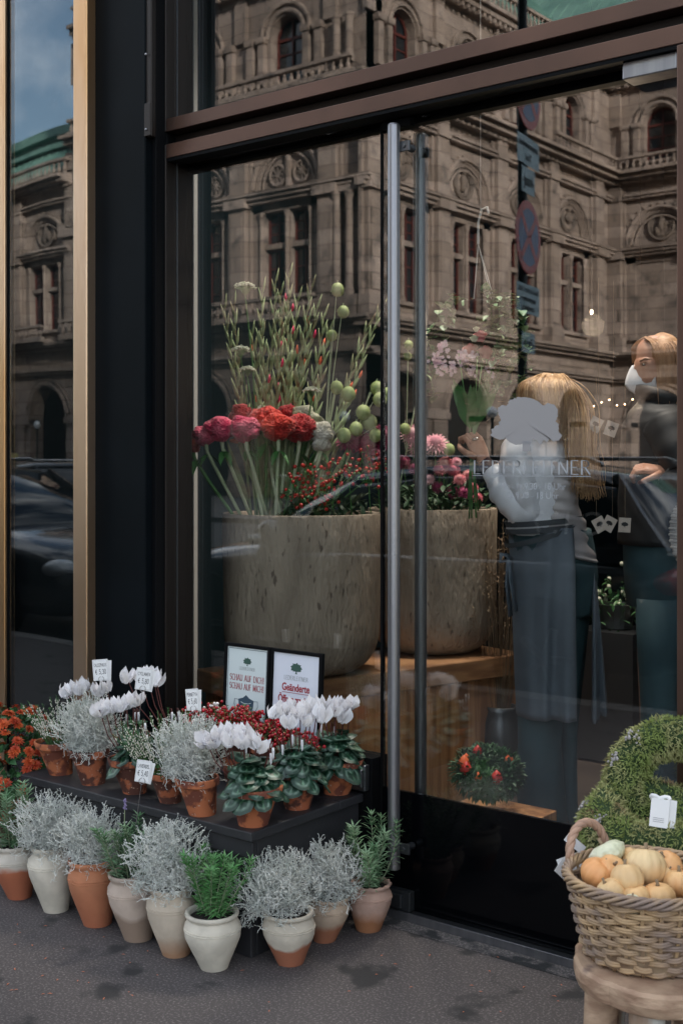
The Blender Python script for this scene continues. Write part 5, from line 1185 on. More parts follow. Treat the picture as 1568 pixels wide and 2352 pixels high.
# --- customer with face mask, profile to the left, at the right edge
K2 = .00166; WX = 1515; w0 = at(WX, 1065, K2 * 2778); wo = thing('person', 'blond woman in a white face mask and black jacket at the right edge', 'person', (w0.x, w0.y, -.011), R(YAW))
def wp(px, py, dy=0.0): return Vector(((px - WX) * K2, dy, 1.361 + (1065 - py) * K2))
J = [(*wp(1520, 1300), .13, .11), (*wp(1522, 1180), .12, .10), (*wp(1525, 1040), .14, .11), (*wp(1520, 960), .08, .07), (*wp(1512, 925), .052), (*wp(1503, 892), .055), (*wp(1500, 850), .075, .088), (*wp(1506, 812), .078, .085),
     (*wp(1500, 985, -.13), .06), (*wp(1525, 1110, -.20), .045), (*wp(1482, 1085, -.19), .028),
     (*wp(1545, 985, .14), .06), (*wp(1560, 1130, .18), .045), (*wp(1500, 1130, .12), .03),
     (*wp(1505, 1370), .085), (*wp(1500, 1640), .055), (*wp(1500, 1850), .04), (*wp(1470, 1872), .035), (*wp(1545, 1370), .085), (*wp(1550, 1640, .05), .055), (*wp(1555, 1850, .05), .04), (*wp(1530, 1872, .05), .035)]
E = [(0, 1), (1, 2), (2, 3), (3, 4), (4, 5), (5, 6), (6, 7), (2, 8), (8, 9), (9, 10), (2, 11), (11, 12), (12, 13), (0, 14), (14, 15), (15, 16), (16, 17), (0, 18), (18, 19), (19, 20), (20, 21)]
make_skin('body', J, E, M_skin, wo)
b = MB()                                       # face: profile rings, forehead, brow, nose, chin
prof = [(905, 1484, 1530), (893, 1467, 1536), (880, 1461, 1543), (866, 1458, 1548), (855, 1456, 1551), (846, 1452, 1553), (838, 1455, 1554), (828, 1460, 1555), (815, 1461, 1556), (800, 1461, 1556), (788, 1466, 1553), (778, 1476, 1545), (771, 1490, 1532)]
rings = []
for py, xl, xr in prof:
    w_ = (xr - xl) / 2 * K2; cxx = (xl + xr) / 2; hw_ = .062 * (1 - .55 * max(0, (py - 870) / 40)) * (1 if py > 795 else .75 if py > 775 else .45)
    rg = []
    for j in range(24):
        a = 2 * math.pi * j / 24; x = math.cos(a); y = math.sin(a); sharp = .55 if (x < -.8 and 832 < py < 872) else 1
        rg.append(wp(cxx, py) + Vector((x * w_ if x > -.8 or 832 < py < 872 else x * w_ * .985, y * hw_ * (sharp if abs(y) < .5 else 1), 0)))
    rings.append(rg)
b.loft(rings); b.build('face', M_skin, wo, smooth=True)
b = MB(); b.ball(wp(1473, 840, -.046), (.011, .009, .0065), 10, 8); b.build('eye', mat('dark_eye', (.03, .02, .015), .2), wo, smooth=True)
b = MB(); b.tube([wp(1463, 831, -.037), wp(1474, 826, -.050), wp(1488, 829, -.058)], .0034, 6); b.tube([wp(1464, 838, -.040), wp(1474, 834, -.055), wp(1486, 840, -.058)], .0022, 6); b.build('eyebrow', M_dry_brow, wo)
# mask: folded cup, points at the nose, the tip and under the chin
mk = [(839, 1451, 1466, .018), (848, 1445, 1488, .045), (862, 1439, 1494, .058), (876, 1435, 1496, .062), (885, 1434, 1497, .062), (897, 1445, 1498, .056), (907, 1461, 1499, .046)]
rings = []
for py, xl, xr, hw_ in smooth_rows(mk, 3):
    w_ = (xr - xl) * K2; rg = []
    for j in range(25):
        a = -1 + 2 * j / 24; x = xl + (xr - xl) * abs(a) ** .95; rg.append(wp(x, py, a * hw_))
    rings.append(rg)
vs = [p for r_ in rings for p in r_]; n_ = 25; b = MB(); b.add(vs, [(i * n_ + j, i * n_ + j + 1, (i + 1) * n_ + j + 1, (i + 1) * n_ + j) for i in range(len(rings) - 1) for j in range(n_ - 1)])
mo_ = b.build('face_mask', M_mask, wo, smooth=True); sm = mo_.modifiers.new('solid', 'SOLIDIFY'); sm.thickness = .003
b = MB(); b.tube([wp(1490, 850, -.046), wp(1504, 832, -.066), wp(1510, 828, -.064)], .0018, 5); b.tube([wp(1492, 895, -.050), wp(1505, 880, -.066), wp(1512, 850, -.066)], .0018, 5); b.build('mask_strap', M_mask, wo)
hair(wo, wp(1521, 815, .0), (.072, .088, .085), [([wp(1478 + k * 9, 776, -.02), wp(1494 + k * 9, 800, -.070 - .006 * (k % 2)), wp(1503 + k * 9, 850, -.082), wp(1506 + k * 9, 905, -.082), wp(1510 + k * 8, 960, -.08)], (.003, .006, .008, .009, .010), 55) for k in range(7)] +
     [([wp(1482, 775, .0), wp(1468, 786, .02), wp(1462, 800, .045), wp(1470, 830, .06)], (.003, .004, .005, .006), 40), ([wp(1520, 770, .03), wp(1560, 800, .05), wp(1572, 860, .05), wp(1575, 950, .03)], (.005, .012, .014, .016), 120)], M_hair2, 7, .0023)
b = MB(); b.loft(torso_ := [ell_ring(wp(cx, py, yc), rx, ry, 36, 0, .012, i, 7) for i, (cx, py, rx, ry, yc) in enumerate(smooth_rows([(1512, 912, .070, .075, 0), (1514, 928, .088, .10, 0), (1518, 945, .12, .16, 0), (1522, 975, .15, .185, 0), (1525, 1020, .165, .175, 0), (1528, 1080, .175, .17, 0), (1530, 1140, .18, .17, 0), (1532, 1200, .185, .18, 0), (1532, 1250, .185, .18, 0)], 4))])
b.build('jacket', M_jacket, wo, smooth=True)
b = MB(); b.loft([ell_ring(wp(1516, py, 0), rx, rx * 1.1, 30, 0, .02, py, 4, -.35) for py, rx in ((935, .088), (920, .10), (905, .098), (900, .085))], False); b.build('collar', M_jacket, wo, smooth=True)
b = MB(); limb(b, [wp(1505, 975, -.14), wp(1518, 1030, -.20), wp(1532, 1085, -.23), wp(1515, 1100, -.235), wp(1496, 1085, -.22)], [.085, .082, .072, .06, .048], 24, .08, 5, 5); b.build('jacket_sleeve', M_jacket, wo, smooth=True)
b = MB(); limb(b, [wp(1545, 975, .14), wp(1570, 1060, .2), wp(1560, 1130, .2), wp(1510, 1130, .14)], [.08, .075, .065, .05], 20, .08); b.build('jacket_sleeve', M_jacket, wo, smooth=True)
hand(wo, wp(1494, 1082, -.215), (.1, .3, -.9), (-.95, .1, .15), (.1, -.5, .5), M_skin, .9).build('hand', M_skin, wo, smooth=True)
b = MB(); q = wp(1548, 998, -.19); b.lathe([(.001, 0), (.020, 0), (.021, .003), (.019, .006), (.001, .0065)], 24, q, M=Matrix.Rotation(R(90), 3, 'X')); b.build('badge', mat('orange_badge', (.60, .16, .04), .4), wo, smooth=True, ang=40)
b = MB(); b.loft([ell_ring(wp(1530, py, 0), rx, ry, 30, 0, .01, py) for py, rx, ry in ((1235, .165, .155), (1300, .16, .15), (1390, .15, .14))])
for cx, dy in ((1503, -.06), (1550, .07)): b.loft([ell_ring(wp(cx + q_, py, dy), rx, rx * 1.1, 22, 0, .03, py * .3) for q_, py, rx in ((4, 1370, .095), (2, 1500, .082), (0, 1620, .068), (0, 1720, .065), (0, 1800, .07), (0, 1858, .075))])
b.build('jeans', M_jean, wo, smooth=True)
for cx, dy in ((1415, -.10), (1500, .07)):
    b = MB(); q = wp(cx + 10, 1850, dy); rings = []
    for i, (dx, rz_, ry_) in enumerate(((-.085, .008, .018), (-.075, .026, .034), (-.045, .034, .040), (0, .042, .040), (.05, .05, .036), (.10, .055, .034), (.13, .045, .026))):
        rings.append([Vector((q.x + dx, q.y + math.cos(a) * ry_, max(.004, .024 + rz_ * .6 + math.sin(a) * rz_))) for a in [2 * math.pi * k / 18 for k in range(18)]])
    b.loft(rings); b.build('shoe', M_shoe, wo, smooth=True)
b = MB(); c = wp(1556, 1215, -.20); vs_ = []
for i in range(20):                            # woven bag: rows of little pads over a soft pouch
    for j in range(22):
        a = -1.5 + 3.0 * j / 21; zz = -.10 + .215 * i / 19; rr = .075 * math.sqrt(max(.05, 1 - (zz / .135) ** 2)); b.ball(c + Vector((math.sin(a) * rr * 1.1 + (.004 if i % 2 else 0), -math.cos(a) * rr * .75, zz)), (.0095, .006, .0075), 6, 4)
b.ball(c, (.078, .05, .12), 18, 12); bg_ = b.build('woven_bag', M_knit, smooth=True); bg_.location = wo.location; bg_.rotation_euler = (0, 0, R(YAW)); tag(bg_, 'silver woven leather bag hanging beside the masked woman', 'bag')
# --- held bouquet
hc = fp(1086, 1015, .06); Hm = lambda px, py, dy=0.0: fp(px, py, .06 + dy)
bq = thing('bouquet', 'bouquet of pink roses and phlox with long green stems held up by the florist', 'bouquet', fl.location, R(YAW))
b = MB(); rnd = random.Random(5)
for k in range(9):
    tx, ty = rnd.uniform(1040, 1150), rnd.uniform(800, 880); bx_, by_ = 1080 + rnd.uniform(-8, 24), rnd.uniform(1130, 1195)
    b.tube([Hm(tx, ty, rnd.uniform(-.04, .04)), Hm(1090 + (tx - 1090) * .3, 960), Hm(1086, 1015), Hm(bx_, by_)], [.0018, .0025, .003, .003], 6)
b.build('stem', M_lavd, bq, smooth=True)
b = MB()
for k in range(26):
    a = rnd.uniform(-1, 1); b.leaf(Hm(1086 + a * 6, 985 - rnd.uniform(0, 40)), Vector((a * .6, rnd.uniform(-.4, .4), 1)), Vector((0, 1, 0)), rnd.uniform(.10, .17), .035, .05, 5)
for k in range(14): b.leaf(Hm(rnd.uniform(1040, 1150), rnd.uniform(820, 900)), Vector((rnd.gauss(0, 1), rnd.gauss(0, 1), rnd.gauss(.3, .6))), Vector((0, 0, 1)), .05, .018, .1, 3)
b.build('wrapping_leaves', M_gleaf, bq, smooth=True)
def rose(c, r_, seed):
    b = MB(); rnd = random.Random(seed)
    for k in range(14):
        f = k / 14; a0 = k * 2.1; rr = r_ * (.25 + .75 * f); rows = []
        for i in range(5):
            v = i / 4; rad = rr * (.55 + .45 * v + (.25 * v * v if f > .6 else 0)); h = r_ * (-.6 + 1.5 * v * (1.05 - .35 * f))
            rows.append([c + Vector((math.cos(a0 + w_) * rad, math.sin(a0 + w_) * rad, h - .15 * r_ * abs(w_))) for w_ in (-1.1, -.6, 0, .6, 1.1)])
        b.add([p for r__ in rows for p in r__], [(i * 5 + j, i * 5 + j + 1, (i + 1) * 5 + j + 1, (i + 1) * 5 + j) for i in range(4) for j in range(4)])
    return b
M_rose = petal_mat('pink_rose_petal', (.68, .15, .19), (.72, .28, .28), .5); M_rosed = petal_mat('dusky_rose_petal', (.42, .10, .12), (.50, .20, .18), .5); M_wht = petal_mat('cream_rose_petal', (.66, .66, .56), (.55, .6, .45), .5)
for px, py, r_, m_, dy in ((1107, 770, .026, M_rose, -.02), (1118, 808, .030, M_rosed, -.03), (1085, 800, .028, M_rosed, 0), (1091, 776, .016, M_wht, -.03), (1098, 752, .012, M_wht, 0), (1140, 828, .020, M_rosed, 0), (1068, 812, .016, M_rosed, .02)):
    rose(Hm(px, py, dy), r_, px).build('rose', m_, bq, smooth=True)
M_phl = petal_mat('pale_pink_phlox', (.70, .46, .54), (.74, .6, .66), .6)
for cx, cy_, n in ((1018, 795, 26), (1005, 825, 20), (1035, 845, 22), (1060, 820, 30), (1078, 812, 30), (1012, 850, 14), (1085, 850, 16), (1130, 850, 16)):
    b = MB()
    for k in range(n):
        c = Hm(cx + rnd.gauss(0, 8), cy_ + rnd.gauss(0, 9), rnd.gauss(-.01, .02))
        for j in range(5): a = 1.2566 * j; b.leaf(c, Vector((math.cos(a), -.3 + rnd.gauss(0, .2), math.sin(a))), Vector((0, -1, 0)), .0085, .007, .05, 1)
    b.build('phlox_cluster', M_phl, bq)
b = MB()
for k in range(70):
    c = Hm(rnd.gauss(1125, 28), rnd.gauss(855, 30), rnd.gauss(.02, .03)); b.tube([c, c + Vector((rnd.gauss(0, .03), rnd.gauss(0, .02), rnd.gauss(.02, .03)))], .0006, 3)
b.build('dry_grass', mat('beige_dry_grass', (.38, .28, .18), .8), bq)
# --- wreath with lanterns flowers, dried bunch, pumpkins, far flowers, hanging ivy, lights
def leafy_ring(name, lab, cat, c, R_, r_, n, mats, M, seed, L_=.03, W_=.012, berries=()):
    root = thing(name, lab, cat, c); b = MB(); rnd = random.Random(seed)
    b.col = None
    for i in range(n):
        a = rnd.uniform(0, 6.283); th = rnd.uniform(0, 6.283); q = M @ Vector((math.cos(a) * (R_ + r_ * math.cos(th)), math.sin(a) * (R_ + r_ * math.cos(th)), r_ * math.sin(th)))
        d = M @ Vector((math.cos(a) * math.cos(th), math.sin(a) * math.cos(th), math.sin(th))); d = (d + Vector((rnd.gauss(0, .6), rnd.gauss(0, .6), rnd.gauss(0, .6))))
        b.leaf(q, d, Vector((0, 0, 1)), rnd.uniform(.6, 1.2) * L_, W_, .1, 2)
    b.tube([M @ Vector((math.cos(k * .2618) * R_, math.sin(k * .2618) * R_, 0)) for k in range(25)], r_ * .85, 8, cap=False)
    b.build('greenery', mats, root)
    for k, (a, m_, s_) in enumerate(berries):
        q = M @ Vector((math.cos(a) * (R_), math.sin(a) * R_, r_)); x = MB(); x.lathe([(.001, -s_), (s_ * .8, -s_ * .5), (s_, .1 * s_), (s_ * .6, s_ * .8), (.001, s_ * 1.35)], 10, q); x.build('lantern_fruit', m_, root, smooth=True)
    return root
M_lant = mat('orange_lantern', (.62, .10, .02), .6); M_lantr = mat('scarlet_lantern', (.5, .02, .012), .5)
wc = at(1118, 1775, 4.05); leafy_ring('lantern_wreath', 'green wreath with orange and red lantern fruit standing inside the glass', 'wreath', wc, .078, .030, 1500, mat('wreath_greenery', (.02, .07, .028), .6, c2=(.04, .11, .04)), Matrix.Rotation(R(38), 3, 'Z') @ Matrix.Rotation(R(22), 3, 'X'), 6, .032, .013,
    [(3.5, M_lantr, .022), (3.1, M_lant, .024), (1.9, M_lantr, .018), (5.0, M_lantr, .022), (4.2, M_lant, .014), (.3, M_lant, .018), (2.6, M_lant, .012)])
b = MB(); b.box(-.16, .16, -.16, .16, -.0, wc.z - .13); o = b.build('wreath_crate', M_wood, bevel=.004); o.location = (wc.x, wc.y + .03, -.011); tag(o, 'low wooden crate under the lantern wreath', 'crate')
M_dry = mat('dried_grass', (.26, .19, .12), .85, c2=(.16, .10, .06), sc=20)
dr = thing('dried_flower_bunch', 'tall dried grasses and oats in a dark vase left of the florist', 'dried flowers', at(1150, 1065, 5.0)); dr.location.z = -.011
b = MB(); rnd = random.Random(2)
for k in range(90):
    a = rnd.uniform(0, 6.28); q = rnd.uniform(0, .16); h = rnd.uniform(.75, 1.12); e = Vector((math.cos(a) * q, math.sin(a) * q, h)); b.tube([(e.x * .1, e.y * .1, .2), e * .6 + Vector((0, 0, .1)), e], .0012, 3)
    for j in range(12): p = e * (1 - .012 * j * rnd.random()) - Vector((0, 0, j * .008)); b.leaf(p, Vector((rnd.gauss(0, 1), rnd.gauss(0, 1), 1.2)), Vector((0, 0, 1)), .018, .006, .1, 1)
b.build('dried_stems', M_dry, dr); b = MB(); b.lathe([(.07, 0), (.09, .12), (.08, .3), (.065, .34), (.07, .36), (.06, .36), (.05, .3)], 24); b.build('vase', M_steeld, dr, smooth=True)
M_pk = mat('orange_pumpkin_skin', (.60, .22, .06), .5, c2=(.66, .36, .15), sc=9); M_pkc = mat('cream_pumpkin_skin', (.74, .55, .30), .5, c2=(.66, .42, .20), sc=9); M_pkp = mat('peach_pumpkin_skin', (.72, .34, .13), .5, c2=(.74, .46, .21), sc=8); M_pkw = mat('white_gourd_skin', (.68, .67, .52), .5, c2=(.60, .62, .44), sc=8)
M_pstem = mat('dry_pumpkin_stem', (.24, .17, .10), .8)
def pumpkin(name, lab, c, r_, m, ribs=8, flat=.85, tilt=(0, 0, 0), depth=.07, grp=None, stem=True, knob=0):
    o = thing(name, lab, 'pumpkin' if 'pumpkin' in name else 'gourd', c, 0, grp); o.rotation_euler = tilt
    b = MB(); n, mm = 64, 24; vs = []
    for i in range(mm + 1):
        th = math.pi * i / mm
        for j in range(n):
            a = 2 * math.pi * j / n; rib = 1 - depth * (abs(math.cos(a * ribs / 2)) ** 6) * math.sin(th); k = rib * (1 + (knob * max(0, noise.noise(Vector((math.cos(a) * 3, math.sin(a) * 3, th * 3 + r_ * 90)))) if knob else 0))
            vs.append(Vector((math.sin(th) * math.cos(a) * r_ * k, math.sin(th) * math.sin(a) * r_ * k, (math.cos(th) - .22 * math.exp(-(th / .35) ** 2) + .15 * math.exp(-((math.pi - th) / .3) ** 2)) * r_ * flat)))
    b.add(vs, [(i * n + j, (i + 1) * n + j, (i + 1) * n + (j + 1) % n, i * n + (j + 1) % n) for i in range(mm) for j in range(n)]); b.build('skin', m, o, smooth=True)
    if stem:
        z = r_ * flat * .76; b = MB(); b.tube([(0, 0, z), (0, 0, z + r_ * .15), (r_ * .06, 0, z + r_ * .38)], [r_ * .16, r_ * .09, r_ * .10], 7); b.build('stem', M_pstem, o, smooth=True)
    return o
for k, (px, py, r_, m_, lab) in enumerate(((1412, 1555, .05, M_pk, 'small orange pumpkin on top of the pile inside the shop'), (1440, 1580, .07, M_pk, 'large orange pumpkin in the dark pile inside the shop'), (1425, 1600, .055, M_pkc, 'cream pumpkin in front of the pile inside the shop'), (1440, 1625, .06, M_pkc, 'pale pumpkin at the bottom of the pile inside the shop'), (1400, 1620, .055, M_pkc, 'pale pumpkin behind the apron edge'))):
    c = at(px, py, 6.2); c.z = max(c.z, .3); pumpkin('pumpkin', lab, c, r_, m_, grp='pumpkins piled inside the shop')
c = at(1425, 1700, 6.25); b = MB(); b.box(-.35, .35, -.25, .25, 0, .19); o = b.build('display_box', M_wood, bevel=.005); o.location = (c.x, c.y, -.011); tag(o, 'dark low wooden box under the pumpkins inside the shop', 'box')
iv = thing('hanging_ivy', 'hanging ivy plant on a wire hook behind the door glass', 'hanging plant', at(1098, 560, 4.6))
b = MB(); b.tube([(0, 0, .0), (.0, 0, .08), (.015, 0, .13), (.04, 0, .135), (.045, 0, .11)], .0045, 6)
b.tube([(.01, 0, .13), (.01, 0, 4.78 - iv.location.z)], .0006, 4)
for sx in (-.07, 0, .07, .09): b.tube([(0, 0, 0), (sx * .6, .03 * (1 if sx else -1), -.22)], .0014, 4)
b.build('hanger', M_wh, iv); b = MB(); b.lathe([(.03, -.27), (.05, -.24), (.055, -.215), (.05, -.215), (.04, -.25)], 20); b.build('hanging_pot', M_blackm, iv, smooth=True)
b = MB(); s = MB(); rnd = random.Random(12)
for k in range(9):
    a = rnd.uniform(0, 6.28); p = Vector((math.cos(a) * .07, math.sin(a) * .07, -.2)); d = Vector((math.cos(a), math.sin(a), .5)); pts = [p.copy()]
    for j in range(rnd.randint(6, 16)):
        d = (d * .7 + Vector((rnd.gauss(0, .25), rnd.gauss(0, .25), -.35))).normalized(); p = p + d * .03; pts.append(p.copy())
        for _ in range(2): e = Vector((rnd.gauss(0, 1), rnd.gauss(0, 1), rnd.gauss(0, .5))); cyc = e.normalized(); b.leaf(p, cyc, Vector((0, 0, 1)), .045, .036, .2, 3)
    s.tube(pts, .0012, 3)
b.build('foliage', mat('ivy_leaf', (.05, .14, .05), .45, c2=(.30, .36, .22), sc=40, lo=.5, hi=.6), iv, smooth=True); s.build('stem', M_stemg, iv)
M_bulb = bpy.data.materials.new('warm_bulb'); M_bulb.use_nodes = True; bb_ = M_bulb.node_tree.nodes['Principled BSDF']; bb_.inputs['Emission Color'].default_value = (1, .62, .32, 1); bb_.inputs['Emission Strength'].default_value = 10
fa = thing('fairy_lights', 'string of small warm fairy lights far inside the shop', 'string lights', at(1250, 925, 7.0)); b = MB(); w_ = MB(); pp = []
for k in range(16):
    q = Vector((RT.x, RT.y, 0)) * (-.12 + k * .045) + Vector((0, 0, .02 * math.sin(k * 1.9))); b.ball(q, .004, 8, 6); pp.append(q + Vector((0, 0, .006)))
b.build('bulbs', M_bulb, fa); w_.tube(pp, .0015, 4); w_.tube([pp[0], pp[0] + Vector((0, 0, 2.0))], .0015, 4); w_.tube([pp[-1], pp[-1] + Vector((0, 0, 2.0))], .0015, 4); w_.build('wire', M_blackm, fa)
# added spots, hidden from view, that brighten the shop interior
for k, (x, y) in enumerate(((-2.9, 1.0), (-2.2, 1.3), (-1.3, 1.6))):
    r = thing('added_spot', ('added unseen spotlight brightening the stone planters', 'added unseen spotlight brightening the florist', 'added unseen spotlight brightening the masked woman')[k], 'lamp', (x, y, 4.3), 0, 'added fill spotlights in the shop')
    b = MB(); b.tube([(0, 0, .5), (0, 0, .1)], .008, 8); b.lathe([(.045, .1), (.055, .0), (.05, .0), (.04, .09)], 18); b.build('added_spot_housing', M_blackm, r, smooth=True, ang=40)
    ld = bpy.data.lights.new('added_spot_light', 'SPOT'); ld.energy = (130, 190, 60)[k]; ld.spot_size = R(75); ld.spot_blend = .8; ld.color = (1, .90, .80); ld.shadow_soft_size = .12; lo_ = bpy.data.objects.new('added_spot_light', ld); C.objects.link(lo_); lo_.parent = r; lo_.location = (0, 0, -.02); lo_.rotation_euler = (R(-6), 0, 0)
for k, (px, py, D, lab) in enumerate(((1358, 716, 5.4, 'glowing glass bulb lamp hanging deep in the shop'), )):
    c = at(px, py, D); r = thing('pendant_lamp', lab, 'lamp', c); b = MB(); b.ball((0, 0, 0), (.006, .006, .010), 12, 8); b.build('bulb', M_bulb, r, smooth=True)
    b = MB(); b.tube([(0, 0, .02), (0, 0, 4.78 - c.z)], .003, 5); b.lathe([(.006, .015), (.010, .03), (.006, .05)], 14, close=False); b.build('cord', M_blackm, r)
    ld = bpy.data.lights.new('pendant_light', 'POINT'); ld.energy = 8; ld.color = (1, .78, .55); ld.shadow_soft_size = .05; lo_ = bpy.data.objects.new('pendant_light', ld); C.objects.link(lo_); lo_.parent = r; lo_.location = (0, 0, -.06)
ff = thing('potted_white_flowers', 'small white flowers deep in the shop right of the florist', 'potted plant', at(1415, 1372, 5.6)); b = MB(); g = MB(); rnd = random.Random(4)
for k in range(40): p = Vector((rnd.gauss(0, .09), rnd.gauss(0, .06), rnd.gauss(0, .045))); b.ball(p, .011, 6, 5, .3, 3, seed=k)
for k in range(160): p = Vector((rnd.gauss(0, .10), rnd.gauss(0, .06), rnd.gauss(-.03, .05))); g.leaf(p, Vector((rnd.gauss(0, 1), rnd.gauss(0, 1), rnd.gauss(0, 1))), Vector((0, 0, 1)), .04, .018, .1, 2)
q = MB(); q.lathe([(.07, -.14), (.09, -.03), (.08, -.03), (.07, -.06)], 20); q.box(-.15, .15, -.15, .15, -ff.location.z, -.145); q.build('pot', M_steeld, ff); b.build('flowers', M_lace, ff, smooth=True); g.build('foliage', M_green, ff)
# ================================================================ right foreground: slabs, wreaths, basket
M_slab = mat('peeled_wood_slab', (.44, .30, .20), .7, c2=(.30, .185, .12), sc=16, det=7, stretch=(1, 1, 2.5), c3=(.15, .10, .085), sc3=9, lo3=.60, hi3=.68, bump=.6, bsc=22)
M_leg = mat('pale_birch_leg', (.52, .50, .46), .7, c2=(.36, .25, .18), sc=5, stretch=(3, 3, .4), lo=.5, hi=.6)
def slab_stool(lab, c, r_, zt, th, seed, legs):
    o = thing('wood_slab_stool', lab, 'stool', (c[0], c[1], 0), 0, 'log slab stools'); b = MB(); n = 90; rings = []
    for z, k in ((zt - th, .94), (zt - th + .004, .975), (zt - th * .5, 1.01), (zt - .007, 1.0), (zt - .003, .985), (zt, .97), (zt, .5), (zt, .02)):
        rings.append([Vector((math.cos(a) * r_ * k * q, math.sin(a) * r_ * k * q, z)) for a in [2 * math.pi * j / n for j in range(n)] for q in [1 + .07 * noise.noise(Vector((math.cos(a) * 1.6, math.sin(a) * 1.6, seed))) + .03 * noise.noise(Vector((math.cos(a) * 9, math.sin(a) * 9, z * 20 + seed)))]])
    b.loft(rings); b.build('slab', M_slab, o, smooth=True, ang=24)
    for x, y, rr, m_ in legs:
        b = MB(); b.tube([(x * 1.12, y * 1.12, .0), (x * 1.06, y * 1.06, (zt - th) * .5), (x, y, zt - th + .012)], [rr * .96, rr, rr * 1.05], 14); b.build('leg', m_, o, smooth=True, ang=50)
    return o
BC = Vector((-1.05, -.626, 0)); BZ_ = .335
slab_stool('round log slab stool carrying the pumpkin basket', (BC.x + .03, BC.y - .0), .176, BZ_, .05, 3, ((-.085, -.09, .034, M_slab), (.02, -.11, .034, M_leg), (.11, -.02, .034, M_slab), (-.12, .02, .03, M_leg), (.02, .10, .034, M_slab)))
WC_ = Vector((-1.165, -.30, 0))
slab_stool('taller log slab stool hidden behind the basket, under the moss wreaths', (WC_.x + .01, WC_.y), .168, .37, .09, 8, ((-.09, -.06, .032, M_leg), (.08, -.07, .032, M_slab), (-.06, .07, .032, M_slab), (.08, .07, .032, M_slab)))
# basket
M_wick = mat('willow_rods', (.33, .225, .14), .6, c2=(.46, .31, .17), sc=16, c3=(.24, .175, .14), sc3=9, lo3=.5, hi3=.62)
M_wickp = mat('pale_wrapped_willow', (.42, .26, .18), .6, c2=(.34, .21, .15), sc=20)
bk = thing('wicker_basket', 'woven willow basket full of small pumpkins on the log slab', 'basket', (BC.x, BC.y, BZ_ + .001))
BH = .16; RB, RT_ = .122, .160
def brad(z): return RB + (RT_ - RB) * (z / BH) ** .8
b = MB(); ns = 26
for k in range(ns):
    a = 2 * math.pi * k / ns
    for da in (-.012, .012): b.tube([(math.cos(a + da) * brad(z) * .995, math.sin(a + da) * brad(z) * .995, z) for z in (0, .04, .08, .12, BH)], .0024, 5)
b.build('stakes', M_wick, bk, smooth=True)
b = MB(); rows = 13
for i in range(rows):
    z0 = .008 + i * (BH - .018) / rows
    for dz, ph in ((0, 0), (.0045, 0)):
        b.tube([(math.cos(a) * (brad(z0) + .0062 * math.cos(ns / 2 * a + math.pi * (i % 2))), math.sin(a) * (brad(z0) + .0062 * math.cos(ns / 2 * a + math.pi * (i % 2))), z0 + dz + .0016 * math.sin(ns / 2 * a + i) + .001 * math.sin(a * 3 + i * 2)) for a in [2 * math.pi * k / 182 for k in range(183)]], .0036, 6, cap=False)
b.build('weave', M_wick, bk, smooth=True)
b = MB()
for k in range(5):
    b.tube([(math.cos(a) * (RT_ + .004 + .007 * math.cos(a * 9 + k * 1.2566)), math.sin(a) * (RT_ + .004 + .007 * math.cos(a * 9 + k * 1.2566)), BH + .001 + .009 * math.sin(a * 9 + k * 1.2566)) for a in [2 * math.pi * j / 140 for j in range(141)]], .0042, 6, cap=False)
b.build('rim', M_wick, bk, smooth=True)
b = MB(); b.lathe([(RB * .98, .002), (RB * .98, .006), (.001, .006)], 40); b.build('base', M_wick, bk)
def loop(ang, m, hgt):
    c_, s_ = math.cos(ang), math.sin(ang); base = Vector((c_ * RT_, s_ * RT_, BH)); tx = Vector((-s_, c_, 0)); b = MB(); path = []
    for i in range(41):
        t = math.pi * i / 40; path.append(base + tx * (math.cos(t) * .058) + Vector((c_ * .012, s_ * .012, 0)) * math.sin(t) + Vector((0, 0, math.sin(t) ** .8 * hgt - .012)))
    for k in range(3):
        pts = []
        for i, p in enumerate(path):
            t = (path[min(i + 1, 40)] - path[max(i - 1, 0)]).normalized(); u = t.orthogonal().normalized(); u = (Vector((c_, s_, 0)) - t * t.dot(Vector((c_, s_, 0)))).normalized(); v = t.cross(u); a = i * .55 + k * 2.094
            pts.append(p + (u * math.cos(a) + v * math.sin(a)) * .0042)
        b.tube(pts, .0062, 8)
    for e in (path[0], path[-1]): b.tube([e + Vector((0, 0, .01)), e + Vector((c_ * .006, s_ * .006, -.02)), e + Vector((c_ * -.002, s_ * -.002, -.045)) + tx * .006], [.009, .007, .004], 8)
    b.build('handle', m, bk, smooth=True)
bdir = math.atan2(FW.y, FW.x)
loop(bdir + .62, M_wickp, .082); loop(bdir + .62 + math.pi, M_wick, .078)
def bp(px, py, dd, r_):                       # a pumpkin centre inside the basket
    base = Vector((BC.x - CAM.x, BC.y - CAM.y)).dot(FW); return at(px, py, base + dd)
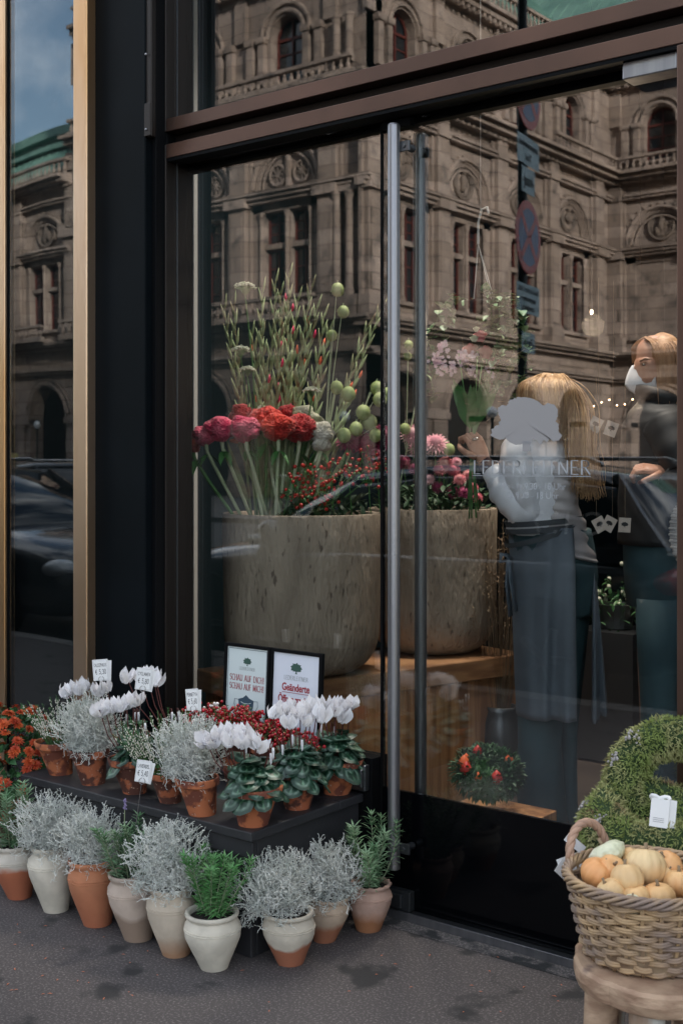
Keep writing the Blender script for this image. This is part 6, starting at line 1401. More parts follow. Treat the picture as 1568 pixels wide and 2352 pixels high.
PUM = [(1372, 2008, -.0, .036, M_pkp, 10, .9, 'smooth peach pumpkin at the left rim of the basket'), (1394, 1962, .05, .040, M_pkw, 12, .62, 'knobbly white gourd at the top left of the basket'), (1404, 1998, .0, .030, M_pkp, 10, .9, 'peach pumpkin under the knobbly white gourd'),
       (1440, 2020, -.055, .034, M_pkc, 9, .98, 'pale striped pumpkin in the middle of the basket'), (1402, 2050, -.07, .030, M_pkc, 8, .9, 'cream pumpkin at the front rim, left of the middle one'), (1482, 1992, .01, .044, M_pkc, 12, .92, 'largest cream pumpkin in the middle of the basket'),
       (1452, 1978, .05, .030, M_pkc, 9, .9, 'cream pumpkin between the white gourd and the largest one'), (1528, 1992, .04, .036, M_pk2 if False else M_pkp, 9, .9, 'orange pumpkin at the back right of the basket'), (1527, 2012, .0, .020, M_pkc, 8, .95, 'tiny cream pumpkin on the orange one'),
       (1460, 2062, -.085, .030, M_pkp, 8, .85, 'orange pumpkin low at the front behind the small gourd'), (1451, 2078, -.118, .020, M_pkw, 8, 1.0, 'small white gourd at the front rim of the basket'), (1512, 2060, -.075, .034, M_pkp, 9, .8, 'ribbed peach pumpkin under the front handle'),
       (1560, 2030, -.02, .034, M_pkp, 9, .85, 'peach pumpkin at the right edge behind the front handle'), (1440, 2075, .0, .045, M_pkp, 9, .8, 'hidden pumpkin under the middle ones')]
for k, (px, py, dd, r_, m_, ribs, fl_, lab) in enumerate(PUM[:-1]):
    c = bp(px, py, dd, r_); rnd = random.Random(k); nm = 'gourd' if 'gourd' in lab else 'pumpkin'
    pumpkin(nm, lab, c, r_, m_, ribs, fl_, (rnd.uniform(-.6, .6), rnd.uniform(-.6, .6), rnd.uniform(0, 3)), .06, 'pumpkins in the basket', True, .18 if 'knobbly' in lab else 0)
b = MB(); b.lathe([(.13, 0), (.138, .05), (.10, .085), (.001, .09)], 30); o = b.build('straw_filling', M_dry); o.location = (BC.x, BC.y, BZ_ + .01); tag(o, 'dry straw filling under the pumpkins', 'straw', kind='stuff')
# moss wreaths
M_moss = mat('moss', (.21, .27, .075), .9, c2=(.36, .36, .16), sc=14, det=4, lo=.42, hi=.58, c3=(.22, .15, .085), sc3=9, lo3=.60, hi3=.68, trans=.2)
M_lich = mat('grey_lichen', (.32, .30, .29), .9)
M_mossb = mat('dark_moss_base', (.03, .055, .018), 1, bump=1, bsc=60)
def moss_wreath(lab, c, R_, r_, M, seed, n=9000, lich=()):
    o = thing('moss_wreath', lab, 'wreath', c, 0, 'moss wreaths'); b = MB(); b.tube([M @ Vector((math.cos(k * .13963) * R_, math.sin(k * .13963) * R_, 0)) for k in range(46)], r_ * .88, 14, cap=False); b.build('moss_base', M_mossb, o, smooth=True)
    b = MB(); rnd = random.Random(seed); l = MB()
    for i in range(n):
        a = rnd.uniform(0, 6.283); th = rnd.uniform(0, 6.283); rr = r_ * (.9 + .16 * noise.noise(Vector((a * 3, th * 1.5, seed)))); d0 = Vector((math.cos(a) * math.cos(th), math.sin(a) * math.cos(th), math.sin(th)))
        q = M @ (Vector((math.cos(a) * R_, math.sin(a) * R_, 0)) + d0 * rr); d = (M @ d0) * .8 + Vector((rnd.gauss(0, .55), rnd.gauss(0, .55), rnd.gauss(0, .55)))
        b.leaf(q, d, Vector((rnd.gauss(0, 1), rnd.gauss(0, 1), 1)), rnd.uniform(.007, .018), .0038, .45, 1)
    for a, th in lich:
        l = MB()
        for _ in range(16):
            aa, tt = a + rnd.gauss(0, .06), th + rnd.gauss(0, .25); d0 = Vector((math.cos(aa) * math.cos(tt), math.sin(aa) * math.cos(tt), math.sin(tt))); q = M @ (Vector((math.cos(aa) * R_, math.sin(aa) * R_, 0)) + d0 * r_ * 1.06); l.ball(q, rnd.uniform(.002, .0042), 5, 4, .5, 4, seed=_)
        l.build('lichen', M_lich, o)
    b.build('moss', M_moss, o)
    return o
I3 = Matrix.Identity(3)
moss_wreath('moss wreath lying lowest in the stack behind the basket', (WC_.x, WC_.y, .415), .125, .048, I3, 1, 8500)
moss_wreath('moss wreath lying flat on top of the stack, with the white tag', (WC_.x - .01, WC_.y + .0, .505), .13, .050, Matrix.Rotation(R(6), 3, 'X'), 2, 11000, ((4.2, .9), (3.5, .7)))
lc = at(1553, 1812, Vector((WC_.x - CAM.x, WC_.y + .06 - CAM.y)).dot(FW))
moss_wreath('large moss wreath leaning upright against the door jamb', lc, .120, .050, Matrix.Rotation(R(YAW - 14), 3, 'Z') @ Matrix.Rotation(R(68), 3, 'X'), 3, 13000, ((2.75, .8), (2.3, .9), (3.6, .8), (3.35, .9)))
moss_wreath('small moss wreath lying tilted between the stack and the leaning wreath', at(1478, 1872, Vector((WC_.x - CAM.x, WC_.y + .0 - CAM.y)).dot(FW)), .085, .042, Matrix.Rotation(R(YAW), 3, 'Z') @ Matrix.Rotation(R(22), 3, 'X'), 4, 5000)
M_card = mat('white_card', (.74, .74, .74), .6)
M_ink = mat('black_ink', (.012, .012, .014), .7)
M_wire = mat('thin_steel_wire', (.30, .28, .27), .35, metal=.9)
def flat(name, lab, cat, c, w_, h_, rot, m=M_card, th=.0008, grp=None, fold=False):
    o = thing(name, lab, cat, c, 0, grp); o.rotation_euler = rot
    b = MB(); b.box(-w_ / 2, w_ / 2, -th, 0, -h_ / 2, h_ / 2); b.build('card', m, o)
    if fold: b = MB(); b.box(-w_ / 2 + w_ * .10, w_ / 2 + w_ * .16, .0045, .0055, -h_ / 2 - .001, h_ / 2 - .003, Matrix.Rotation(.10, 4, 'Y')); b.build('card_back', m, o)
    return o
wd = Vector((WC_.x - CAM.x, WC_.y - CAM.y)).dot(FW)
o = flat('folded_tag', 'small white folded leaflet tied to the top moss wreath', 'tag', at(1514, 1868, wd - .13), .040, .062, (R(-12), R(6), R(YAW - 12)), grp=None)
b = MB(); b.box(.021, .038, -.001, .006, -.029, .031, Matrix.Rotation(.3, 4, 'Z')); b.build('back_page', M_card, o)
b = MB(); b.tube([Vector((.0, .02, .03)) + Vector((math.cos(a) * .022, math.sin(a) * .02, .006 * math.sin(a * 2))) for a in [k * .5236 for k in range(13)]], .0045, 4, cap=False, sy=.3); b.build('ribbon', M_card, o)
b = MB(); [b.box(-.013, .011, -.0014, -.0010, z, z + .0012) for z in (-.012, -.016, -.020)]; b.build('print', mat('grey_print', (.3, .3, .32), .8), o)
for k, (px, py, ry, w_, h_, lab, dz) in enumerate(((1310, 1985, .35, .055, .038, 'white card stuck out left of the basket, upper of two', .02), (1300, 2003, -.75, .055, .034, 'grey shadowed card stuck out left of the basket, lower of two', -.01), (1320, 1938, -.7, .05, .02, 'narrow white tag below the edge of the flat moss wreath', .0))):
    flat('price_tag', lab, 'tag', at(px, py, wd - .12 + dz), w_, h_, (R(-8), -ry, R(YAW + (20 if k == 1 else 0))), grp='blank tags by the moss wreaths')
b = MB(); c = at(1312, 2058, wd - .06); b.tube([c, c + RT.to_3d() * .02 + Vector((0, 0, .004)), c + RT.to_3d() * .045 + Vector((0, 0, .018))], .007, 6, sy=.25); tag(b.build('ribbon_loop', M_card), 'white ribbon end sticking out of the lowest wreath', 'ribbon')
# ================================================================ lettering: a small stroke font
def arc(cx, cy_, rx, ry, a0, a1, n=12): return [(cx + rx * math.cos(R(a0 + (a1 - a0) * i / n)), cy_ + ry * math.sin(R(a0 + (a1 - a0) * i / n))) for i in range(n + 1)]
F = {'A': (.74, [[(0, 0), (.37, 1)], [(.37, 1), (.74, 0)], [(.15, .36), (.59, .36)]]), 'B': (.6, [[(.05, 0), (.05, 1)], [(.05, 1)] + arc(.28, .76, .26, .24, 90, -90) + [(.05, .52)], [(.05, .52)] + arc(.3, .26, .28, .26, 90, -90) + [(.05, 0)]]),
 'C': (.72, [arc(.4, .5, .38, .5, 50, 310)]), 'D': (.74, [[(.08, 0), (.08, 1)], [(.08, 1)] + arc(.3, .5, .4, .5, 90, -90) + [(.08, 0)]]), 'E': (.60, [[(.08, 0), (.08, 1)], [(.08, 1), (.55, 1)], [(.08, .52), (.46, .52)], [(.08, 0), (.58, 0)]]),
 'F': (.56, [[(.08, 0), (.08, 1)], [(.08, 1), (.54, 1)], [(.08, .52), (.44, .52)]]), 'G': (.76, [arc(.4, .5, .38, .5, 50, 350) + [(.76, .45), (.5, .45)]]), 'H': (.74, [[(.08, 0), (.08, 1)], [(.66, 0), (.66, 1)], [(.08, .52), (.66, .52)]]),
 'I': (.24, [[(.12, 0), (.12, 1)]]), 'K': (.66, [[(.08, 0), (.08, 1)], [(.62, 1), (.08, .45)], [(.25, .6), (.66, 0)]]), 'L': (.56, [[(.08, 0), (.08, 1)], [(.08, 0), (.55, 0)]]), 'M': (.88, [[(.08, 0), (.1, 1)], [(.1, 1), (.44, .1)], [(.44, .1), (.78, 1)], [(.78, 1), (.8, 0)]]),
 'N': (.76, [[(.08, 0), (.08, 1)], [(.08, 1), (.68, 0)], [(.68, 0), (.68, 1)]]), 'O': (.8, [arc(.4, .5, .38, .5, 0, 360, 20)]), 'P': (.6, [[(.08, 0), (.08, 1)], [(.08, 1)] + arc(.3, .74, .26, .26, 90, -90) + [(.08, .48)]]), 'R': (.68, [[(.08, 0), (.08, 1)], [(.08, 1)] + arc(.3, .76, .26, .24, 90, -90) + [(.08, .52)], [(.3, .52), (.66, 0)]]),
 'S': (.56, [arc(.28, .76, .22, .24, 30, 250) + arc(.28, .26, .24, .26, 70, -140)]), 'T': (.64, [[(.32, 0), (.32, 1)], [(.02, 1), (.62, 1)]]), 'U': (.74, [[(.08, 1), (.08, .35)] + arc(.37, .32, .29, .32, 180, 360) + [(.66, 1)]]), 'V': (.7, [[(0, 1), (.35, 0)], [(.35, 0), (.7, 1)]]),
 'Y': (.66, [[(0, 1), (.33, .45), (.33, 0)], [(.66, 1), (.33, .45)]]), '0': (.56, [arc(.28, .5, .24, .5, 0, 360, 18)]), '1': (.4, [[(.05, .75), (.25, 1), (.25, 0)]]), '3': (.54, [arc(.26, .76, .22, .24, 150, -90) + arc(.26, .26, .24, .26, 90, -150)]), '4': (.56, [[(.42, 0), (.42, 1), (.05, .32), (.55, .32)]]),
 '5': (.54, [[(.48, 1), (.12, 1), (.1, .55)] + arc(.26, .32, .24, .30, 110, -150)]), '6': (.54, [[(.42, 1), (.1, .5)] + arc(.27, .27, .22, .27, 160, -200, 16)]), '8': (.54, [arc(.27, .75, .2, .24, 0, 360, 16), arc(.27, .26, .24, .26, 0, 360, 16)]), '9': (.54, [arc(.27, .72, .22, .27, 0, 360, 16), [(.49, .7), (.4, 0)]]),
 '€': (.66, [arc(.42, .5, .28, .48, 50, 310), [(.0, .58), (.5, .58)], [(.0, .42), (.46, .42)]]), ',': (.22, [[(.14, .08), (.05, -.18)]]), '.': (.2, [[(.08, 0), (.12, .05)]]), '!': (.26, [[(.13, 1), (.13, .3)], [(.13, .08), (.13, 0)]]), '-': (.4, [[(.05, .42), (.35, .42)]]), ' ': (.35, [])}
def stroke_text(s, h, T, wd_=.09, gap=.14, serif=0, thin=None, wide=1, jit=0, seed=0):
    """text as strokes in a plane; T(u, v) -> point; returns (builder, width)"""
    b = MB(); u0 = 0; rnd = random.Random(seed); lay = 0
    for ch in s:
        w_, st = F[ch]; dy = rnd.uniform(-jit, jit) * h
        for pl_ in st:
            for (a, c) in zip(pl_[:-1], pl_[1:]):
                ax, ay = u0 + a[0] * h * wide, a[1] * h + dy; cx, cy_ = u0 + c[0] * h * wide, c[1] * h + dy; dx, dyy = cx - ax, cy_ - ay; L_ = math.hypot(dx, dyy) or 1
                ww = wd_ if thin is None else thin + (wd_ - thin) * abs(dyy) / L_ * (1 if not (dx < 0 and dyy < 0) else .6)
                nx, ny = -dyy / L_ * ww * h / 2, dx / L_ * ww * h / 2; e = ww * h * .3; ex, ey = dx / L_ * e, dyy / L_ * e
                b.add([T(ax + nx - ex, ay + ny - ey), T(cx + nx + ex, cy_ + ny + ey), T(cx - nx + ex, cy_ - ny + ey), T(ax - nx - ex, ay - ny - ey)], [(0, 1, 2, 3)])
            if serif and len(pl_) == 2 and abs(pl_[0][0] - pl_[1][0]) < .4 and abs(pl_[0][1] - pl_[1][1]) > .5:
                for (px_, py_) in pl_:
                    x, y = u0 + px_ * h * wide, py_ * h; y = y - (0 if py_ < .5 else serif * h * .4); q = serif * h * 1.3
                    b.add([T(x - q, y), T(x + q, y), T(x + q, y + serif * h * .45), T(x - q, y + serif * h * .45)], [(0, 1, 2, 3)])
        u0 += (w_ * wide + gap) * h
    return b, u0 - gap * h
def put_text(s, h, c, w_fit, m, name, parent, y=-.0006, **k):   # centred text on a card in the local xz plane
    _, W = stroke_text(s, h, lambda u, v: Vector((0, 0, 0)), **k); f = (w_fit / W) if w_fit else 1
    b, _ = stroke_text(s, h, lambda u, v: Vector((c[0] - W * f / 2 + u * f, y, c[1] + v)), **k); return b.build(name, m, parent)
def font_text(s, size, m, name, parent, loc, rot, sx=1, bold=0, align='CENTER'):
    cu = bpy.data.curves.new(name, 'FONT'); cu.body = s; cu.size = size; cu.align_x = align; cu.extrude = .0003; cu.offset = bold; t = bpy.data.objects.new(name, cu); C.objects.link(t)
    me = bpy.data.meshes.new_from_object(t.evaluated_get(bpy.context.evaluated_depsgraph_get())); bpy.data.objects.remove(t)
    me.name = name; o = bpy.data.objects.new(name, me); C.objects.link(o); me.materials.clear(); me.materials.append(m); o.parent = parent; o.location = loc; o.rotation_euler = rot; o.scale = (sx, 1, 1); return o
# price cards
CARDS = [(231, 1539, .050, .066, 'CALOCEPHALUS', '5,30', -.10, 1585, 'white handwritten price card highest on the left', -2.985, -.35), (330, 1560, .048, .066, 'CYCLAMEN', '5,80', .10, 1640, 'white handwritten cyclamen price card in the middle', None, 3.66),
         (442, 1607, .038, .062, 'PERNETYA', '5,60', -.10, 1650, 'white handwritten price card for the berry bushes', None, 3.55), (329, 1772, .043, .062, 'LAVENDEL', '5,40', .12, 1900, 'white handwritten lavender price card in front of the stand', None, 3.42)]
M_line = mat('grey_line', (.35, .35, .37), .8)
for k, (px, py, w_, h_, nm, pr, rl, wy, lab, _, dist) in enumerate(CARDS):
    D = dist if k else 3.82
    c = at(px, py, D); o = flat('price_card', lab, 'price card', c, w_, h_, (R(-4), rl, R(YAW - 6)), grp='handwritten price cards', fold=True)
    put_text(nm, .0095, (0, h_ * .16), w_ * .78, M_ink, 'handwriting', o, y=-.0014, wd_=.13, jit=.05, seed=k)
    put_text('€ ' + pr, .0145, (0, -h_ * .20), w_ * .70, M_ink, 'handwriting', o, y=-.0014, wd_=.11, jit=.05, seed=k + 5)
    b = MB(); q = .44
    for (x0, x1, z0, z1) in ((-q, q, q * 1.04, q * 1.055), (-q, q, -q * 1.055, -q * 1.04), (-q * 1.02, -q, -q, q), (q, q * 1.02, -q, q)): b.box(x0 * w_, x1 * w_, -.0013, -.0009, z0 * h_, z1 * h_)
    b.build('printed_border', M_line, o)
    ln = (wy - py) * D / 2778; b = MB(); b.tube([Vector((.001 + math.cos(a) * .0088, -.003 if math.sin(a) < .9 else .002, -h_ * .5 + .004 + math.sin(a) * .0088)) for a in [k_ * .5236 for k_ in range(13)]], .0008, 5, cap=False)
    b.tube([(.0, -.003, -h_ * .5 - .0045), (0, -.001, -ln)], .0008, 5); b.build('wire_holder', M_wire, o)
# two framed notices against the side pane
M_paper = mat('notice_paper_green', (.55, .62, .62), .6); M_paper2 = mat('notice_paper_blue', (.60, .63, .70), .6); M_redtx = mat('dark_red_print', (.30, .03, .04), .7); M_gtx = mat('dark_green_print', (.03, .08, .06), .7); M_ntx = mat('navy_print', (.03, .06, .09), .7); M_gry = mat('grey_green_print', (.22, .25, .25), .7)
def tree_logo(b, cx, cz, s_, y, seed=3):
    rnd = random.Random(seed); n = 64; ring = []
    for j in range(n):
        a = 2 * math.pi * j / n; k = 1 + .10 * math.sin(a * 9 + 1) + .08 * math.sin(a * 17 + 2) + .05 * math.sin(a * 29); sq = .62 if math.sin(a) < 0 else .72
        x = math.cos(a) * s_ * k; z = math.sin(a) * s_ * sq * k
        if math.sin(a) < -.2: z = max(z, -s_ * .45 + .05 * s_ * math.sin(a * 31))
        ring.append(Vector((cx + x, y, cz + z)))
    b.add([Vector((cx, y, cz))] + ring, [(0, 1 + (j + 1) % n, 1 + j) for j in range(n)])
    b.add([Vector((cx + u * s_, y, cz + v * s_)) for u, v in ((-.10, -.3), (.14, -.3), (.12, -.62), (.24, -.80), (-.24, -.80), (-.09, -.62))], [(0, 1, 2, 3, 4, 5)])
nf = []
for k, (p0, p1, yt, lab) in enumerate(((516, 620, 1487, 'framed pale green notice showing a face mask drawing'), (622, 739, 1495, 'framed white notice about changed opening hours in red print'))):
    yy = -.062; xa, xb = onY(p0, yy), onY(p1, yy); zt = pt(p0, yt, yy).z if k == 0 else pt(p0, 1497, yy).z; hh = .30; w_ = xb - xa
    zt = .757; o = thing('framed_notice', lab, 'notice', ((xa + xb) / 2, yy, zt - hh / 2), 0, 'framed notices in the window'); o.rotation_euler = (R(-3), 0, 0)
    b = MB(); f_ = .011; b.box(-w_ / 2, w_ / 2, .0, .008, -hh / 2, hh / 2); b.box(-w_ / 2, -w_ / 2 + f_, -.008, -.0002, -hh / 2, hh / 2); b.box(w_ / 2 - f_, w_ / 2, -.008, -.0002, -hh / 2, hh / 2); b.box(-w_ / 2 + f_ + .0002, w_ / 2 - f_ - .0002, -.008, -.0002, hh / 2 - f_, hh / 2); b.box(-w_ / 2 + f_ + .0002, w_ / 2 - f_ - .0002, -.008, -.0002, -hh / 2, -hh / 2 + f_)
    b.build('frame', M_blackm, o, bevel=.001)
    b = MB(); b.box(-w_ / 2 + f_ + .0004, w_ / 2 - f_ - .0004, -.003, -.0008, -hh / 2 + f_ + .0004, hh / 2 - f_ - .0004); b.build('paper', (M_paper, M_paper2)[k], o)
    lg = MB(); tree_logo(lg, 0, .094, .017 if k == 0 else .022, -.0034); lg.build('tree_emblem', M_gtx, o)
    put_text('LEDERLEITNER', .010 if k == 0 else .013, (0, .066 if k == 0 else .056), .068 if k == 0 else .098, M_gry, 'print', o, y=-.0034, wd_=.14, thin=.07, serif=.06)
    if k == 0:
        for z, s_ in ((.030, 'SCHAU AUF DICH!'), (.002, 'SCHAU AUF MICH!')): put_text(s_, .019, (0, z), .150, M_redtx, 'print', o, y=-.0034, wd_=.19, thin=.07, serif=.05)
        b = MB(); q = w_ / 2 - f_ - .006; zz = hh / 2 - f_ - .006
        for x0, x1, z0, z1 in ((-q, q, zz, zz + .0012), (-q, q, -zz - .0012, -zz), (-q - .0012, -q, -zz, zz), (q, q + .0012, -zz, zz)): b.box(x0, x1, -.0036, -.0032, z0, z1)
        b.build('printed_border', M_ntx, o)
        b = MB(); vs_ = [(-.034, -.03), (-.014, -.024), (0, -.014), (.014, -.024), (.034, -.03), (.032, -.052), (.024, -.068), (0, -.082), (-.024, -.068), (-.032, -.052)]
        b.add([Vector((x, -.0034, z)) for x, z in vs_], [tuple(range(10))])
        for s_ in (-1, 1): b.tube([Vector((s_ * .033, -.0034, -.032)), Vector((s_ * .050, -.0034, -.030)), Vector((s_ * .052, -.0034, -.048)), Vector((s_ * .042, -.0034, -.062)), Vector((s_ * .030, -.0034, -.060))], .0009, 4)
        b.build('mask_drawing', M_ntx, o); b = MB()
        for z in (-.038, -.050, -.062): b.tube([Vector((-.022, -.0042, z)), Vector((-.01, -.0042, z - .004)), Vector((.01, -.0042, z - .004)), Vector((.022, -.0042, z))], .0010, 4)
        b.build('mask_folds', M_paper, o); put_text('ABSTAND IST PFLICHT'[:0] or 'PFLICHT', .008, (.02, -.115), .03, M_gry, 'print', o, y=-.0034, wd_=.14)
    else:
        font_text('Geänderte', .033, M_redtx, 'print', o, (0, -.0036, .022), (R(90), 0, 0), .80, .0008); font_text('Öffnungszeiten', .033, M_redtx, 'print', o, (0, -.0036, -.016), (R(90), 0, 0), .72, .0008)
        b = MB(); b.box(-.056, .056, -.0038, -.0034, .015, .0166); b.box(-.078, .078, -.0038, -.0034, -.024, -.0224); b.build('underline', M_redtx, o)
# lettering on the door glass: frosted tree and shop name
M_frost = mat('frosted_film', (.36, .36, .38), .9, trans=.35); M_vinyl = mat('grey_vinyl_letters', (.42, .44, .47), .8, trans=.2)
yd = -.0055; cx = onY(1208, yd); pz = lambda px, py: pt(px, py, yd)
out = [(1126, 1000), (1130, 985), (1143, 975), (1150, 965), (1144, 950), (1143, 938), (1150, 930), (1165, 932), (1168, 920), (1180, 914), (1200, 911), (1218, 914), (1235, 921), (1246, 931), (1258, 926), (1272, 929), (1280, 940), (1281, 956), (1276, 968), (1283, 975), (1281, 990), (1290, 1000), (1284, 1010), (1270, 1014), (1262, 1006), (1256, 1016), (1248, 1010), (1240, 1022), (1232, 1012), (1222, 1008), (1219, 1020), (1199, 1020), (1184, 1022), (1170, 1016), (1160, 1006), (1148, 1010), (1136, 1006)]
ring = []
for i in range(len(out)):
    a, c = out[i], out[(i + 1) % len(out)]
    for j in range(5):
        t = j / 5; u = a[0] + (c[0] - a[0]) * t; v = a[1] + (c[1] - a[1]) * t; g = (3.2 if v < 1004 else .8) * noise.noise(Vector((u * .22, v * .22, 1))) + 1.8 * noise.noise(Vector((u * .6, v * .6, 5))); ring.append(pz(u + g, v + g * .8))
bm = bmesh.new(); vv = [bm.verts.new(p) for p in ring]; vc = bm.verts.new(pz(1208, 972)); [bm.faces.new((vc, vv[i], vv[(i + 1) % len(vv)])) for i in range(len(vv))]; tv = [bm.verts.new(pz(u, v) + Vector((0, -.0006, 0))) for u, v in ((1200, 1012), (1218, 1012), (1216, 1037), (1199, 1037))]; bm.faces.new(tv); me = bpy.data.meshes.new('tree_emblem'); bm.to_mesh(me); bm.free(); me.materials.append(M_frost); o = bpy.data.objects.new('tree_emblem', me); C.objects.link(o); o.parent = door
def plane_text(s, px0, px1, py, hpx, m, name, **k):
    a, c = pz(px0, py), pz(px1, py); h = (hpx) * (c - a).length / abs(px1 - px0) * 1; h = hpx * (yd - CAM.y) / ray((px0 + px1) / 2).y
    _, W = stroke_text(s, h, lambda u, v: Vector((0, 0, 0)), **k); f = (c.x - a.x) / W; z0 = 1.35 + (1065 - py) * (yd - CAM.y) / ray((px0 + px1) / 2).y
    b, _ = stroke_text(s, h, lambda u, v: Vector((a.x + u * f, yd, z0 + v)), **k); return b.build(name, m, door)
plane_text('LEDERLEITNER', 1087, 1355, 1089, 31, M_vinyl, 'lettering', wd_=.11, thin=.045, serif=.05)
zz = 1.35 + (1065 - 1093) * 2.97 / ray(1220).y; b = MB(); b.box(onY(1085, yd), onY(1356, yd), yd - .0004, yd, zz - .0012, zz + .0006); b.build('lettering_underline', M_vinyl, door)
for s_, px, py, w_ in (('Mo - Fr 9.30 - 18 Uhr', 1222, 1124, 150), ('Sa 9.30 - 18 Uhr', 1222, 1145, 118)):
    sc_ = (yd - CAM.y) / ray(px).y; o = font_text(s_, .026, M_vinyl, 'lettering', door, (onY(px, yd), yd, 1.35 + (1065 - py) * sc_), (R(90), 0, 0), 1)
    o.scale = ((onY(px + w_ / 2, yd) - onY(px - w_ / 2, yd)) / max(.01, o.dimensions.x), 1, 1)
# gift tags with the tree emblem hanging inside
for k, (px, py, rl, lab) in enumerate(((1367, 975, .45, 'leftmost of the two upper gift tags hanging right of the florist'), (1403, 985, .35, 'upper gift tag hanging nearest the masked woman'), (1377, 1205, -.5, 'left one of the crossed lower gift tags'), (1398, 1203, .5, 'right one of the crossed lower gift tags'), (1434, 1206, .06, 'upright lower gift tag hanging alone'))):
    o = flat('gift_tag', lab, 'tag', at(px, py, 4.3), .043, .052, (0, rl, R(YAW)), mat('cream_card_%d' % k, (.52, .44, .38), .7), grp='gift tags hanging in the shop'); b = MB(); tree_logo(b, 0, .002, .012, -.0012); b.build('tree_emblem', M_ink, o)
    b = MB(); b.tube([(0, 0, .026), Vector((0, 0, .026)) + Matrix.Rotation(-rl, 3, 'Y') @ Vector((0, 0, .5))], .0006, 4); b.build('string', M_dry, o)
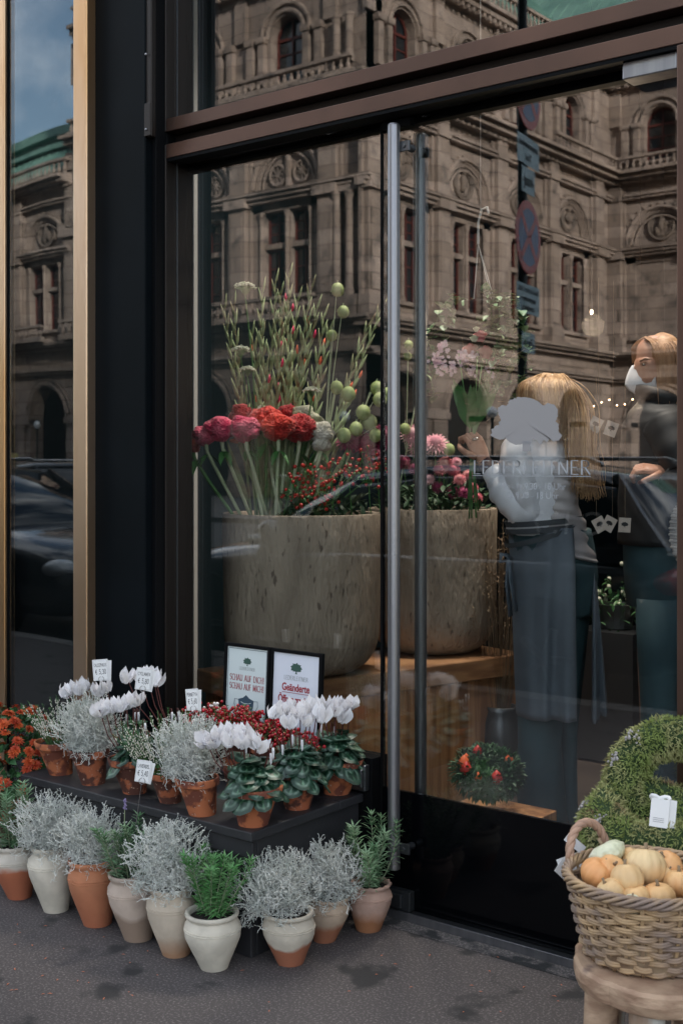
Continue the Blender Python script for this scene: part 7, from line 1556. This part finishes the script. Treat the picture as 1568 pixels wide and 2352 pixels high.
# ================================================================ street behind the camera, seen in the glass
M_paint = mat('dark_blue_grey_car_paint', (.012, .019, .026), .25, metal=.3, coat=1); M_tyre = mat('tyre_rubber', (.012, .012, .012), .8); M_rim = mat('alloy_rim', (.05, .05, .055), .3, metal=.9); M_cglass = mat('car_window', (.008, .012, .015), .05, spec=.9)
M_tail = mat('red_tail_light', (.55, .012, .01), .2, coat=1); M_head = mat('clear_headlight', (.45, .48, .5), .1, coat=1); M_trim = mat('chrome_trim', (.5, .5, .5), .2, metal=1)
def make_car(lab, loc, rz, taxi=False, text=None):
    o = thing('parked_car', lab, 'car', loc, rz, 'cars parked along the street')
    # length along x, front at -x
    st = [(-2.25, .30, .62, .45), (-2.18, .24, .70, .72), (-1.95, .20, .80, .84), (-1.4, .19, .90, .89), (-.9, .19, .95, .90), (0, .19, .97, .91), (1.2, .19, .98, .90), (1.9, .22, .98, .87), (2.15, .28, .95, .80), (2.25, .36, .86, .66)]
    b = MB(); rings = []
    for x, z0, z1, w_ in st:
        rg = []
        for j in range(24):
            a = 2 * math.pi * j / 24; c_, s_ = math.cos(a), math.sin(a); e = .42; yy = math.copysign(abs(c_) ** e, c_) * w_; zz = (z0 + z1) / 2 + math.copysign(abs(s_) ** e, s_) * (z1 - z0) / 2; rg.append(Vector((x, yy * (1 - .06 * max(0, s_)), zz)))
        rings.append(rg)
    b.loft(rings)
    gl = [(-1.05, .96, .97, .74), (-.75, .96, 1.16, .72), (-.25, .96, 1.39, .66), (.4, .96, 1.45, .65), (1.2, .96, 1.44, .64), (1.75, .96, 1.38, .62), (2.0, .96, 1.12, .68), (2.10, .95, .99, .70)]
    g = MB(); rings = []
    for x, z0, z1, w_ in gl:
        rings.append([Vector((x, -.82 * (w_ / .66) ** .3, .9)), Vector((x, -w_ - .06 - .1 * (1.45 - z1), z0 + (z1 - z0) * .3)), Vector((x, -w_ - .02, z0 + (z1 - z0) * .75)), Vector((x, -w_ + .04, z1 - .02)), Vector((x, -w_ * .5, z1 + .015)), Vector((x, 0, z1 + .025)), Vector((x, w_ * .5, z1 + .015)), Vector((x, w_ - .04, z1 - .02)), Vector((x, w_ + .02, z0 + (z1 - z0) * .75)), Vector((x, w_ + .06 + .1 * (1.45 - z1), z0 + (z1 - z0) * .3)), Vector((x, .82 * (w_ / .66) ** .3, .9))])
    g.loft(rings); g.build('windows', M_cglass, o, smooth=True)
    r_ = MB(); rings = []
    for x, z0, z1, w_ in gl[2:6]: rings.append([Vector((x, y, z)) for y, z in ((-w_ + .02, z1 - .03), (-w_ + .06, z1 + .012), (-w_ * .5, z1 + .03), (0, z1 + .04), (w_ * .5, z1 + .03), (w_ - .06, z1 + .012), (w_ - .02, z1 - .03))])
    r_.loft(rings)
    for s_ in (-1, 1):
        for xa, xb, za, zb in ((-1.0, -.3, .97, 1.40), (.35, .4, .97, 1.43), (1.35, 1.30, .97, 1.43), (2.08, 1.72, .97, 1.40)): r_.tube([(xa, s_ * .80, za), ((xa + xb) / 2, s_ * .755, (za + zb) / 2), (xb, s_ * .665, zb)], .035, 6)
    r_.build('roof', M_paint, o, smooth=True, ang=50)
    b.build('body', M_paint, o, smooth=True, ang=50)
    for x in (-1.42, 1.38):
        for s_ in (-1, 1):
            t = MB(); Mx = Matrix.Rotation(R(90), 3, 'X'); t.lathe([(.18, -.10), (.30, -.10), (.325, -.07), (.325, .07), (.30, .10), (.18, .10)], 28, (x, s_ * .80, .325), M=Mx); wo_ = t.build('wheel', M_tyre, o, smooth=True, ang=40)
            q = MB(); q.lathe([(.20, -.03), (.20, .03)], 28, (x, s_ * .87, .325), M=Mx)
            for k in range(5): a = k * 1.2566; q.tube([(x, s_ * .915, .325), (x + math.cos(a) * .19, s_ * .91, .325 + math.sin(a) * .19)], .025, 6)
            q.build('rim', M_rim, wo_, smooth=True, ang=40)
            t = MB(); t.lathe([(.36, -.06), (.36, .045)], 28, (x, s_ * .845, .33), M=Mx); t.build('wheel_arch', M_blackm, o)
    for s_ in (-1, 1):
        t = MB(); t.ball((2.10, s_ * .66, .80), (.14, .20, .09), 14, 10); t.build('tail_light', M_tail, o, smooth=True)
        t = MB(); t.ball((-2.08, s_ * .62, .62), (.14, .18, .08), 14, 10); t.build('headlight', M_head, o, smooth=True)
        t = MB(); t.ball((-.72, s_ * .98, 1.02), (.07, .10, .07), 12, 8); t.build('wing_mirror', M_paint, o, smooth=True)
        t = MB(); t.tube([(-.9, s_ * .86, .975), (0, s_ * .865, .99), (1.9, s_ * .845, .99)], .009, 5); t.build('window_trim', M_trim, o)
        t = MB(); t.tube([(-.1, s_ * .62, 1.50), (.0, s_ * .62, 1.52), (1.5, s_ * .60, 1.51), (1.6, s_ * .60, 1.47)], .016, 6); t.build('roof_rail', M_trim, o, smooth=True)
        for x in (-.15, .95): t = MB(); t.tube([(x, s_ * .915, .86), (x + .18, s_ * .915, .86)], .014, 6); t.build('door_handle', M_trim, o)
    if taxi:
        t = MB(); t.box(-.1, .1, -.28, .28, 1.49, 1.63); ts = t.build('taxi_sign', mat('yellow_taxi_sign', (.55, .47, .16), .4), o, bevel=.03); t = MB(); 
        for s_ in (1, -1): font_text('TAXI', .13, M_ink, 'print', ts, (s_ * .106, 0, 1.515), (R(90), 0, R(90) * s_), 1.1, .001)
    return o
make_car('dark estate car parked at the kerb, mirrored in the door glass', (-4.85, -4.28, -.128), 0)
c2_ = make_car('dark car further up the kerb, mirrored in the brass framed window', (-9.85, -4.30, -.128), math.pi)
c3_ = make_car('dark taxi with a yellow roof sign beyond the parked cars', (-15.5, -8.8, -.128), R(-60), taxi=True)
o = font_text('C 137', .20, M_card, 'window_number', None, (0, 0, 0), (0, 0, 0)); par_ = [x for x in bpy.data.objects if x.name == 'parked_car'][0]; o.parent = par_; o.location = (1.45, .785, 1.06); o.rotation_euler = (R(76), 0, R(180))
# signpost with no-stopping discs
SPX, SPY = -4.79, -5.42
sp = thing('street_signpost', 'street signpost with two no stopping discs and pale blue plates, mirrored in the glass', 'signpost', (SPX, SPY, 0), R(80.3))
M_pblue = mat('pale_blue_plate', (.20, .34, .40), .4); M_blue = mat('traffic_blue', (.01, .07, .22), .4); M_red = mat('traffic_red', (.42, .018, .015), .4); M_post = mat('dark_post', (.02, .028, .032), .5, metal=.4)
b = MB(); b.tube([(0, 0, .002), (0, 0, 5.2)], .038, 16); b.build('post', M_post, sp, smooth=True, ang=40)
zf = lambda py: 1.35 + (1065 - py) * (2.98 - SPY) / ray(1196).y
def disc(z):
    d = MB(); Mx = Matrix.Rotation(R(90), 3, 'X'); d.lathe([(.285, -.004), (.29, 0), (.285, .004)], 48, (0, -.048, z), M=Mx); d_ = d.build('no_stopping_disc', M_red, sp, smooth=True, ang=30)
    q = MB(); q.lathe([(.225, -.0008), (.225, .0008)], 40, (0, -.0535, z), M=Mx); q.build('blue_field', M_blue, d_)
    q = MB()
    for s_ in (-1, 1): q.box(-.235, .235, -.0562, -.0546, -.026, .026, Matrix.Translation((0, 0, z)) @ Matrix.Rotation(s_ * R(45), 4, 'Y')); q.build('cross_bar', M_red, d_) if s_ > 0 else None
def plate(z0, z1, w_, lines, x=0):
    d = MB(); d.box(x - w_ / 2, x + w_ / 2, -.05, -.046, z0, z1); d_ = d.build('sign_plate', M_pblue, sp, bevel=.001); n = len(lines); h = (z1 - z0) / (n + .3)
    for i, s_ in enumerate(lines):
        t = font_text(s_, h * .82, M_ink, 'print', d_, (x, -.0515, z1 - h * (i + .92)), (R(90), 0, 0), 1, .0015); W = t.dimensions.x; t.scale = (min(1, w_ * .86 / max(W, .01)), 1, 1)
disc(zf(547)); disc(zf(215)); plate(zf(383), zf(318), .50, ['ausgenommen', 'Taxi']); plate(zf(447), zf(388), .30, ['-Anfang-']); plate(zf(722), zf(655), .52, ['Mo.-Fr. (werkt.) v. 8-18h', 'ausgenommen', 'Ladetätigkeit']); plate(zf(812), zf(765), .30, ['-Ende-'])
# globe lamps in front of the opera
M_globe = mat('white_glass_globe', (.7, .74, .78), .2)
for k, (x, lab) in enumerate(((-26.6, 'street lamp with white globe in front of the arcade corner'), (-43.2, 'street lamp with white globe, mirrored in the brass framed window'), (-20.5, 'street lamp with white globe before the receding arcade'))):
    o = thing('street_lamp', lab, 'street lamp', (x, -31.0, -.002), 0, 'globe street lamps'); b = MB(); b.lathe([(.12, 0), (.12, .25), (.05, .4), (.045, 2.75), (.09, 2.82), (.05, 2.86)], 16); b.build('post', M_post, o, smooth=True, ang=40); b = MB(); b.ball((0, 0, 3.03), .19, 18, 12); b.build('globe', M_globe, o, smooth=True)
# bicycles on the plaza
def make_bike(lab, loc, rz):
    o = thing('bicycle', lab, 'bicycle', loc, rz, 'bicycles parked in front of the opera'); fr = MB()
    for x in (-.52, .52):
        w_ = MB(); w_.tube([(x + math.cos(a) * .34, 0, .36 + math.sin(a) * .34) for a in [k * 2 * math.pi / 24 for k in range(25)]], .02, 6, cap=False)
        for k in range(12): a = k * .5236; w_.tube([(x, 0, .36), (x + math.cos(a) * .33, 0, .36 + math.sin(a) * .33)], .003, 3, cap=False)
        w_.build('wheel', M_tyre, o, smooth=True)
    for p in (((-.52, 0, .36), (-.12, 0, .33)), ((-.12, 0, .33), (-.24, 0, .82)), ((-.24, 0, .80), (.36, 0, .82)), ((-.12, 0, .33), (.38, 0, .72)), ((-.52, 0, .36), (-.22, 0, .78)), ((.52, 0, .36), (.34, 0, .95))): fr.tube(p, .018, 6)
    fr.build('frame', M_post, o, smooth=True); h = MB(); h.tube([(.20, -.28, 1.0), (.34, -.1, 1.02), (.34, .1, 1.02), (.20, .28, 1.0)], .014, 6); h.build('handlebar', M_trim, o); s_ = MB(); s_.ball((-.26, 0, .90), (.13, .07, .04), 10, 6); s_.build('saddle', M_tyre, o, smooth=True); return o
for k, (x, a, lab) in enumerate(((-22.6, 20, 'leftmost bicycle of the mirrored row'), (-21.9, 28, 'second bicycle from the left in the mirrored row'), (-21.2, 15, 'third bicycle from the left in the mirrored row'), (-20.5, 35, 'fourth bicycle from the left in the mirrored row'), (-19.8, 22, 'fifth bicycle from the left in the mirrored row'), (-19.1, 30, 'rightmost bicycle of the mirrored row'))):
    if k == 0: bk0 = make_bike(lab, (x, -22.8, -.002), R(a))
    else: c_ = copy_tree(bk0); c_['label'] = lab; c_.location = (x, -22.8 + .15 * (k % 2), -.002); c_.rotation_euler = (0, 0, R(a))
# street litter and dirt on the pavement
M_leafl = mat('dry_leaf_bits', (.38, .13, .07), .8); b = MB(); rnd = random.Random(20)
for k in range(46):
    px, py = rnd.choice(((rnd.uniform(0, 330), rnd.uniform(2120, 2300)), (rnd.uniform(300, 1300), rnd.uniform(2180, 2340)))); p = ptz(px, py, .002); b.leaf(p, Vector((rnd.gauss(0, 1), rnd.gauss(0, 1), .05)), Vector((0, 0, 1)), rnd.uniform(.005, .016), .005, .1, 1)
tag(b.build('leaf_litter', M_leafl), 'tiny dry leaf bits scattered on the asphalt', 'litter', kind='stuff')
